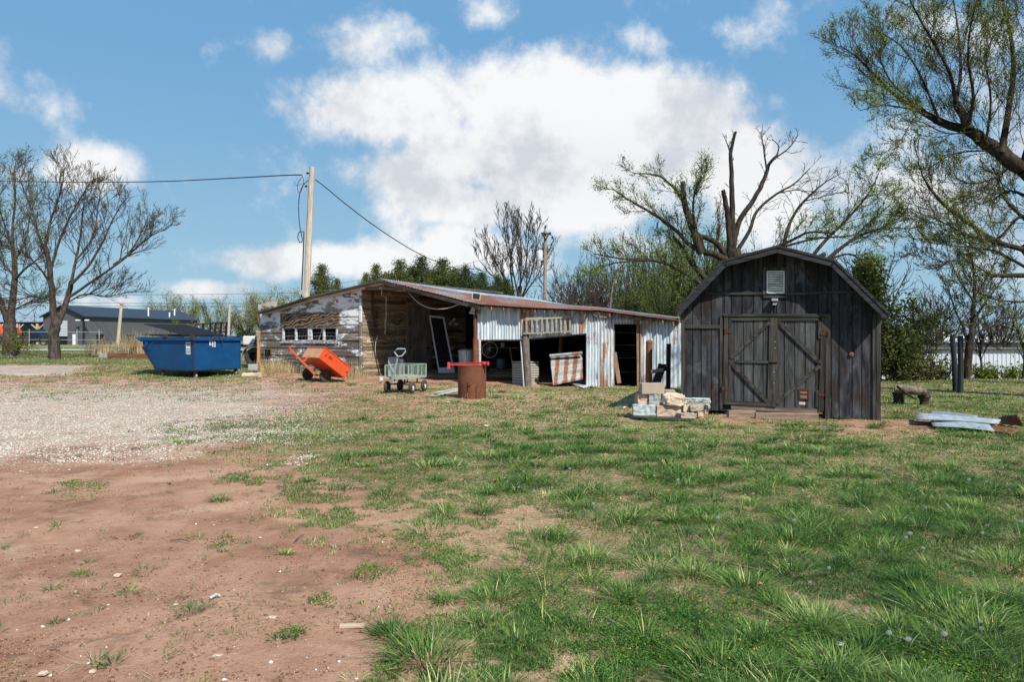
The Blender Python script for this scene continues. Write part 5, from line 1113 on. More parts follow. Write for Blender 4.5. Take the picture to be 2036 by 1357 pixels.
bin_(771, 790, 707, 750, 25.3, 'tall light grey plastic bin with black lid behind the wagon'); bin_(791, 802, 711, 750, 25.6, 'smaller bluish grey bin behind the wagon handle', 'alum')
m = MB(); c = P(757.5, 757, 23.0); m.lathe(c, (0, 0, 1), [(.05, 0), (.075, .0), (.085, .11), (.075, .11), (.06, .01), (.001, .01)], 20); tag(m.build('feed_pan', M['alum'], None, c, smooth=True), 'small pale metal pan on the ground at the porch corner', 'pan')
def cable(pts, r, mat, lab, name='cable', grp=None, k=5):
    m = MB(); n = len(pts); P_ = [Vector(p) for p in pts]; out = []
    for i in range(n-1):
        p0, p1, p2, p3 = P_[max(i-1, 0)], P_[i], P_[i+1], P_[min(i+2, n-1)]
        for j in range(6):
            t = j/6; out.append(.5*((2*p1)+(p2-p0)*t+(2*p0-5*p1+4*p2-p3)*t*t+(3*p1-p0-3*p2+p3)*t**3))
    out.append(P_[-1]); m.tube(out, r, k); o = m.build(name, M[mat], None, P_[0], smooth=True); return tag(o, lab, 'cable', grp) if lab else o
cable([P(700+x/13.57, 560+y/13.57, d) for x, y, d in ((850, 40, 24.3), (830, 180, 24.4), (790, 330, 24.6), (840, 400, 24.8), (915, 430, 25.0), (915, 700, 25.1), (920, 950, 25.1), (890, 1150, 25.1), (895, 1300, 25.1), (885, 1420, 25.1))], .012, 'wirew', 'pale twisted cord hanging down the dark porch wall')
cable([P(809, 577.5, 24.2), P(819, 590, 24.0), P(833, 603, 23.7), P(850, 611.5, 23.4), P(868, 614.7, 23.1), P(888, 613.5, 22.8), P(908, 607, 22.6), P(927, 598.5, 22.4)], .013, 'wirew', 'pale cable sagging across the open front of the porch')
cable([P(751.5, 668, 25.3), P(747, 682, 25.2), P(746, 700, 25.15)], .008, 'wirew', 'short stiff wire leaning on the bare board wall')
spn = thing('solar_panel', 'small black solar panel with pale frame on the roof edge', 'solar panel', P(947, 597, 21.95))
q = [P(938, 596.5, 21.85), P(954.5, 598.5, 21.85), P(956, 585.5, 22.05), P(939.5, 583, 22.05)]; q0 = q
nq_ = (q[1]-q[0]).cross(q[3]-q[0]).normalized(); nq_ = -nq_ if nq_.y > 0 else nq_
m = MB(); plq(m, 0, 0, 1, 1, 0, .02); m.build('frame', M['sand'], spn); m = MB(); plq(m, .08, .08, .92, .92, .021, .025); m.build('cells', M['glass'], spn)
# gloves / tool on nail
m = MB(); 
for i, (x, y) in enumerate(((1020, 600), (1080, 530), (1160, 600), (1130, 480), (1200, 600))): m.cbox(P(820+x/13.57, 600+y/13.57, 29.0), V(.12, .03), V(0, .04), (0, 0, .10))
tag(m.build('work_gloves', M['offwhite'], None, P(905, 640, 29), bev=.02), 'pale work gloves hung on the dark porch wall', 'gloves')
# ladder on the metal front
ld = thing('ladder', 'weathered wooden ladder hung level on the corrugated shed front', 'ladder', MP.pt(2.3, 2.1, .12))
a, b = H4(790, 515), H4(1310, 490); m = MB(); m.bar(MP, a, b, .075, .09, .13); m.build('rail', M['ladder'], ld)
c, d_ = H4(765, 672), H4(1300, 648); m = MB(); m.bar(MP, c, d_, .045, .07, .15); m.build('rail', M['ladder'], ld)
for x in (800, 860, 912, 968, 1022, 1076, 1122, 1172, 1216, 1268): m = MB(); m.bar(MP, H4(x, 515), H4(x+2, 660), .062, .085, .125); m.build('rung', M['ladder'], ld)
# AC unit
a, b = P(1053, 768.5, 22.75), P(1083, 766, 23.1); t = thing('air_conditioner', 'grey beige outdoor air conditioner unit behind the round wooden post', 'air conditioner', a)
u = b-a; u.z = 0; u = u.normalized()*.62; vv = V(-u.y, u.x).normalized()*.62; vv = -vv if vv.y < 0 else vv; a = a-u*.42; a.z = .02
m = MB(); m.box(a+u*.02+vv*.02, u*.96, vv*.96, (0, 0, .72)); m.build('core', M['black'], t)
m = MB()
for k in range(8):
    z = .06+k*.082; m.box(a+Vector((0, 0, z)), u, -vv.normalized()*.02, (0, 0, .062)); m.box(a+Vector((0, 0, z)), -u.normalized()*.02, vv, (0, 0, .062)); m.box(a+u+Vector((0, 0, z)), u.normalized()*.02, vv, (0, 0, .062))
m.build('louvres', M['ac'], t); m = MB(); m.box(a-u*.04-vv*.04+Vector((0, 0, .725)), u*1.08, vv*1.08, (0, 0, .04)); m.build('lid', M['ac'], t, bev=.01); m = MB(); m.box(a-u*.03-vv*.03, u*1.06, vv*1.06, (0, 0, .05)); m.build('casing', M['ac'], t, bev=.01)
# leaning pipe
m = MB(); m.tube([P(1041.5, 771.5, 21.95), P(1035, 676, 22.35)], .026, 8); tag(m.build('metal_pipe', M['steel'], None, P(1041, 771, 21.95), smooth=True), 'thin silver pipe leaning beside the round wooden post', 'pipe')
# rust striped sheets
TL, TR, BR, BLc = P(*Z4(1048, 900), 22.35), P(*Z4(1402, 878), 22.25), P(*Z4(1405, 1165), 22.0), P(*Z4(1085, 1230), 21.9)
t = Mt('rust_striped_sheet', .6, .25, .4); cxs = N(t.nt, 'SeparateXYZ', {0: t.tc}).outputs
wv = t.m_('SINE', t.m_('MULTIPLY', t.m_('ADD', cxs[0], t.m_('MULTIPLY', cxs[2], -.12)), 22.0)); rm = t.st(t.m_('ADD', t.m_('MULTIPLY', wv, .20), t.m_('ADD', t.noise(4, None, 9, .75), -.44)), .0, .12)
M['rustpanel'] = t.col(t.mix(rm, t.mix(t.noise(6), (.20, .22, .23), (.38, .40, .40)), t.mix(t.noise(9, None, 8, .7), (.10, .035, .015), (.30, .12, .05))))
m = MB(); up_ = Vector((0, -.9, .3)); 
n_ = 15*6; A_, B_ = BLc, BR
m.corr(BLc, TL, TR, BR, 3, .022, up_, 8, .01, rnd); o = m.build('tin_sheet', M['rustpanel'], None, BLc, smooth='all'); tag(o, 'corrugated sheet with rust stripes leaning at the shed front', 'metal sheet')
o = m = MB(); m.tube([P(*Z4(1046, 912), 22.2), P(*Z4(1400, 880), 22.1)], .05, 10); tag(m.build('tin_roll', M['scrap'], None, P(*Z4(1046, 912), 22.2), smooth=True), 'rolled galvanised edge piece lying on top of the rust striped sheet', 'metal sheet')
p4 = [G(*Z5(-60, 905)), G(*Z5(210, 975)), G(*Z5(470, 905)), G(*Z5(200, 882))]
m = MB(); m.corr(p4[1]+V(0, 0, .03), p4[2]+V(0, 0, .04), p4[3]+V(0, 0, .05), p4[0]+V(0, 0, .04), 10, .012, (0, 0, 1), 6, .02, rnd); o = m.build('tin_sheet', M['galv_r'], None, p4[1], smooth='all', solid=.002); tag(o, 'pale corrugated sheet lying flat on the grass before the shed wall', 'metal sheet')
# things in the dark bay
wh = thing('bicycle_wheel', 'spoked bicycle wheel hanging in the dark bay', 'wheel', P(974, 697, 24.5)); c = P(974, 696, 24.5)
m = MB(); m.lathe(c, (.1, -1, 0), [(.275, -.014), (.29, 0), (.275, .014), (.262, 0)], 40, True); m.build('rim', M['greyp'], wh, smooth=True); m = MB()
for i in range(18): an = i*math.pi/9; m.tube([c, c+Vector((math.cos(an)*.27, 0, math.sin(an)*.27))], .003, 3, False)
m.build('spokes', M['steel'], wh)
m = MB(); m.cbox(P(1002, 692, 25.5), V(1.1, 0), V(0, .35), (0, 0, .03)); tag(m.build('wall_shelf', M['plank_h'], None, P(1002, 692, 25.5)), 'brown shelf board in the dark bay beside the bicycle wheel', 'shelf')
m = MB(); c = P(1000, 690.5, 25.4); m.lathe(c, (0, 0, 1), [(.001, 0), (.07, 0), (.08, .14), (.05, .17), (.001, .17)], 14); tag(m.build('bucket', M['sand'], None, c, smooth=True), 'small tan bucket on the shelf in the dark bay', 'bucket')
m = MB(); c = P(998, 735, 24.6); m.lathe(c, (0, 0, 1), [(.001, -.02), (.2, .0), (.24, .2), (.2, .38), (.08, .46), (.001, .47)], 14); tag(m.build('plastic_sack', M['navy'], None, c, smooth=True), 'dark blue sack standing in the dark bay', 'sack')
m = MB(); m.beam(P(1014, 692, 24.9), P(1019.5, 731, 24.8), .04, .04); tag(m.build('wood_stick', M['plank'], None, P(1019, 731, 24.8)), 'thin stick standing upright in the dark bay', 'stick')
# ------------------------------------------------------------------ block pile
zBd = 13.35
def blk(x0, x1, y0, y1, d, dep, lab, mat, yaw=0.0, holes=0, bevl=.006, topz=None, name='concrete_block', grp='salvaged blocks in the pile by the barn'):
    a = P(*ZB(x0, y1), d); b = P(*ZB(x1, y1), d); h = (y1-y0)/7.141/F*d; wd = (b-a).length; c, s = math.cos(yaw), math.sin(yaw); u = V(c, s)*wd/max(c, .5); v = V(-s, c)*dep
    m = MB(); nxs = 2 if holes else 0
    if holes:
        wl = .035; n = 2; cw = (u.length-wl*(n+1))/n; un, vn = u.normalized(), v.normalized()
        m.box(a, u, vn*wl, (0, 0, h)); m.box(a+v-vn*wl, u, vn*wl, (0, 0, h))
        for i in range(n+1): m.box(a+un*(i*(cw+wl))+vn*wl, un*wl, v-vn*wl*2, (0, 0, h))
    else: m.box(a, u, v, (0, 0, h))
    o = m.build(name, M[mat], None, a+u*.5+v*.5, bev=bevl)
    if not holes:
        s_ = o.modifiers.new('sub', 'SUBSURF'); s_.subdivision_type = 'SIMPLE'; s_.levels = s_.render_levels = 3
        tx_ = bpy.data.textures.get('rough') or bpy.data.textures.new('rough', 'CLOUDS'); tx_.noise_scale = .06
        d_ = o.modifiers.new('chips', 'DISPLACE'); d_.texture = tx_; d_.strength = .05; d_.mid_level = .6; d_.texture_coords = 'GLOBAL'
    return tag(o, lab, 'block', grp)
blk(62, 378, 1040, 1195, zBd, .2, 'large bluish painted block at the lower left corner of the pile', 'conc_b', -.06, topz=1)
blk(400, 750, 1055, 1222, zBd-.05, .2, 'pinkish block in the bottom row beside the bluish one', 'conc_p', .02)
blk(130, 282, 880, 1038, zBd+.1, .3, 'squarish brown grey block, left in the second row', 'conc_p', .05)
blk(288, 455, 890, 1050, zBd+.06, .3, 'grey block standing end on, under the topmost block', 'conc_g', .0)
blk(190, 520, 735, 888, zBd+.02, .2, 'hollow tan block on the very top of the pile', 'conc', .12, 1)
blk(520, 660, 830, 950, zBd+.35, .2, 'pale hollow block half hidden behind the limestone boulder', 'conc', 0, 1)
blk(775, 865, 1040, 1150, zBd+.05, .25, 'small cream stone wedged right of the boulder', 'rock', .3)
blk(745, 985, 1165, 1240, zBd-.25, .2, 'low flat cream block at the front right of the pile', 'conc', .25)
blk(875, 1070, 1050, 1135, zBd+.0, .2, 'small chipped tan block stacked on the right side', 'conc', .1)
blk(985, 1070, 1135, 1212, zBd-.0, .2, 'brown block supporting the chipped tan one', 'conc_p', .1)
blk(825, 1150, 1005, 1085, zBd+.45, .25, 'lower long grey slab behind the right end of the pile', 'conc_g', -.12)
blk(825, 1150, 950, 1003, zBd+.45, .28, 'upper long pale slab lying on the grey slab', 'conc_b', -.12)
blk(1125, 1160, 1045, 1105, zBd+.2, .2, 'narrow whitish block at the right end of the pile', 'conc_b', .0)
blk(1078, 1140, 1106, 1175, zBd+.25, .2, 'little tan block at the lower right end of the pile', 'conc', .0)
m = MB(); bm_c = P(*ZB(642, 965), zBd+.05)
rg = random.Random(8); vs = []; nl, nk = 11, 18
for i in range(nl+1):
    for j in range(nk):
        th_ = math.pi*i/nl; p_ = 2*math.pi*j/nk; x, y, z = math.sin(th_)*math.cos(p_), math.sin(th_)*math.sin(p_), math.cos(th_)
        sq = lambda v: math.copysign(abs(v)**.6, v); vs.append(bm_c+Vector((sq(x)*.24*(1-.12*z), sq(y)*.17, sq(z)*.125*(1-.25*x*(x > 0))))*(1+rg.uniform(-.10, .10)))
m.add(vs, [(i*nk+j, i*nk+(j+1) % nk, (i+1)*nk+(j+1) % nk, (i+1)*nk+j) for i in range(nl) for j in range(nk)]); o = tag(m.build('boulder', M['rock'], None, bm_c-V(0, 0, .13)), 'rough pale limestone boulder lying on the block pile', 'rock'); s_ = o.modifiers.new('sub', 'SUBSURF'); s_.subdivision_type = 'SIMPLE'; s_.levels = s_.render_levels = 1; d_ = o.modifiers.new('chips', 'DISPLACE'); d_.texture = bpy.data.textures['rough']; d_.strength = .07; d_.texture_coords = 'GLOBAL'
m = MB(); m.beam(P(*ZB(90, 1192), zBd+.05), P(*ZB(900, 1248), zBd-.25), .42, .03); tag(m.build('board', M['barn_trim_h'], None, P(*ZB(500, 1220), zBd)), 'dark board lying under the pile of blocks', 'board')
# steel leftovers behind the pile
m = MB(); a = P(*ZB(280, 900), 15.4); m.tube([V(a.x, a.y, .0), P(*ZB(292, 155), 15.4)], .076, 16); m.lathe(P(*ZB(292, 155), 15.4), (0, 0, 1), [(.08, -.01), (.075, .03), (.04, .055), (.001, .062)], 16); tag(m.build('pipe_post', M['rust2'], None, V(a.x, a.y, 0), smooth=True), 'thick rusty round pipe standing behind the block pile', 'post')
fr = thing('steel_frame', 'black steel post with tilted channel and stub pipe behind the block pile', 'steel frame', P(*ZB(560, 1000), 15.2))
m = MB(); m.beam(V(P(*ZB(556, 800), 15.2).x, 15.2, 0), P(*ZB(568, 170), 15.2), .085, .085, (0, 1, 0)); m.build('post', M['black'], fr)
m = MB(); a, b = P(*ZB(375, 760), 15.0), P(*ZB(485, 470), 15.1); m.beam(a, b, .17, .06, (0, 1, 0)); m.cbox(b, V(.2, .02), V(0, .12), (0, 0, .03)); m.build('channel', M['black'], fr)
m = MB(); m.tube([P(*ZB(320, 570), 15.0), P(*ZB(488, 545), 15.0)], .043, 12); m.build('stub_pipe', M['plank_h'], fr, smooth=True); m = MB(); m.tube([P(*ZB(485, 545), 15.05), P(*ZB(560, 535), 15.15)], .03, 8); m.build('clamp', M['black'], fr)
# ------------------------------------------------------------------ utility poles and wires
def upole(px0, py0, px1, py1, d, r0, r1, lab, mat='pole', gb=None):
    b = P(px0, py0, d); tp = P(px1, py1, d); base = b.lerp(tp, 0); dirv = (tp-b).normalized(); g = gzf(b.x, b.y); base = b-dirv*((b.z-g+.1)/dirv.z)
    t = thing('utility_pole', lab, 'utility pole', base); m = MB(); rough_tube(m, base, tp, 1, 12, 8, 0, 2); m = MB(); m.tube([base.lerp(tp, i/6) for i in range(7)], [r0+(r1-r0)*i/6 for i in range(7)], 14); m.build('pole', M[mat], t, smooth=True); return t, base, tp
PD = 33.0
up1, b1_, t1_ = upole(609, 588, 620.5, 332.5, PD, .185, .13, 'tall pale wooden utility pole rising behind the farm shed')
m = MB(); m.tube([P(601.5, 590, PD-.15), P(606.5, 461, PD-.15)], .05, 8); m.build('conduit', M['greyp'], up1, smooth=True)
m = MB(); m.tube([P(599.3, 592, PD-.2), P(604.5, 462, PD-.2)], .028, 6); m.build('riser_cable', M['wire'], up1, smooth=True)
for x, y in ((614, 345), (611, 371)): m = MB(); m.lathe(P(x, y, PD-.15), (-1, 0, .2), [(.02, 0), (.06, .02), (.03, .05), (.06, .08), (.02, .12)], 12); m.build('insulator', M['black'], up1, smooth=True)
m = MB(); m.cbox(P(599, 582, PD-.3), V(.1, 0), V(0, .1), (0, 0, .22)); m.lathe(P(597, 584, PD-.4), (0, -1, 0), [(.001, 0), (.07, 0), (.06, .05), (.001, .06)], 12); m.build('meter', M['greyp'], up1, smooth=True)
cable([P(-60, 354, 60), P(0, 359.5, 54), P(120, 362, 49), P(300, 361.5, 43), P(450, 355, 38), P(560, 349, 34.5), P(600, 348, PD)], .030, 'wire', 'thick twisted service cable running left from the pale pole')
cable([P(600, 348, PD-.2), P(604, 362, PD-.3), P(597, 383, PD-.3), P(592, 378, PD-.3), P(592, 366, PD-.25), P(600, 352, PD-.2)], .014, 'wire', 'thin wire loop hanging left of the pole top'); cable([P(613, 358, PD-.2), P(600, 373, PD-.3), P(594, 400, PD-.3), P(595, 440, PD-.3), P(598, 460, PD-.3), P(601, 478, PD-.3), P(596, 482, PD-.3), P(592, 472, PD-.3), P(595, 462, PD-.3), P(604, 461, PD-.2)], .022, 'wire', 'black drip cable looping down the left side of the pole'); cable([P(587, 361, PD-.3), P(585, 366, PD-.3), P(590, 369, PD-.3), P(604, 364, PD-.2)], .009, 'wire', 'short curled loose wire end near the pole top')
cable([P(627, 357, PD), P(645, 371, PD), P(690, 408, PD+1), P(740, 446, PD+3), P(800, 486, PD+6), P(850, 513, PD+9), P(905, 534, PD+13), P(960, 549, PD+17), P(1020, 560, 56)], .026, 'wire', 'twisted service cable sloping down right from the pale pole')
up2, b2_, t2_ = upole(1083.5, 605, 1084, 460, 58, .17, .13, 'brown utility pole with a transformer behind the long shed', 'pole2')
tc_ = P(1073, 508, 57.6); m = MB(); m.lathe(tc_-V(0, 0, .45), (0, 0, 1), [(.001, 0), (.24, 0), (.26, .05), (.26, .75), (.2, .86), (.001, .88)], 18); tr = m.build('transformer', M['alum'], up2, smooth=True)
m = MB(); m.tube([tc_+V(-.05, 0, .42), tc_+V(-.08, 0, .7)], .05, 8); m.tube([tc_+V(.1, 0, .42), tc_+V(.13, 0, .62)], .04, 8); m.build('bushing', M['rust'], tr)
m = MB(); m.beam(P(1077, 463, 57.8), P(1085, 478, 57.8), .12, .1); m.beam(P(1092, 464, 57.8), P(1085, 478, 57.8), .12, .1); m.beam(P(1076, 464, 57.8), P(1094, 465, 57.8), .12, .1); m.build('crossarm', M['bark_d'], up2)
for x, y in ((1084, 455), (1094, 468), (1098, 476)): m = MB(); m.lathe(P(x, y, 57.7), (0, 0, 1), [(.03, 0), (.1, .05), (.04, .12), (.09, .18), (.03, .28)], 10); m.build('insulator', M['black'], up2, smooth=True)
m = MB(); m.tube([P(1093, 466, 57.7), P(1099, 470, 57.6), P(1101, 478, 57.6), P(1097, 484, 57.6), P(1092, 488, 57.7)], .025, 5); m.build('jumper', M['wire'], up2, smooth=True)
up3, b3_, t3_ = upole(234, 686, 242, 602, 78, .20, .16, 'leaning pale grey pole in front of the dark metal building', 'pole')
up4, b4_, t4_ = upole(454, 668, 457, 605, 70, .15, .12, 'slim grey pole behind the dumpster and the trailer', 'pole')
for yl, yr, sg, lab in ((586, 566, 8, 'upper'), (600, 598, 5, 'second'), (606, 604, 5, 'third')):
    pts = [P(-100+(1250)*i/10, yl+(yr-yl)*i/10+sg*math.sin(math.pi*i/10), 95) for i in range(11)]; cable(pts, .022, 'wire', lab+' thin distant power line crossing the sky behind the trees', 'power_line', k=4)
cable([P(620, 575, 90), P(760, 549, 92), P(900, 531, 94), P(1084, 462, 58)][:3]+[P(1000, 505, 90)], .02, 'wire', 'thin distant power line passing over the cedars', 'power_line', k=4)
# bricks on the left roof end
for i, (x0, x1, y0, y1, lab) in enumerate(((513, 523, 606, 617, 'white block leftmost on the low roof edge'), (520, 530, 604, 615, 'tan block second on the low roof edge'), (528, 546, 600.5, 611, 'tan hollow block on the low roof edge, nearest the ridge'))):
    a = P(x0, y1, 28.2-.25*i); m = MB(); m.box(a, V((x1-x0)/F*28, -.08), V(.05, .2), (0, 0, (y1-y0)/F*28)); tag(m.build('roof_block', M['conc' if i else 'conc_b'], None, a, bev=.01), lab, 'block', 'blocks weighing down the shed roof')
# ------------------------------------------------------------------ trees
def tubes_np(branches):
    """branches: list of (pts, radii, sides) -> vertex and quad arrays"""
    groups = {}
    for p, r, k in branches: groups.setdefault((len(p), k), []).append((p, r))
    VV, QQ, off = [], [], 0
    for (n, k), lst in groups.items():
        Pt = np.array([[tuple(q) for q in p] for p, r in lst]); Rr = np.array([r for p, r in lst]); Mn = len(lst)
        d = np.empty_like(Pt); d[:, 1:-1] = Pt[:, 2:]-Pt[:, :-2]; d[:, 0] = Pt[:, 1]-Pt[:, 0]; d[:, -1] = Pt[:, -1]-Pt[:, -2]; d /= np.linalg.norm(d, axis=2, keepdims=True)+1e-9
        up = np.where(np.abs(d[:, :1, 2:3]) < .85, np.array([0, 0, 1.]), np.array([1., 0, 0])); up = np.broadcast_to(up, d.shape)
        x = np.cross(d, up); x /= np.linalg.norm(x, axis=2, keepdims=True)+1e-9; y = np.cross(d, x)
        an = np.arange(k)*2*math.pi/k; ring = Pt[:, :, None]+(x[:, :, None]*np.cos(an)[:, None]+y[:, :, None]*np.sin(an)[:, None])*Rr[:, :, None, None]
        VV.append(ring.reshape(-1, 3)); b = off+(np.arange(Mn)*n*k)[:, None, None]+(np.arange(n-1)*k)[None, :, None]; j = np.arange(k)[None, None, :]; j2 = (j+1) % k
        QQ.append(np.stack([b+j, b+j2, b+k+j2, b+k+j], -1).reshape(-1, 4)); off += Mn*n*k
    return np.concatenate(VV), np.concatenate(QQ)
class Tree:
    def __init__(s, seed): s.r = random.Random(seed); s.br = []; s.lf = []
    def rv(s):
        return Vector((s.r.gauss(0, 1), s.r.gauss(0, 1), s.r.gauss(0, 1)))
    def limb(s, pts, r0, r1, k=10):
        pts = [Vector(p) for p in pts]; out = []
        n = len(pts)
        for i in range(n-1):
            p0, p1, p2, p3 = pts[max(i-1, 0)], pts[i], pts[i+1], pts[min(i+2, n-1)]
            for j in range(4): t = j/4; out.append(.5*((2*p1)+(p2-p0)*t+(2*p0-5*p1+4*p2-p3)*t*t+(3*p1-p0-3*p2+p3)*t**3)+s.rv()*r0*.06)
        out.append(pts[-1]); m = len(out); s.br.append((out, [r0+(r1-r0)*i/(m-1) for i in range(m)], k)); return out
    def spawn(s, pts, n, L, r, lev, prm, t0=.2, t1=1.0, dirbias=None):
        """n side branches off a polyline"""
        m = len(pts)
        for i in range(n):
            t = t0+(t1-t0)*(i+s.r.random())/n; f = t*(m-1); a = min(int(f), m-2); p = pts[a].lerp(pts[a+1], f-a); d = (pts[a+1]-pts[a]).normalized()
            s.grow(p, s.bend(d, prm['ang']), L*(1-.45*t)*s.r.uniform(.7, 1.2), r*(1-.4*t), lev, prm)
    def bend(s, d, ang):
        x = s.rv(); x = (x-d*x.dot(d)).normalized(); a = R_(s.r.uniform(ang*.65, ang*1.3)); return (d*math.cos(a)+x*math.sin(a)).normalized()
    def grow(s, p, d, L, r, lev, prm):
        n = (6, 6, 5, 4, 3)[min(lev, 4)]; pts = [p]; up = prm.get('up', .12); wig = prm.get('wig', .16); grav = prm.get('dir', None)
        for i in range(n):
            d = (d+s.rv()*wig+Vector((0, 0, up))); d = d+grav*.1 if grav is not None else d; d.normalize(); pts.append(pts[-1]+d*L/n)
        r1 = max(r*.35, prm['rmin']*.8) if lev < prm['max'] else prm['rmin']*.6; k = 7 if r > .05 else 5 if r > .02 else 3
        s.br.append((pts, [max(prm['rmin'], r+(r1-r)*i/n) for i in range(n+1)], k))
        if lev >= prm['max']: s.lf += pts[1:]; return
        nb = prm['nb'][min(lev, len(prm['nb'])-1)]
        for j in range(nb):
            t = .22+.78*(j+s.r.random())/nb; f = min(t, .999)*n; a = int(f); q = pts[a].lerp(pts[a+1], f-a); dd = (pts[a+1]-pts[a]).normalized()
            s.grow(q, s.bend(dd, prm['ang']), L*prm['lr']*(1-.35*t)*s.r.uniform(.7, 1.25), max(prm['rmin'], r*.55*(1-.4*t)), lev+1, prm)
        if lev >= prm['max']-1: s.lf += pts[2:]
    def build(s, root, barkm, leafm=None, size=.08, per=3, spread=.12, keep=1.0, lab=None, split=3):
        r0 = Vector(root.location); v, q = tubes_np(s.br); np_mesh('trunk', v-np.array(r0), q, None, barkm, root, smooth=True)
        if leafm and s.lf:
            rg = np.random.RandomState(s.r.randint(0, 99999)); Lp = np.array([tuple(x) for x in s.lf]); Lp = Lp[rg.rand(len(Lp)) < keep]; Lp = np.repeat(Lp, per, 0); n = len(Lp)
            if n:
                c = Lp+rg.randn(n, 3)*spread-np.array(r0); a = rg.randn(n, 3); a /= np.linalg.norm(a, axis=1)[:, None]; b = np.cross(a, rg.randn(n, 3)); b /= np.linalg.norm(b, axis=1)[:, None]; sz = size*rg.uniform(.5, 1.3, (n, 1))
                vv = np.stack([c-a*sz, c-b*sz*.42, c+a*sz, c+b*sz*.42], 1).reshape(-1, 3); i = np.arange(n)*4; np_mesh('foliage', vv, np.stack([i, i+1, i+2, i+3], -1), None, leafm, root)
def PL(pts, d, dd=0.0): return [P(x, y, d+(dd*i/(len(pts)-1))) for i, (x, y) in enumerate(pts)]
# -- bare trees on the left
D1 = 40.5; base = G(109, 714.5); D1 = base.y
t = thing('bare_tree', 'forked bare tree with pinkish bark left of the dumpster', 'tree', base); T = Tree(21)
prm = dict(max=3, nb=(7, 6, 5), ang=36, lr=.55, rmin=.0085, up=.10, wig=.15)
tr = T.limb([base-V(0, 0, .2), P(108, 690, D1), P(107, 665, D1), P(110, 645, D1)], .33, .26); 
l1 = T.limb([P(110, 650, D1), P(105, 610, D1), P(103, 570, D1-.3), P(98, 530, D1-.6), P(90, 490, D1-1)], .20, .12); l2 = T.limb([P(112, 652, D1), P(123, 625, D1+.3), P(135, 590, D1+.6), P(142, 560, D1+.6)], .19, .13)
for pts, r in (([(90, 490), (100, 440), (115, 400), (125, 360), (128, 335)], .08), ([(96, 520), (75, 460), (60, 410), (45, 370), (38, 345)], .08), ([(103, 570), (80, 535), (50, 505), (20, 490)], .07), ([(100, 540), (118, 480), (140, 430), (165, 385), (180, 360)], .08),
               ([(142, 560), (150, 520), (160, 470), (165, 420), (170, 380)], .09), ([(142, 565), (175, 530), (205, 480), (225, 435), (245, 400)], .09), ([(140, 590), (190, 555), (240, 520), (275, 490), (300, 470), (330, 455)], .08), ([(138, 600), (170, 585), (215, 590), (255, 580)], .045), ([(104, 600), (70, 590), (40, 595), (15, 600)], .045), ([(225, 527), (260, 500), (285, 455), (295, 430)], .05), ([(150, 520), (185, 470), (195, 410), (200, 380)], .06)):
    pl = T.limb(PL(pts, D1, T.r.uniform(-2.5, 2.5)), r, .018, 7); T.spawn(pl, 14, 2.3, .03, 1, prm, .12)
T.build(t, M['bark'], M['leaf_y'], .05, 1, .1, .10)
base = G(22, 707); D2 = base.y; t = thing('bare_tree', 'budding tree with split trunk at the left edge of the yard', 'tree', base); T = Tree(22)
T.limb([base-V(0, 0, .2), P(20, 680, D2), P(19, 655, D2), P(18, 635, D2)], .52, .34); T.limb([P(15, 640, D2), P(5, 610, D2), P(-6, 580, D2)], .24, .14)
T.limb([P(20, 640, D2), P(25, 600, D2), P(30, 550, D2), P(27, 500, D2)], .26, .15)
for pts, r in (([(27, 500), (25, 450), (30, 400), (28, 350), (32, 320)], .1), ([(28, 520), (50, 480), (60, 430), (75, 380)], .09), ([(27, 560), (50, 535), (75, 515), (95, 490)], .09), ([(-6, 580), (-20, 520), (-10, 450), (-5, 390), (0, 340)], .1), ([(27, 500), (10, 450), (-5, 400)], .08), ([(22, 620), (60, 600), (100, 590)], .05), ([(30, 550), (5, 520), (-15, 480)], .07)):
    pl = T.limb(PL(pts, D2, T.r.uniform(-2, 2)), r, .02, 7); T.spawn(pl, 13, 2.2, .03, 1, prm, .1)
T.build(t, M['bark'], M['leaf'], .07, 2, .2, .16)
m_ = T = Tree(23); b = G(30, 709); t = thing('bush', 'small leafy bush at the foot of the leftmost tree', 'bush', b); 
for i in range(26): T.grow(b, (Vector((T.r.uniform(-.9, .9), T.r.uniform(-.5, .5), .8))).normalized(), T.r.uniform(.9, 1.9), .012, 2, dict(max=3, nb=(5, 5, 5), ang=35, lr=.5, rmin=.008, up=.03))
T.build(t, M['bark_d'], M['leaf'], .06, 2, .08, .6)
# -- generic tree protos
def generic(seed, H, lvl, prm, nl=7, r=.16, fork=.3, sp=.5, leafm=None, size=.08, per=2, spread=.15, keep=1.0, barkm='bark', name='bare_tree', lab='', grp=None, loc=(0, 0, 0), cat='tree', stems=1):
    loc = Vector(loc); t = thing(name, lab, cat, loc, grp); T = Tree(seed)
    for s_ in range(stems):
        o = V(T.r.uniform(-.4, .4), T.r.uniform(-.4, .4))*(stems > 1); q = loc+o; ln = V(T.r.uniform(-.15, .15)*stems, T.r.uniform(-.1, .1))
        tr = T.limb([q-V(0, 0, .3), q+ln*H*.1+V(0, 0, H*fork*.5), q+ln*H*.3+V(0, 0, H*fork)], r, r*.75, 8); top = tr[-1]
        for i in range(nl):
            an = 6.28*i/nl+T.r.random(); e = T.r.uniform(.15, sp); d = Vector((math.cos(an)*e, math.sin(an)*e, 1)).normalized(); f = T.r.uniform(.5, 1); st = tr[int(f*(len(tr)-1))]
            L = H*(1-fork)*T.r.uniform(.75, 1.05)*(.8 if stems > 1 else 1); pts = [st]; dd = d
            for k in range(5): dd = (dd+T.rv()*.10+Vector((0, 0, .05))).normalized(); pts.append(pts[-1]+dd*L/5)
            pl = T.limb(pts, r*.42, .02, 6); T.spawn(pl, 9, L*.34, .035, lvl, prm, .15)
    T.build(t, M[barkm], M[leafm] if leafm else None, size, per, spread, keep); return t
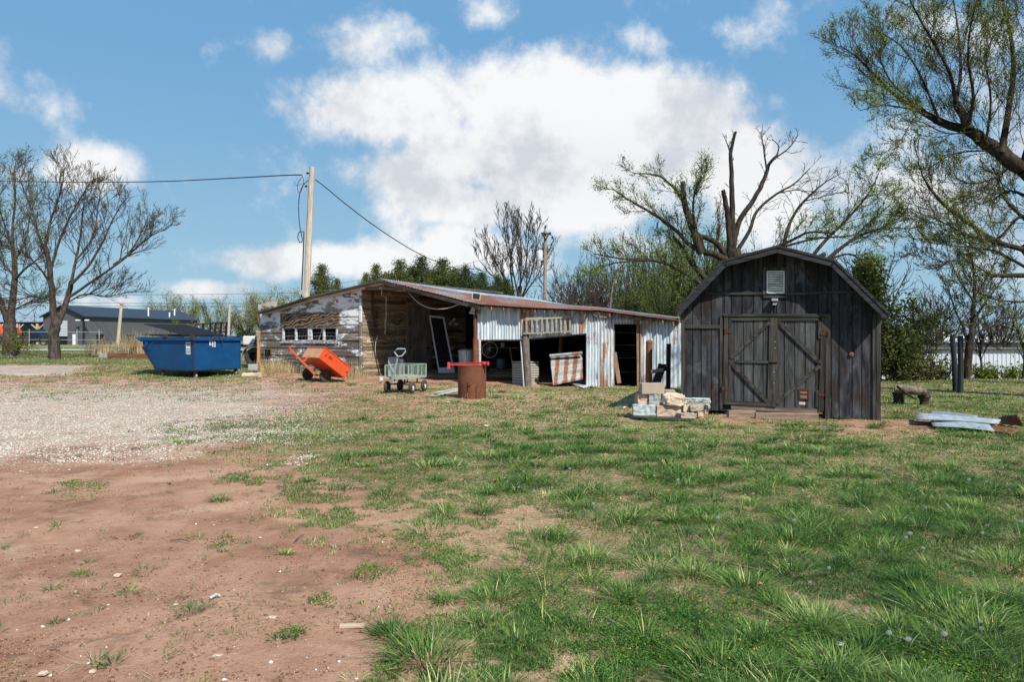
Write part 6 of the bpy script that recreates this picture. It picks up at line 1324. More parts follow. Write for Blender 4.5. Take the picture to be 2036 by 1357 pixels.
pf = dict(max=3, nb=(5, 5, 4), ang=34, lr=.55, rmin=.014, up=.10, wig=.14)
# far leafy row on the left
GF = 'far trees beyond the left field'
hz = [(345, 583, 140, 'pale green rounded tree rising over the far end of the dark building', 1), (385, 592, 145, 'thin greyish green tree right of the rounded one', 0), (420, 590, 138, 'grey twiggy tree above the black ramp', 0), (490, 582, 100, 'green open tree at the left end of the shed roof', 1), (560, 572, 105, 'loose pale green tree seen over the low shed roof', 1), (455, 600, 95, 'low dark limbed tree behind the slim grey pole', 0), (530, 590, 92, 'low bushy tree behind the blocks on the roof', 1), (310, 605, 140, 'small hazy tree left of the rounded one', 1)]
protoA = generic(31, 9, 2, pf, 8, .2, .22, .75, 'leaf_y', .10, 5, .5, .85, name='leafy_tree', lab=hz[0][3], grp=GF); protoB = generic(32, 9, 2, pf, 8, .2, .2, .8, 'leaf', .11, 2, .4, .35, name='leafy_tree', lab='x', grp=GF)
usedA = usedB = False
for i, (px, py, d, lab, k) in enumerate(hz):
    p = P(px, py, d); g = gzf(p.x, p.y); sc = (p.z-g)/9.3
    pr = protoA if k else protoB; usd = usedA if k else usedB
    o = pr if not usd else dup(pr, (0, 0, 0), group=GF)
    if k: usedA = True
    else: usedB = True
    o['label'] = lab; o.location = (p.x, p.y, g); o.rotation_euler = (0, 0, i*1.3); o.scale = (sc*1.35, sc*1.35, sc)
def brush(name, pts, n, hgt, seed, lab, leafm='leaf', barkm='bark', keep=.3, w=2.0, size=.1):
    T = Tree(seed); 
    for i in range(n):
        c = pts[i % len(pts)]; b = V(c[0]+T.r.gauss(0, w), c[1]+T.r.gauss(0, w*.6)); b.z = gzf(b.x, b.y)-.05
        T.grow(b, Vector((T.r.gauss(0, .35), T.r.gauss(0, .3), 1)).normalized(), hgt*T.r.uniform(.5, 1.1), .03, 1, dict(max=3, nb=(7, 6, 5), ang=38, lr=.5, rmin=.013, up=.06, wig=.2))
    r = thing(name, lab, 'brush', V(pts[0][0], pts[0][1], gzf(*pts[0][:2]))); r['kind'] = 'stuff'; T.build(r, M[barkm], M[leafm], size, 2, .15, keep); return r
brush('brush', [(P(x, 660, 104).x, 104) for x in range(402, 640, 18)], 70, 4.0, 41, 'tangle of low scrub beyond the dumpster and shed', keep=.4, w=2.5, size=.13)
# -- cedars
def cedar(seed, H, rad, mat, lab, loc, grp=None, dens=1.0):
    t = thing('cedar_tree', lab, 'tree', loc, grp); r = random.Random(seed); rg = np.random.RandomState(seed); T = Tree(seed); L = Vector(loc)
    T.limb([L-V(0, 0, .2), L+V(.05, 0, H*.5), L+V(0, .05, H*.97)], H*.022, .02, 8); C = []; S = []
    nb = int(130*dens)
    for i in range(nb):
        f = (i+r.random())/nb; z = H*(.06+.93*f); rr = rad*min(1, (1-f)*2.1)**.85*r.uniform(.40, 1.25)*(1 if f > .12 else .8)+.10; an = i*2.4+r.uniform(-.5, .5); d = Vector((math.cos(an), math.sin(an), r.uniform(.15, .6))).normalized()
        p0 = L+V(0, 0, z); p1 = p0+d*rr; T.br.append(([p0, p0.lerp(p1, .5)+V(0, 0, .05), p1], [.03, .02, .008], 3))
        ns = max(3, int(rr*7))
        for k in range(ns):
            q = p0.lerp(p1, .25+.8*(k+r.random())/ns); C.append(tuple(q)); S.append(.16+.14*r.random())
    v, q = tubes_np(T.br); np_mesh('trunk', v-np.array(L), q, None, M['bark_d'], t, smooth=True)
    kk = 20 if dens >= 1 else 9
    C = np.repeat(np.array(C), kk, 0); S = np.repeat(np.array(S), kk); n = len(C); c = C+rg.randn(n, 3)*S[:, None]*np.array([1, 1, .75])-np.array(L)
    a = rg.randn(n, 3)*np.array([1, 1, .6])+np.array([0, 0, .7]); a /= np.linalg.norm(a, axis=1)[:, None]; b = np.cross(a, rg.randn(n, 3)); b /= np.linalg.norm(b, axis=1)[:, None]; sz = rg.uniform(.05, .12, (n, 1))
    vv = np.stack([c-a*sz*.6, c-b*sz*.4, c+a*sz, c+b*sz*.4], 1).reshape(-1, 3); i = np.arange(n)*4; np_mesh('foliage', vv, np.stack([i, i+1, i+2, i+3], -1), None, M[mat], t); return t
GC = 'row of cedars behind the long shed'
c1 = cedar(51, 8, 1.9, 'cedar_o', 'narrow olive cedar just right of the pale pole', (0, 0, 0), GC); c2 = cedar(52, 8, 2.2, 'cedar', 'dark cedar', (0, 0, 0), GC)
cl = [(640, 528, 60, 1, 1.0, 'narrow olive cedar just right of the tall pale pole'), (748, 528, 58, 1, .9, 'olive cedar leftmost in the row above the roof ridge'), (795, 519, 60, 1, 1.1, 'pointed olive cedar second in the row above the roof ridge'), (838, 512, 62, 2, 1.0, 'pointed cedar third in the row above the ridge'), (880, 517, 58, 1, 1.25, 'broad bright cedar in the middle of the row'), (925, 530, 58, 2, 1.0, 'dark cedar just right of the broad bright one'), (958, 543, 60, 2, 1.0, 'shorter dark cedar near the right end of the row'), (728, 545, 61, 1, .8, 'small olive cedar at the left foot of the row'), (820, 532, 66, 2, 1.1, 'dark cedar set back between two pointed cedars'), (905, 536, 64, 1, 1.0, 'olive cedar set back behind the middle of the row'), (1008, 556, 60, 2, .8, 'low dark cedar at the foot of the tall bare tree'), (990, 548, 62, 2, .9, 'dark cedar rightmost in the row, beside the bare tree'), (670, 556, 66, 1, .8, 'small cedar between the pole and the roof ridge'), (770, 545, 64, 2, 1.2, 'low cedar filling the gap over the ridge'), (860, 540, 64, 2, 1.3, 'low dark cedar behind the broad bright one')]
u1 = u2 = False
for i, (px, py, d, k, wd_, lab) in enumerate(cl):
    p = P(px, py, d); g = gzf(p.x, p.y); sc = (p.z-g)/8.0; pr = c1 if k == 1 else c2; used = u1 if k == 1 else u2
    o = dup(pr, (0, 0, 0), group=GC) if used else pr
    if k == 1: u1 = True
    else: u2 = True
    o['label'] = lab; o.location = (p.x, p.y, g); o.rotation_euler = (0, 0, i*2.1); o.scale = (sc*wd_, sc*wd_, sc)
p = P(1832, 606, 29); cedar(54, 3.3, 1.5, 'cedar', 'dark ragged cedar just right of the barn', (P(1815, 600, 27.5).x, 27.5, gzf(16, 27.5)-.1), None, .28); cedar(55, 2.0, .7, 'cedar_o', 'low dark cedar close against the barn wall', (P(1785, 600, 25).x, 25, gzf(14.3, 25)-.1), None, .4); cedar(56, 4.4, .8, 'cedar_o', 'cedar tip peeping over the right barn roof slope', (P(1722, 600, 25.5).x, 25.5, 0))
p = P(1300, 575, 42); cedar(57, 4.9, 2.6, 'cedar_o', 'dark cedar half hidden behind the right end of the long shed', (p.x, 42, -.6))
# -- bare tree 1020
g0 = P(1010, 600, 66); pb = dict(max=3, nb=(6, 5, 4), ang=26, lr=.5, rmin=.017, up=.16, wig=.12)
t = thing('bare_tree', 'tall bare vase shaped tree left of the transformer pole', 'tree', (g0.x, 66, .0)); T = Tree(61); D = 66
T.limb([V(g0.x, 66, 0), P(1030, 600, D), P(1033, 570, D)], .3, .22)
for pts in ([(1025, 600), (1005, 560), (985, 520), (965, 480)], [(1030, 590), (1020, 540), (1008, 490), (1000, 440)], [(1033, 590), (1036, 540), (1035, 490), (1030, 450)], [(1035, 595), (1055, 550), (1065, 500), (1068, 460)], [(1030, 600), (1010, 575), (975, 545), (955, 520)], [(1036, 595), (1050, 575), (1070, 545), (1085, 510)], [(1022, 590), (1015, 530), (1020, 480), (1015, 440)], [(1030, 580), (1045, 530), (1050, 480), (1052, 450)]):
    pl = T.limb(PL(pts, D, T.r.uniform(-2, 2)), .10, .02, 6); T.spawn(pl, 15, 3.1, .03, 1, pb, .12)
T.build(t, M['bark'])
GB = 'bare thicket trees behind the long shed'
bt = [(1125, 478, 62, 'twiggy bare tree just right of the transformer pole'), (1170, 472, 60, 'rounded bare tree midway between pole and dead limbs'), (1215, 478, 58, 'bare tree with brown twigs behind the pale dead branch'), (1150, 520, 48, 'low dense bare tree over the shed roof'), (1250, 500, 50, 'low bare tree left of the big half dead tree'), (1730, 430, 52, 'hazy bare tree over the right slope of the barn roof'), (1690, 470, 60, 'fine twigged bare tree behind the barn roof corner'), (1230, 440, 54, 'tall bare tree between the dead branch and the big tree'), (1290, 420, 56, 'bare tree with upright twigs left of the broken stub'), (1620, 430, 56, 'bare tree behind the long right limbs of the half dead tree'), (1860, 520, 60, 'bare tree seen through the gap right of the barn'), (1800, 560, 52, 'low bare tree right of the barn roof'), (1990, 540, 58, 'bare tree behind the second tree at the right'), (700, 540, 75, 'small bare tree between the cedars over the left roof slope')]
pB = generic(62, 10, 2, dict(max=3, nb=(6, 5, 4), ang=34, lr=.55, rmin=.014, up=.08, wig=.16), 9, .17, .12, .8, name='bare_tree', lab='x', grp=GB, stems=2)
for i, (px, py, d, lab) in enumerate(bt):
    p = P(px, py, d); g = gzf(p.x, p.y); sc = (p.z-g)/10.3; o = dup(pB, (0, 0, 0), group=GB) if i else pB
    o['label'] = lab; o.location = (p.x, p.y, g); o.rotation_euler = (0, 0, i*1.7); o.scale = (sc, sc, sc)
brush('brush', [(P(x, 600, 46).x, 46) for x in range(1085, 1360, 14)], 70, 4.4, 64, 'brown tangled brush behind the right part of the long shed', keep=.06, w=1.2)
cable([P(1213, 611, 40), P(1217, 580, 40), P(1222, 555, 40), P(1229, 532, 40), P(1238, 520, 40)], .045, 'bark_p', 'x', 'dead_branch'); o = bpy.context.scene.objects['dead_branch']; o['label'] = 'pale curved dead branch standing in the brown thicket'; o['category'] = 'branch'
# -- pale green trees behind big one
GG = 'bright green trees behind the dead limbs'
gt = [(1330, 385, 44, 'bright green tree left of the broken stub', 1), (1370, 340, 40, 'bright green tree behind the broken stub', 1), (1260, 465, 42, 'low bright green tree over the right shed roof', 0), (1410, 370, 44, 'pale green tree between the dead limbs', 0), (1500, 400, 46, 'thin green tree behind the leaning dead limbs', 1), (1345, 480, 34, 'low lush green tree behind the gap between shed and barn', 1), (1300, 520, 38, 'low green tree just over the shed roof end', 0), (1560, 450, 46, 'thin green tree behind the right dead limb', 0)]
pG = generic(66, 9, 2, dict(max=3, nb=(5, 5, 4), ang=30, lr=.52, rmin=.013, up=.14, wig=.14), 9, .15, .12, .65, 'leaf_b', .07, 3, .22, .45, name='leafy_tree', lab='x', grp=GG, stems=2)
for i, (px, py, d, lab, k) in enumerate(gt):
    p = P(px, py, d); g = gzf(p.x, p.y); sc = (p.z-g)/9.3; o = dup(pG, (0, 0, 0), group=GG) if i else pG
    o['label'] = lab; o.location = (p.x, p.y, g); o.rotation_euler = (0, 0, i*2.3+.4); o.scale = (sc*.72, sc*.72, sc)
# -- big half dead tree
D = 31; bx_ = P(1455, 520, D); t = thing('half_dead_tree', 'big half dead tree with broken bare limbs behind the barn', 'tree', (bx_.x, D, gzf(bx_.x, D))); T = Tree(71)
pd_ = dict(max=3, nb=(5, 4, 3), ang=38, lr=.5, rmin=.010, up=.05, wig=.2); pg_ = dict(max=3, nb=(6, 5, 4), ang=34, lr=.52, rmin=.010, up=.08, wig=.18)
T.limb([V(bx_.x, D, -.8), P(1452, 620, D), P(1455, 560, D), P(1458, 520, D), P(1460, 495, D)], .45, .27)
dead = [([(1458, 505), (1456, 430), (1455, 360), (1453, 305), (1463, 262)], .15, .06, .5, 3), ([(1453, 310), (1447, 290), (1440, 272)], .03, .012, .5, 2), ([(1455, 500), (1470, 440), (1500, 395), (1520, 355), (1530, 325), (1545, 310)], .14, .06, .9, 3), ([(1545, 310), (1548, 290), (1535, 277)], .04, .014, .6, 2), ([(1535, 318), (1562, 300), (1575, 287), (1586, 270)], .04, .012, .9, 3), ([(1525, 340), (1520, 310), (1518, 290), (1512, 262)], .045, .012, .9, 4),
        ([(1452, 510), (1448, 440), (1442, 400), (1437, 378)], .15, .09, .3, 1), ([(1465, 500), (1490, 460), (1505, 420), (1545, 385), (1580, 365), (1610, 335)], .10, .02, 1.5, 7), ([(1545, 385), (1580, 378), (1610, 381), (1650, 380)], .03, .01, .9, 5), ([(1558, 490), (1568, 450), (1590, 410), (1620, 380), (1645, 360), (1672, 345)], .09, .015, 1.4, 8), ([(1600, 400), (1640, 390), (1680, 380)], .03, .01, .9, 5),
        ([(1395, 505), (1372, 440), (1360, 400), (1357, 362)], .17, .11, .3, 2), ([(1450, 520), (1420, 505), (1400, 500), (1390, 470)], .17, .12, .3, 1)]
for pts, r0, r1, L, n in dead:
    pl = T.limb(PL(pts, D, T.r.uniform(-1.2, 1.2)), r0, r1, 9); T.spawn(pl, n*2, L, .018, 2, pd_, .2)
T.lf = []
TL2 = Tree(72)
live = [([(1455, 520), (1420, 480), (1385, 465), (1370, 420), (1345, 380), (1310, 350), (1260, 345)], .15, .02, 1.9, 14), ([(1400, 500), (1375, 490), (1340, 455), (1290, 420), (1245, 395), (1215, 372)], .12, .02, 1.7, 14), ([(1440, 590), (1400, 570), (1350, 535), (1300, 518), (1240, 515), (1180, 505)], .13, .02, 1.6, 14), ([(1300, 518), (1250, 520), (1200, 528), (1170, 540)], .05, .015, 1.2, 8), ([(1385, 465), (1378, 420), (1382, 380), (1395, 350)], .07, .02, 1.5, 9),
        ([(1440, 590), (1390, 540), (1360, 500), (1340, 470)], .16, .06, 1.8, 10), ([(1465, 510), (1520, 500), (1570, 480), (1610, 462), (1660, 465)], .10, .03, 1.6, 10), ([(1640, 520), (1690, 480), (1740, 458), (1790, 452)], .10, .02, 1.9, 16), ([(1600, 530), (1640, 480), (1690, 430), (1730, 380), (1745, 350)], .10, .02, 2.0, 18), ([(1690, 480), (1720, 450), (1755, 420), (1790, 390)], .05, .015, 1.6, 12), ([(1640, 520), (1690, 505), (1720, 530), (1745, 560)], .05, .015, 1.2, 8), ([(1560, 490), (1620, 475), (1680, 470), (1730, 462)], .06, .015, 1.5, 10)]
for pts, r0, r1, L, n in live:
    pl = T.limb(PL(pts, D, T.r.uniform(-1.5, 1.5)), r0, r1, 8); T.spawn(pl, n, L, .024, 1, pg_, .25)
T.limb([P(1560, 640, D), P(1562, 560, D), P(1558, 490, D)], .2, .12); T.limb([P(1610, 640, D), P(1600, 560, D), P(1605, 530, D), P(1640, 505, D)], .2, .10)
T.build(t, M['bark_d'], M['leaf_b'], .040, 4, .14, .42)
# -- big tree at the right edge
D = 17.5; bx_ = P(2150, 600, D); t = thing('elm_tree', 'large spreading tree with small new leaves at the right edge', 'tree', (bx_.x, D, gzf(bx_.x, D))); T = Tree(81)
pr_ = dict(max=3, nb=(6, 6, 5), ang=33, lr=.52, rmin=.0045, up=.10, wig=.16)
T.limb([V(bx_.x, D, -.3), P(2160, 620, D), P(2150, 520, D), P(2120, 430, D), P(2036, 338, D)], .31, .18)
L_ = [([(2036, 338), (1990, 305), (1950, 275), (1925, 258), (1890, 250), (1850, 232), (1820, 210)], .20, .06, 1.7, 16), ([(1925, 258), (1915, 230), (1900, 205)], .11, .09, .6, 4), ([(1820, 212), (1780, 190), (1740, 150), (1700, 110), (1670, 90)], .05, .01, 1.4, 20), ([(1850, 232), (1800, 215), (1750, 210), (1710, 220)], .03, .008, 1.0, 12), ([(1900, 205), (1890, 150), (1860, 90), (1830, 40), (1800, -20)], .05, .012, 1.5, 20), ([(1900, 205), (1910, 140), (1905, 60), (1890, -30)], .05, .012, 1.5, 18),
      ([(1925, 255), (1935, 190), (1925, 120), (1930, 50), (1950, -20)], .045, .012, 1.5, 18), ([(1990, 305), (2005, 220), (2015, 120), (2000, 30), (1980, -40)], .09, .02, 1.6, 22), ([(2036, 338), (2060, 220), (2050, 100), (2040, -20)], .12, .03, 1.8, 22), ([(2000, 310), (1960, 300), (1900, 305), (1870, 320), (1835, 345)], .03, .007, 1.0, 9), ([(1870, 245), (1830, 150), (1790, 90), (1740, 60)], .035, .01, 1.4, 16), ([(1930, 262), (1880, 265), (1820, 240), (1790, 280), (1750, 310)], .02, .006, .9, 10),
      ([(2010, 330), (1975, 355), (1930, 365), (1890, 350)], .03, .007, 1.3, 12), ([(2060, 400), (2010, 380), (1970, 400), (1930, 410)], .04, .008, 1.4, 14), ([(2100, 430), (2030, 430), (1990, 470), (1950, 480), (1900, 460)], .05, .01, 1.5, 16), ([(1820, 210), (1770, 160), (1750, 110), (1760, 70)], .025, .008, 1.2, 14), ([(1960, 285), (1970, 200), (1960, 110), (1985, 60)], .035, .01, 1.4, 16)]
for pts, r0, r1, L, n in L_:
    pl = T.limb(PL(pts, D, T.r.uniform(-1.6, 1.6)), r0, r1, 9); T.spawn(pl, n, L, .014, 1, pr_, .1)
T.build(t, M['bark_d'], M['leaf'], .026, 3, .07, .42)
D = 23; t = thing('elm_tree', 'second budding tree whose limbs reach left below the large one', 'tree', (P(2110, 600, D).x, D, gzf(18, D))); T = Tree(82); pr2 = dict(pr_, rmin=.0075)
T.limb([V(P(2110, 600, D).x, D, -.4), P(2110, 620, D), P(2095, 560, D), P(2036, 490, D)], .3, .16)
for pts, r0, r1, L, n in [([(2050, 500), (1980, 480), (1920, 440), (1870, 400), (1840, 360), (1825, 320)], .10, .015, 1.8, 18), ([(1990, 485), (1930, 470), (1870, 440), (1820, 420)], .05, .01, 1.5, 16), ([(2036, 548), (1975, 548), (1965, 545)], .085, .06, .8, 5), ([(2060, 545), (1980, 500), (1900, 490), (1840, 480)], .06, .01, 1.5, 16), ([(2090, 480), (2020, 420), (1985, 370), (1990, 320)], .08, .015, 1.6, 16), ([(1970, 547), (1920, 520), (1870, 520), (1830, 500)], .03, .008, 1.2, 12), ([(2080, 600), (2010, 600), (1960, 590), (1920, 560)], .04, .01, 1.3, 14)]:
    pl = T.limb(PL(pts, D, T.r.uniform(-1.6, 1.6)), r0, r1, 8); T.spawn(pl, n, L, .018, 1, pr2, .1)
T.build(t, M['bark_d'], M['leaf'], .034, 2, .08, .26)
D = 29; b_ = P(1921, 690, D); t = thing('bare_tree', 'bare tree standing by the two dark posts', 'tree', (b_.x, D, gzf(b_.x, D))); T = Tree(83); pr3 = dict(max=3, nb=(6, 5, 4), ang=36, lr=.52, rmin=.0095, up=.08, wig=.18)
T.limb([V(b_.x, D, gzf(b_.x, D)-.2), P(1922, 755, D), P(1926, 700, D), P(1932, 665, D)], .18, .14)
for pts, r0, r1, L, n in [([(1932, 670), (1935, 620), (1938, 560), (1930, 500)], .12, .03, 1.5, 16), ([(1926, 690), (1915, 650), (1900, 620), (1885, 570)], .08, .015, 1.4, 14), ([(1935, 640), (1960, 600), (1990, 560), (2010, 520)], .06, .012, 1.4, 14), ([(1922, 680), (1890, 665), (1865, 640), (1855, 615)], .045, .01, 1.2, 10), ([(1935, 665), (1970, 650), (2010, 640), (2036, 625)], .05, .01, 1.3, 12), ([(1936, 600), (1910, 560), (1890, 520), (1880, 480)], .05, .01, 1.3, 14), ([(1938, 590), (1970, 540), (1985, 500)], .04, .01, 1.2, 10), ([(1940, 675), (1975, 678), (2005, 680)], .03, .01, .9, 6)]:
    pl = T.limb(PL(pts, D, T.r.uniform(-1.3, 1.3)), r0, r1, 8); T.spawn(pl, n, L, .018, 1, pr3, .12)
T.build(t, M['bark_d'], M['leaf'], .035, 1, .08, .12)
# right background: brush and saplings
def leafbrush(pts, seed, n, h, lab, keep, leafm, w): return brush('brush', pts, n, h, seed, lab, leafm, 'bark', keep, w, .07)
leafbrush([(P(x, 600, 30).x, 30) for x in range(1765, 2100, 20)], 91, 46, .5, 'low weedy brush along the fence line right of the barn', .35, 'leaf', .6)
leafbrush([(P(x, 600, 26).x, 26) for x in range(1765, 1885, 12)], 92, 40, .8, 'dry brown brush heap behind the fallen log', .10, 'leaf_y', .5)
leafbrush([(P(x, 600, 80).x, 80) for x in range(1700, 2200, 30)], 93, 60, 4.4, 'distant line of scrub over the white metal roof', .5, 'leaf', 3.0)
t = generic(94, 3.2, 2, dict(pr3, rmin=.008), 5, .05, .3, .6, name='sapling', lab='thin sapling in front of the white metal wall', loc=(P(1953, 700, 30).x, 30, gzf(20.6, 30)))
t = generic(95, 3.4, 2, dict(pr3, rmin=.008), 5, .06, .3, .7, 'leaf', .05, 2, .1, .3, name='sapling', lab='leafy sapling at the right edge before the white metal wall', loc=(P(2034, 700, 29).x, 29, gzf(21.7, 29)))
weeds('dry_reeds', [(P(x, 690, 47).x, 47+dy, f) for x, dy, f in ((190, 0, 1), (205, 1, .7), (215, 0, .6), (235, 2, .9), (250, 0, 1.1), (262, 1, 1.3), (272, 0, 1.3), (280, 1, 1), (288, 0, .9))], 900, 1.45, .45, 7, 'tall tan dry reeds before the dark metal building', w=.03)

# ------------------------------------------------------------------ far buildings on the left
K1 = V(-59.6, 95); sd_ = V(.236, .972); gd = V(-.972, .236); gbz = gzf(-60, 95)-.05; EH = 1.6+42*95/F; RH = EH+1.45; BWd, BLn = 7.0, 23.0
mb_ = thing('metal_building', 'long dark grey metal building beyond the field', 'building', K1+V(0, 0, gbz))
GPl = Plane((K1.x+gd.x*BWd, K1.y+gd.y*BWd), -gd.to_2d(), (-.236, -.972)); SPl = Plane((K1.x, K1.y), sd_.to_2d(), (.972, -.236))
m = MB(); m.prism(GPl, [(0, gbz), (BWd, gbz), (BWd, EH), (BWd/2, RH), (0, EH)], -.1, 0); n_ = int(BWd/.3)
for i in range(1, n_): s = BWd*i/n_; m.rect(GPl, s, gbz, s+.06, EH, 0, .03)
m.build('gable_wall', M['greywall'], mb_)
m = MB(); m.rect(SPl, 0, gbz, BLn, EH, -.1, 0)
for i in range(1, 60): s = BLn*i/60; m.rect(SPl, s, gbz, s+.07, EH, 0, .03)
m.build('side_wall', M['greywall'], mb_)
m = MB(); m.prism(Plane((K1.x+sd_.x*BLn+gd.x*BWd, K1.y+sd_.y*BLn+gd.y*BWd), -gd.to_2d()), [(0, gbz), (BWd, gbz), (BWd, EH), (BWd/2, RH), (0, EH)], -.05, 0); m.build('gable_wall', M['greywall'], mb_)
for a, b in (((BWd+.25, EH-.08), (BWd/2, RH+.03)), ((BWd/2, RH+.03), (-.25, EH-.08))):
    m = MB(); m.prism(GPl, [a, b, (b[0], b[1]+.08), (a[0], a[1]+.08)], -BLn-.3, .3); m.build('roof', M['darkroof'], mb_); m = MB(); m.prism(GPl, [(a[0], a[1]-.16), (b[0], b[1]-.16), (b[0], b[1]+.1), (a[0], a[1]+.1)], .305, .36); m.build('roof_trim', M['trimk'], mb_)
m = MB(); m.rect(SPl, -.3, EH-.24, BLn+.3, EH-.06, .27, .33); m.build('gutter', M['trimk'], mb_)
m = MB(); m.rect(GPl, BWd-.16, gbz, BWd+.01, EH-.1, .035, .06); m.build('corner_trim', M['trimk'], mb_); m = MB(); m.rect(SPl, -.01, gbz, .16, EH-.1, .035, .06); m.build('corner_trim', M['trimk'], mb_); m = MB(); m.rect(SPl, BLn-.15, gbz, BLn, EH-.1, .035, .06); m.build('corner_trim', M['trimk'], mb_)
def gp(px, py): return GPl.hit(px, py)
a, b = gp(118, 687), gp(134.5, 638); m = MB(); m.rect(GPl, a[0], gp(118, 669)[1], b[0], b[1], .04, .07); o = m.build('garage_door', M['whitem'], mb_); m = MB(); m.rect(GPl, a[0], gbz, b[0], gp(118, 669)[1], .035, .05); m.build('doorway', M['dark'], mb_)
for k in range(1, 6): m = MB(); z = gp(118, 669)[1]+(b[1]-gp(118, 669)[1])*k/6; m.rect(GPl, a[0], z-.03, b[0], z, .072, .08); m.build('groove', M['greyp'], o)
for x0, x1 in ((145, 151), (96.5, 101.5)): a, b = gp(x0, 688), gp(x1, 665); m = MB(); m.rect(GPl, a[0], gbz, b[0], b[1], .04, .09); m.build('door', M['white'], mb_)
for x0, x1 in ((191, 205), (253, 265)):
    a, b = SPl.hit(x0, 682), SPl.hit(x1, 667); m = MB(); m.rect(SPl, a[0], a[1], b[0], b[1], .035, .06); o = m.build('window', M['glass'], mb_); m = MB()
    for q in ((a[0]-.1, a[1]-.08, b[0]+.1, a[1]), (a[0]-.1, b[1], b[0]+.1, b[1]+.1)): m.rect(SPl, *q, .035, .08)
    m.build('frame', M['trimk'], o)
for px, py, h in ((295, 618, .8), (337, 626, .35), (347, 620, .55)):
    p = P(px, py, 106); m = MB(); m.tube([p-V(0, 0, h*1.1), p+V(0, 0, h*.4)], .1, 8); m.lathe(p+V(0, 0, h*.4), (0, 0, 1), [(.15, 0), (.15, .12), (.001, .18)], 8); m.build('roof_vent', M['white'], mb_)
for px in (155, 173): m = MB(); m.cbox(P(px, 637, 94.3), V(.5, 0), V(0, .3), (0, 0, .15)); m.build('wall_lamp', M['white'], mb_)
m = MB(); m.cbox(P(167, 685, 93), V(.45, 0), V(0, .4), (0, 0, .5)); tag(m.build('blue_bucket', M['blue'], None, P(167, 687, 93), bev=.05), 'small blue bucket at the corner of the dark metal building', 'bucket')
# open pole barn
ob = thing('pole_barn', 'open fronted pole barn with pale roof at the far left', 'barn', P(40, 688, 99)); YB = 98.0
Lx, Rx = P(-40, 0, YB).x, P(85, 0, YB).x; fz = CH-(641-HY)/F*YB; bzz = CH-(628-HY)/F*(YB+6); OPl = Plane((Lx, YB), (1, 0))
m = MB(); m.hexa([V(Lx, YB-.3, fz), V(Rx, YB-.3, fz), V(Rx, YB+8, bzz+.2), V(Lx, YB+8, bzz+.2)], [V(Lx, YB-.3, fz+.1), V(Rx, YB-.3, fz+.1), V(Rx, YB+8, bzz+.3), V(Lx, YB+8, bzz+.3)]); m.build('roof', M['palem'], ob)
m = MB(); m.rect(OPl, 0, .4, Rx-Lx, bzz, -8.1, -8); m.build('back_wall', M['greywall'], ob); m = MB(); m.rect(OPl, 0, fz-.25, Rx-Lx, fz, 0, .1); m.build('header', M['trimk'], ob)
for px in (35, 75, -10):
    x = P(px, 0, YB).x; m = MB(); m.beam(V(x, YB, .4), V(x, YB, fz-.2), .3, .3, (0, 1, 0)); m.beam(V(x, YB, fz-1.1), V(x+.9, YB, fz-.3), .15, .15, (0, 1, 0)); m.beam(V(x, YB, fz-1.1), V(x-.9, YB, fz-.3), .15, .15, (0, 1, 0)); m.build('post', M['lumber'], ob)
# orange machine
om = thing('orange_machine', 'bright orange tank trailer parked before the open pole barn', 'machine', P(18, 688, 93)); Y_ = 93
m = MB(); c0_, c1_ = P(-12, 662, Y_), P(36, 662, Y_); m.cbox(P(12, 661, Y_), V(3.3, 0), V(0, 1.6), (0, 0, .9)); m.build('body', M['orange'], om, bev=.2)
m = MB(); m.tube([P(-10, 654, Y_), P(8, 654, Y_)], .45, 14); m.cbox(P(25, 654.5, Y_), V(.5, 0), V(0, .6), (0, 0, .5)); m.cbox(P(31, 654.5, Y_), V(.35, 0), V(0, .6), (0, 0, .4)); m.build('tank', M['orange'], om, bev=.05)
m = MB(); m.cbox(P(10, 674, Y_), V(4, 0), V(0, 1.4), (0, 0, .3)); m.build('frame', M['black'], om)
for px in (-5, 12): m = MB(); m.lathe(P(px, 680, Y_-.8), (0, -1, 0), [(.001, 0), (.4, 0), (.42, .1), (.4, .25), (.001, .26)], 18); m.build('wheel', M['rubber'], om, smooth=True)
# pickup truck
def pickup(px0, px1, pyb, pyt, d, lab, cab=.42):
    x0, x1 = P(px0, 0, d).x, P(px1, 0, d).x; L = x1-x0; H = (pyb-pyt)/F*d; z0 = P(0, pyb, d).z; t = thing('pickup_truck', lab, 'pickup truck', V((x0+x1)/2, d, z0)); pl = Plane((x0, d), (1, 0)); k = lambda f, h: (L*f, z0+H*h)
    m = MB(); m.prism(pl, [k(0, .22), k(.98, .22), k(1, .35), k(.99, .55), k(.72, .62), k(.0, .60)], -1.9, 0); m.build('body', M['navy'], t, bev=.05)
    m = MB(); m.prism(pl, [k(.22, .6), k(.70, .62), k(.58, .97), k(.52, 1.0), k(.30, 1.0), k(.26, .95)], -1.75, -.12); m.build('cab', M['navy'], t, bev=.04)
    m = MB(); m.prism(pl, [k(.29, .66), k(.42, .66), k(.42, .92), k(.31, .92)], -.119, -.10); m.prism(pl, [k(.45, .66), k(.63, .66), k(.55, .92), k(.45, .92)], -.119, -.10); m.build('window', M['glass'], t)
    for f in (.17, .82):
        m = MB(); c = pl.pt(L*f, z0+.38, -.1); m.lathe(c, (0, -1, 0), [(.22, -.1), (.38, -.1), (.4, 0), (.38, .12), (.22, .12)], 20, True); o = m.build('wheel', M['rubber'], t, smooth=True); m = MB(); m.lathe(c, (0, -1, 0), [(.23, .0), (.22, .1), (.1, .06), (.001, .08)], 14); m.build('rim', M['steel'], o, smooth=True)
    m = MB(); m.rect(pl, L*.985, z0+H*.42, L*1.0, z0+H*.52, .0, .03); m.build('headlight', M['white'], t)
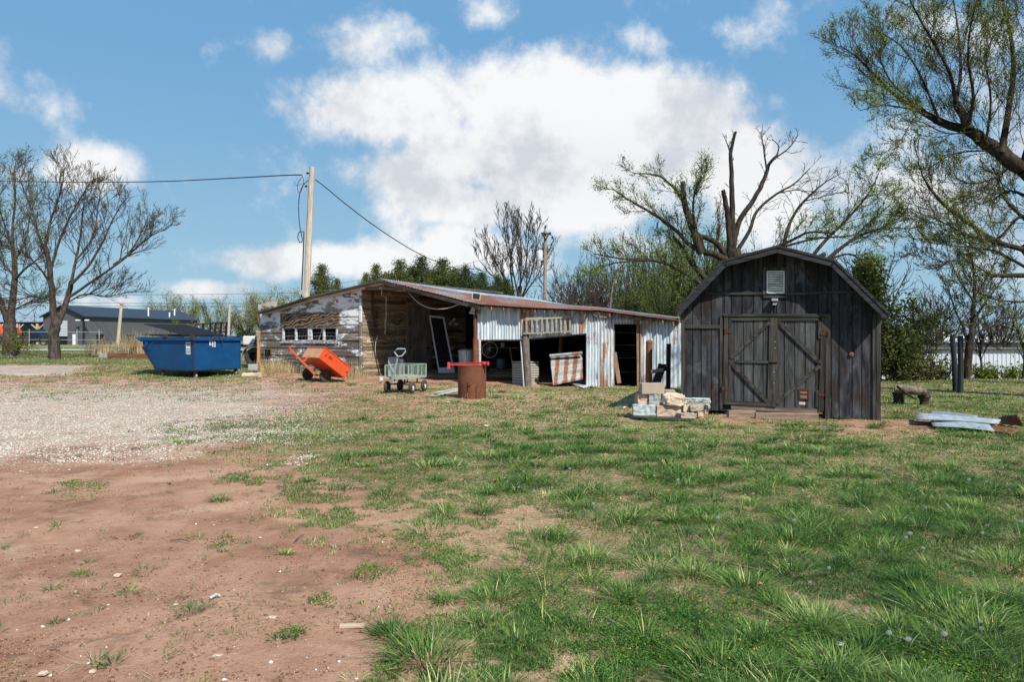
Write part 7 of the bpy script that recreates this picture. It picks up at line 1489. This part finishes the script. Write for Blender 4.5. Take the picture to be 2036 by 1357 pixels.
pickup(37, 97, 688, 655, 88, 'dark blue pickup truck parked before the open pole barn'); pickup(-30, 36, 689, 668, 84, 'low dark pickup truck mostly hidden behind the leftmost tree')
# chain link fence
cf = thing('chain_link_fence', 'thin grey pipe and wire fence before the far building', 'fence', P(60, 690, 76)); m = MB(); Y_ = 76
for yy in (660, 675.5): m.tube([P(-30, yy, Y_), P(205, yy+1, Y_+2)], .028, 6)
m.build('rail', M['greyp'], cf)
for px in (58, 197, 153, 10): m = MB(); m.tube([P(px, 688, Y_), P(px, 655, Y_)], .04, 6); m.build('post', M['greyp'], cf)
m = MB(); a = G(55.5, 707); m.beam(a-V(0, 0, .1), P(52.5, 665, a.y), .08, .06, (0, 1, 0)); tag(m.build('fence_post', M['rust2'], None, a), 'slim rusty red fence post standing alone right of the leftmost tree', 'post')
# raised bed timbers, blocks
def tb(px0, px1, py0, py1, lab, mat='bedwood', d=None):
    a = G(px0, py1+1); b = P(px1, py1, a.y); h = (py1-py0)/F*a.y; m = MB(); m.box(a, V(b.x-a.x, 0), V(0, .15), (0, 0, h)); tag(m.build('bed_timber', M[mat], None, a, bev=.02), lab, 'timber', 'timbers edging the raised bed')
M['bedwood'] = wood('reddish_old_timber', (.10, .05, .028), (.26, .14, .08), 'h', st_amt=.5)
tb(213, 251, 702, 712, 'left reddish timber edging the raised bed'); tb(251.5, 296, 703, 712.5, 'right reddish timber edging the raised bed by the dumpster')
tb(196, 204, 702, 711, 'left grey block at the end of the raised bed', 'conc_g'); tb(205, 212, 702, 711, 'right grey block at the end of the raised bed', 'conc_g')
# trailer with tank behind the dumpster
tl_ = thing('utility_trailer', 'black utility trailer with a black ramp gate behind the dumpster', 'trailer', P(490, 733, 29.5)); Y_ = 29.5
m = MB(); m.beam(P(385, 689, Y_+1), P(512, 687, Y_), .15, .14); m.beam(P(470, 700, Y_-.2), P(512, 700, Y_-.2), .1, .12); m.build('frame', M['black'], tl_)
m = MB(); c = P(506, 710, Y_-.45); m.lathe(c+V(0, .1, 0), (0, -1, 0), [(.2, 0), (.34, -.01), (.40, .04), (.41, .11), (.40, .18), (.34, .22), (.2, .22)], 26, True); o = m.build('wheel', M['rubber'], tl_, smooth=True); m = MB(); m.lathe(c, (0, -1, 0), [(.2, .08), (.19, .02), (.1, .03), (.001, .06)], 18); m.build('rim', M['black'], o, smooth=True)
m = MB(); pts = [c+V(math.cos(a)*.5, 0, math.sin(a)*.5) for a in np.linspace(.1, 3.0, 14)]
for p, q in zip(pts[:-1], pts[1:]): m.beam(p, q, .28, .02, (0, 0, 1))
m.build('fender', M['greyp'], tl_)
m = MB(); ra, rb_ = P(389, 645, 27.5), P(452, 643, 28); 
for a, b in (((389, 646), (452, 641.5)), ((389, 663), (452, 660))): m.beam(P(*a, 27.8), P(*b, 27.8), .05, .09, (0, 1, 0))
for px in (402, 417, 427, 438, 449): m.beam(P(px, 668, 27.8), P(px+2, 643, 27.8), .07, .05, (0, 1, 0))
m.build('ramp_gate', M['black'], tl_)
for i, (a, b, lab) in enumerate((((385, 665), (389, 643), 'upright'), ((389, 645), (395, 664), 'slanted'), ((395, 664), (405, 646), 'crossing'), ((438, 647), (447, 660), 'right slanted'))):
    m = MB(); m.beam(P(*a, 28.2), P(*b, 28.2), .08, .05, (0, 1, 0)); tag(m.build('wood_scrap', M['plank_h'], None, P(*a, 28.2)), lab+' brown board stacked by the black ramp gate', 'board', 'boards stacked by the ramp gate')
tk = thing('water_tank', 'white plastic tank sitting on the trailer behind the dumpster', 'tank', P(494, 687, Y_)); m = MB(); a = P(482, 687, Y_); m.box(a, V(.52, 0), V(0, .8), (0, 0, .40)); m.build('tank', M['offwhite'], tk, bev=.06); m = MB(); m.lathe(a+V(.26, .4, .4), (0, 0, 1), [(.09, 0), (.09, .05), (.001, .055)], 14); m.build('cap', M['black'], tk)
m = MB(); m.box(P(505.5, 688, Y_), V(.3, 0), V(0, .6), (0, 0, .42)); tag(m.build('plastic_drum', M['blue'], None, P(506, 688, Y_), bev=.05), 'blue plastic drum beside the white tank on the trailer', 'drum')
# ------------------------------------------------------------------ right background: white metal building, posts, log, sheets
wb = thing('metal_shed', 'long white ribbed metal building right of the barn', 'building', P(1900, 755, 57)); Y_ = 57; xa, xb_ = P(1735, 0, Y_).x, P(2140, 0, Y_).x; wpl = Plane((xa, Y_), (1, 0)); ez = P(0, 694, Y_).z; rz = P(0, 671, Y_+11).z; LW = xb_-xa
m = MB(); m.rect(wpl, 0, -2.2, LW, ez, -.1, 0)
i = 0
while i*.36 < LW: m.rect(wpl, i*.36, -2.1, i*.36+.07, ez-.02, 0, .04); i += 1
m.build('wall', M['whitem'], wb)
mid = .40
m = MB(); m.hexa([V(xa, Y_-.3, ez), V(xb_, Y_-.3, ez), V(xb_, Y_+4.4, ez+.42), V(xa, Y_+4.4, ez+.42)], [V(xa, Y_-.3, ez+.07), V(xb_, Y_-.3, ez+.07), V(xb_, Y_+4.4, ez+.49), V(xa, Y_+4.4, ez+.49)])
i = 0
while i*.36 < LW: x = xa+i*.36; m.hexa([V(x, Y_-.3, ez+.071), V(x+.06, Y_-.3, ez+.071), V(x+.06, Y_+4.4, ez+.491), V(x, Y_+4.4, ez+.491)], [V(x, Y_-.3, ez+.11), V(x+.06, Y_-.3, ez+.11), V(x+.06, Y_+4.4, ez+.53), V(x, Y_+4.4, ez+.53)]); i += 1
m.build('lower_roof', M['brownroof'], wb)
m = MB(); m.hexa([V(xa, Y_+4.4, ez+.42), V(xb_, Y_+4.4, ez+.42), V(xb_, Y_+11, rz), V(xa, Y_+11, rz)], [V(xa, Y_+4.4, ez+.55), V(xb_, Y_+4.4, ez+.55), V(xb_, Y_+11, rz+.1), V(xa, Y_+11, rz+.1)]); m.build('upper_roof', M['ashroof'], wb)
m = MB(); m.rect(wpl, 0, ez-.05, LW, ez-.0, .045, .3); m.build('eave_trim', M['trimk'], wb)
for px0, px1, pt, pb_, lab in ((1893.5, 1901, 668, 778, 'left of the two tall dark posts right of the barn'), (1909.5, 1909.5, 668, 782, 'right of the two tall dark posts right of the barn')):
    b = G((px0+px1)/2+ (3 if px0 < 1900 else 0), pb_); t_ = P(px0, pt, b.y); m = MB(); m.tube([b-V(0, 0, .1), b.lerp(t_, .5)+V(.01, 0, 0), t_], [.078, .075, .07], 12); tag(m.build('wooden_post', M['post_dark'], None, b, smooth=True), lab, 'post', 'tall dark posts right of the barn')
lg = G(1812, 806); Dl = 16.2; m = MB(); rough_tube(m, P(1779, 774, Dl+.2), P(1842, 779.5, Dl-.1), .10, 12, 8, .10, 5); t_ = thing('log_bench', 'fallen dark log resting on rotten stumps right of the barn', 'log', P(1810, 806, Dl)); m.build('log', M['bark_p'], t_, smooth=True)
for px, w_ in ((1787, .13), (1837, .12)): m = MB(); rough_tube(m, V(P(px, 0, Dl).x, Dl, -.1), P(px, 781, Dl), w_, 9, 5, .25, px); m.build('stump', M['bark_d'], t_, smooth=True)
m = MB(); m.tube([P(1783, 768, Dl-.1), P(1800, 782, Dl-.2), P(1822, 795, Dl-.3)], [.03, .035, .02], 6); m.build('broken_branch', M['bark_d'], t_, smooth=True)
GS = 'scrap metal sheets lying right of the barn'
def lay(pts, lab, mat, z, waves=6, amp=.012, cat='metal sheet'):
    q = [G(x, y, dz) for (x, y), dz in zip(pts, z)]; m = MB(); m.corr(q[0], q[1], q[2], q[3], waves, amp, (0, 0, 1), 10, .025, rnd); tag(m.build('scrap_sheet', M[mat], None, q[0], smooth='all', solid=.003), lab, cat, GS)
lay([(1850, 838), (1855, 848), (1978, 858), (1965, 843)], 'front galvanised sheet of the scrap pile lying right of the barn', 'scrap', [.07, .06, .05, .08]); lay([(1820, 822), (1822, 834), (1985, 843), (1990, 836)], 'long upper galvanised sheet of the scrap pile', 'scrap', [.16, .12, .10, .12], 5, .016); lay([(1848, 818), (1846, 824), (1940, 832), (1944, 828)], 'rear narrow galvanised sheet of the scrap pile', 'scrap', [.10, .1, .12, .12], 4)
lay([(1972, 848), (1970, 858), (2014, 864), (2026, 856)], 'small rusty brown sheet at the right end of the scrap pile', 'rustr', [.05, .04, .03, .05]) if 'rustr' in M else None
M['rustr'] = sheet('fully_rusted_sheet', (.3, .25, .22), thr=(.28, .42), metal=.1, rough=.8)
lay([(1968, 846), (1972, 858), (2012, 864), (2028, 856)], 'small rusty brown sheet at the right end of the scrap pile', 'rustr', [.05, .04, .03, .05]); lay([(1985, 832), (1990, 842), (2036, 848), (2022, 826)], 'curled orange rusty sheet behind the scrap pile', 'rustr', [.08, .06, .04, .25], 7, .02)
# ------------------------------------------------------------------ sticks and litter
ground_board((675, 1246), (726, 1245), .03, .018, 'thin tan stick lying on the soil near the bottom centre', 'lumber', .01, 'stick', None, 'stick')
for (x0, y0), (x1, y1), w_, lab in (((1375, 1112), (1520, 1137), .02, 'long thin dead twig lying in the grass before the barn'), ((265, 889), (283, 894), .02, 'small pale stick at the edge of the gravel'), ((417, 1191), (438, 1186), .02, 'short white stick on the red soil'), ((338, 1076), (378, 1078), .012, 'thin brown twig beside the weed patch'), ((585, 1078), (605, 1064), .010, 'thin dark twig leaning on the red soil'), ((1372, 1347), (1410, 1352), .02, 'pale twig at the bottom edge in the straw')):
    a, b = G(x0, y0, .015), G(x1, y1, .012); m = MB(); mid_ = a.lerp(b, .5)+V(0, .02, .01); m.tube([a, mid_, b], [w_*.5, w_*.42, w_*.3], 6); tag(m.build('stick', M['plank_w' if 'white' in lab or 'pale' in lab else 'plank_h'], None, a, smooth=True), lab, 'stick')
M['pink'] = simple('faded_red_scrap', (.70, .22, .15), .6, 0, .1); M['teal'] = simple('teal_scrap', (.10, .55, .42), .5, 0, .1); M['mag'] = simple('magenta_scrap', (.42, .06, .14), .5, 0, .1)
for x, y, mt, s, lab in ((1510, 1163, 'pink', .022, 'orange red plastic scrap in the grass before the barn'), (983, 957, 'pink', .035, 'faded red scrap in the grass near the middle'), (967, 848, 'offwhite', .04, 'crumpled white paper in the grass before the barrel'), (892, 801, 'white', .05, 'small white plastic scrap left of the barrel foot'), (249, 792, 'teal', .045, 'tiny teal plastic scrap on the gravel'), (433, 786, 'mag', .045, 'tiny purple red scrap on the gravel'), (517, 1071, 'white', .016, 'small white plastic chip on the bare soil'), (1243, 812, 'white', .07, 'flat white plastic scrap left of the block pile'), (1204, 905, 'pink', .03, 'faded pink scrap in the grass below the pile'), (1670, 1283, 'offwhite', .03, 'crumpled white tissue near the bottom right')):
    p = G(x, y, .015); m = MB(); r1 = random.Random(x); k = 7; ring = [p+V(math.cos(i*6.28/k)*s*r1.uniform(.5, 1.2), math.sin(i*6.28/k)*s*r1.uniform(.5, 1.2), r1.uniform(0, s*.6)) for i in range(k)]; m.add([p+V(0, 0, s*.5)]+ring+[p-V(0, 0, .01)], [(0, i+1, (i+1) % k+1) for i in range(k)]+[(k+1, (i+1) % k+1, i+1) for i in range(k)]); tag(m.build('litter_scrap', M[mt], None, p), lab, 'litter')
rg = random.Random(77)
for i, (x, y, s, lab) in enumerate(((235, 1145, .030, 'flat pale stone on the bare soil'), (155, 1097, .028, 'pale angular stone left on the bare soil'), (540, 1230, .032, 'pale angular stone right on the bare soil'), (434, 1306, .030, 'pinkish white stone near the bottom'), (185, 1336, .022, 'pale stone near the bottom left'), (190, 1336, .02, ''), (350, 1203, .016, 'small pale stone by the white stick'), (86, 1340, .026, 'pale stone in the bottom left corner'), (72, 1050, .022, 'pale stone at the left edge of the soil'))):
    if not lab: continue
    s *= .62
    p = G(x, y, s*.25); m = MB(); vs = [p+V(dx*s*rg.uniform(.8, 1.5), dy*s*rg.uniform(.6, 1.1), dz*s*rg.uniform(.3, .6)) for dx in (-1, 1) for dy in (-1, 1) for dz in (-1, 1)]; m.add(vs, [(0, 1, 3, 2), (4, 6, 7, 5), (0, 4, 5, 1), (2, 3, 7, 6), (0, 2, 6, 4), (1, 5, 7, 3)]); tag(m.build('stone', M['rock'], None, p, bev=.004), lab, 'stone')
# thin hazy air over the far field
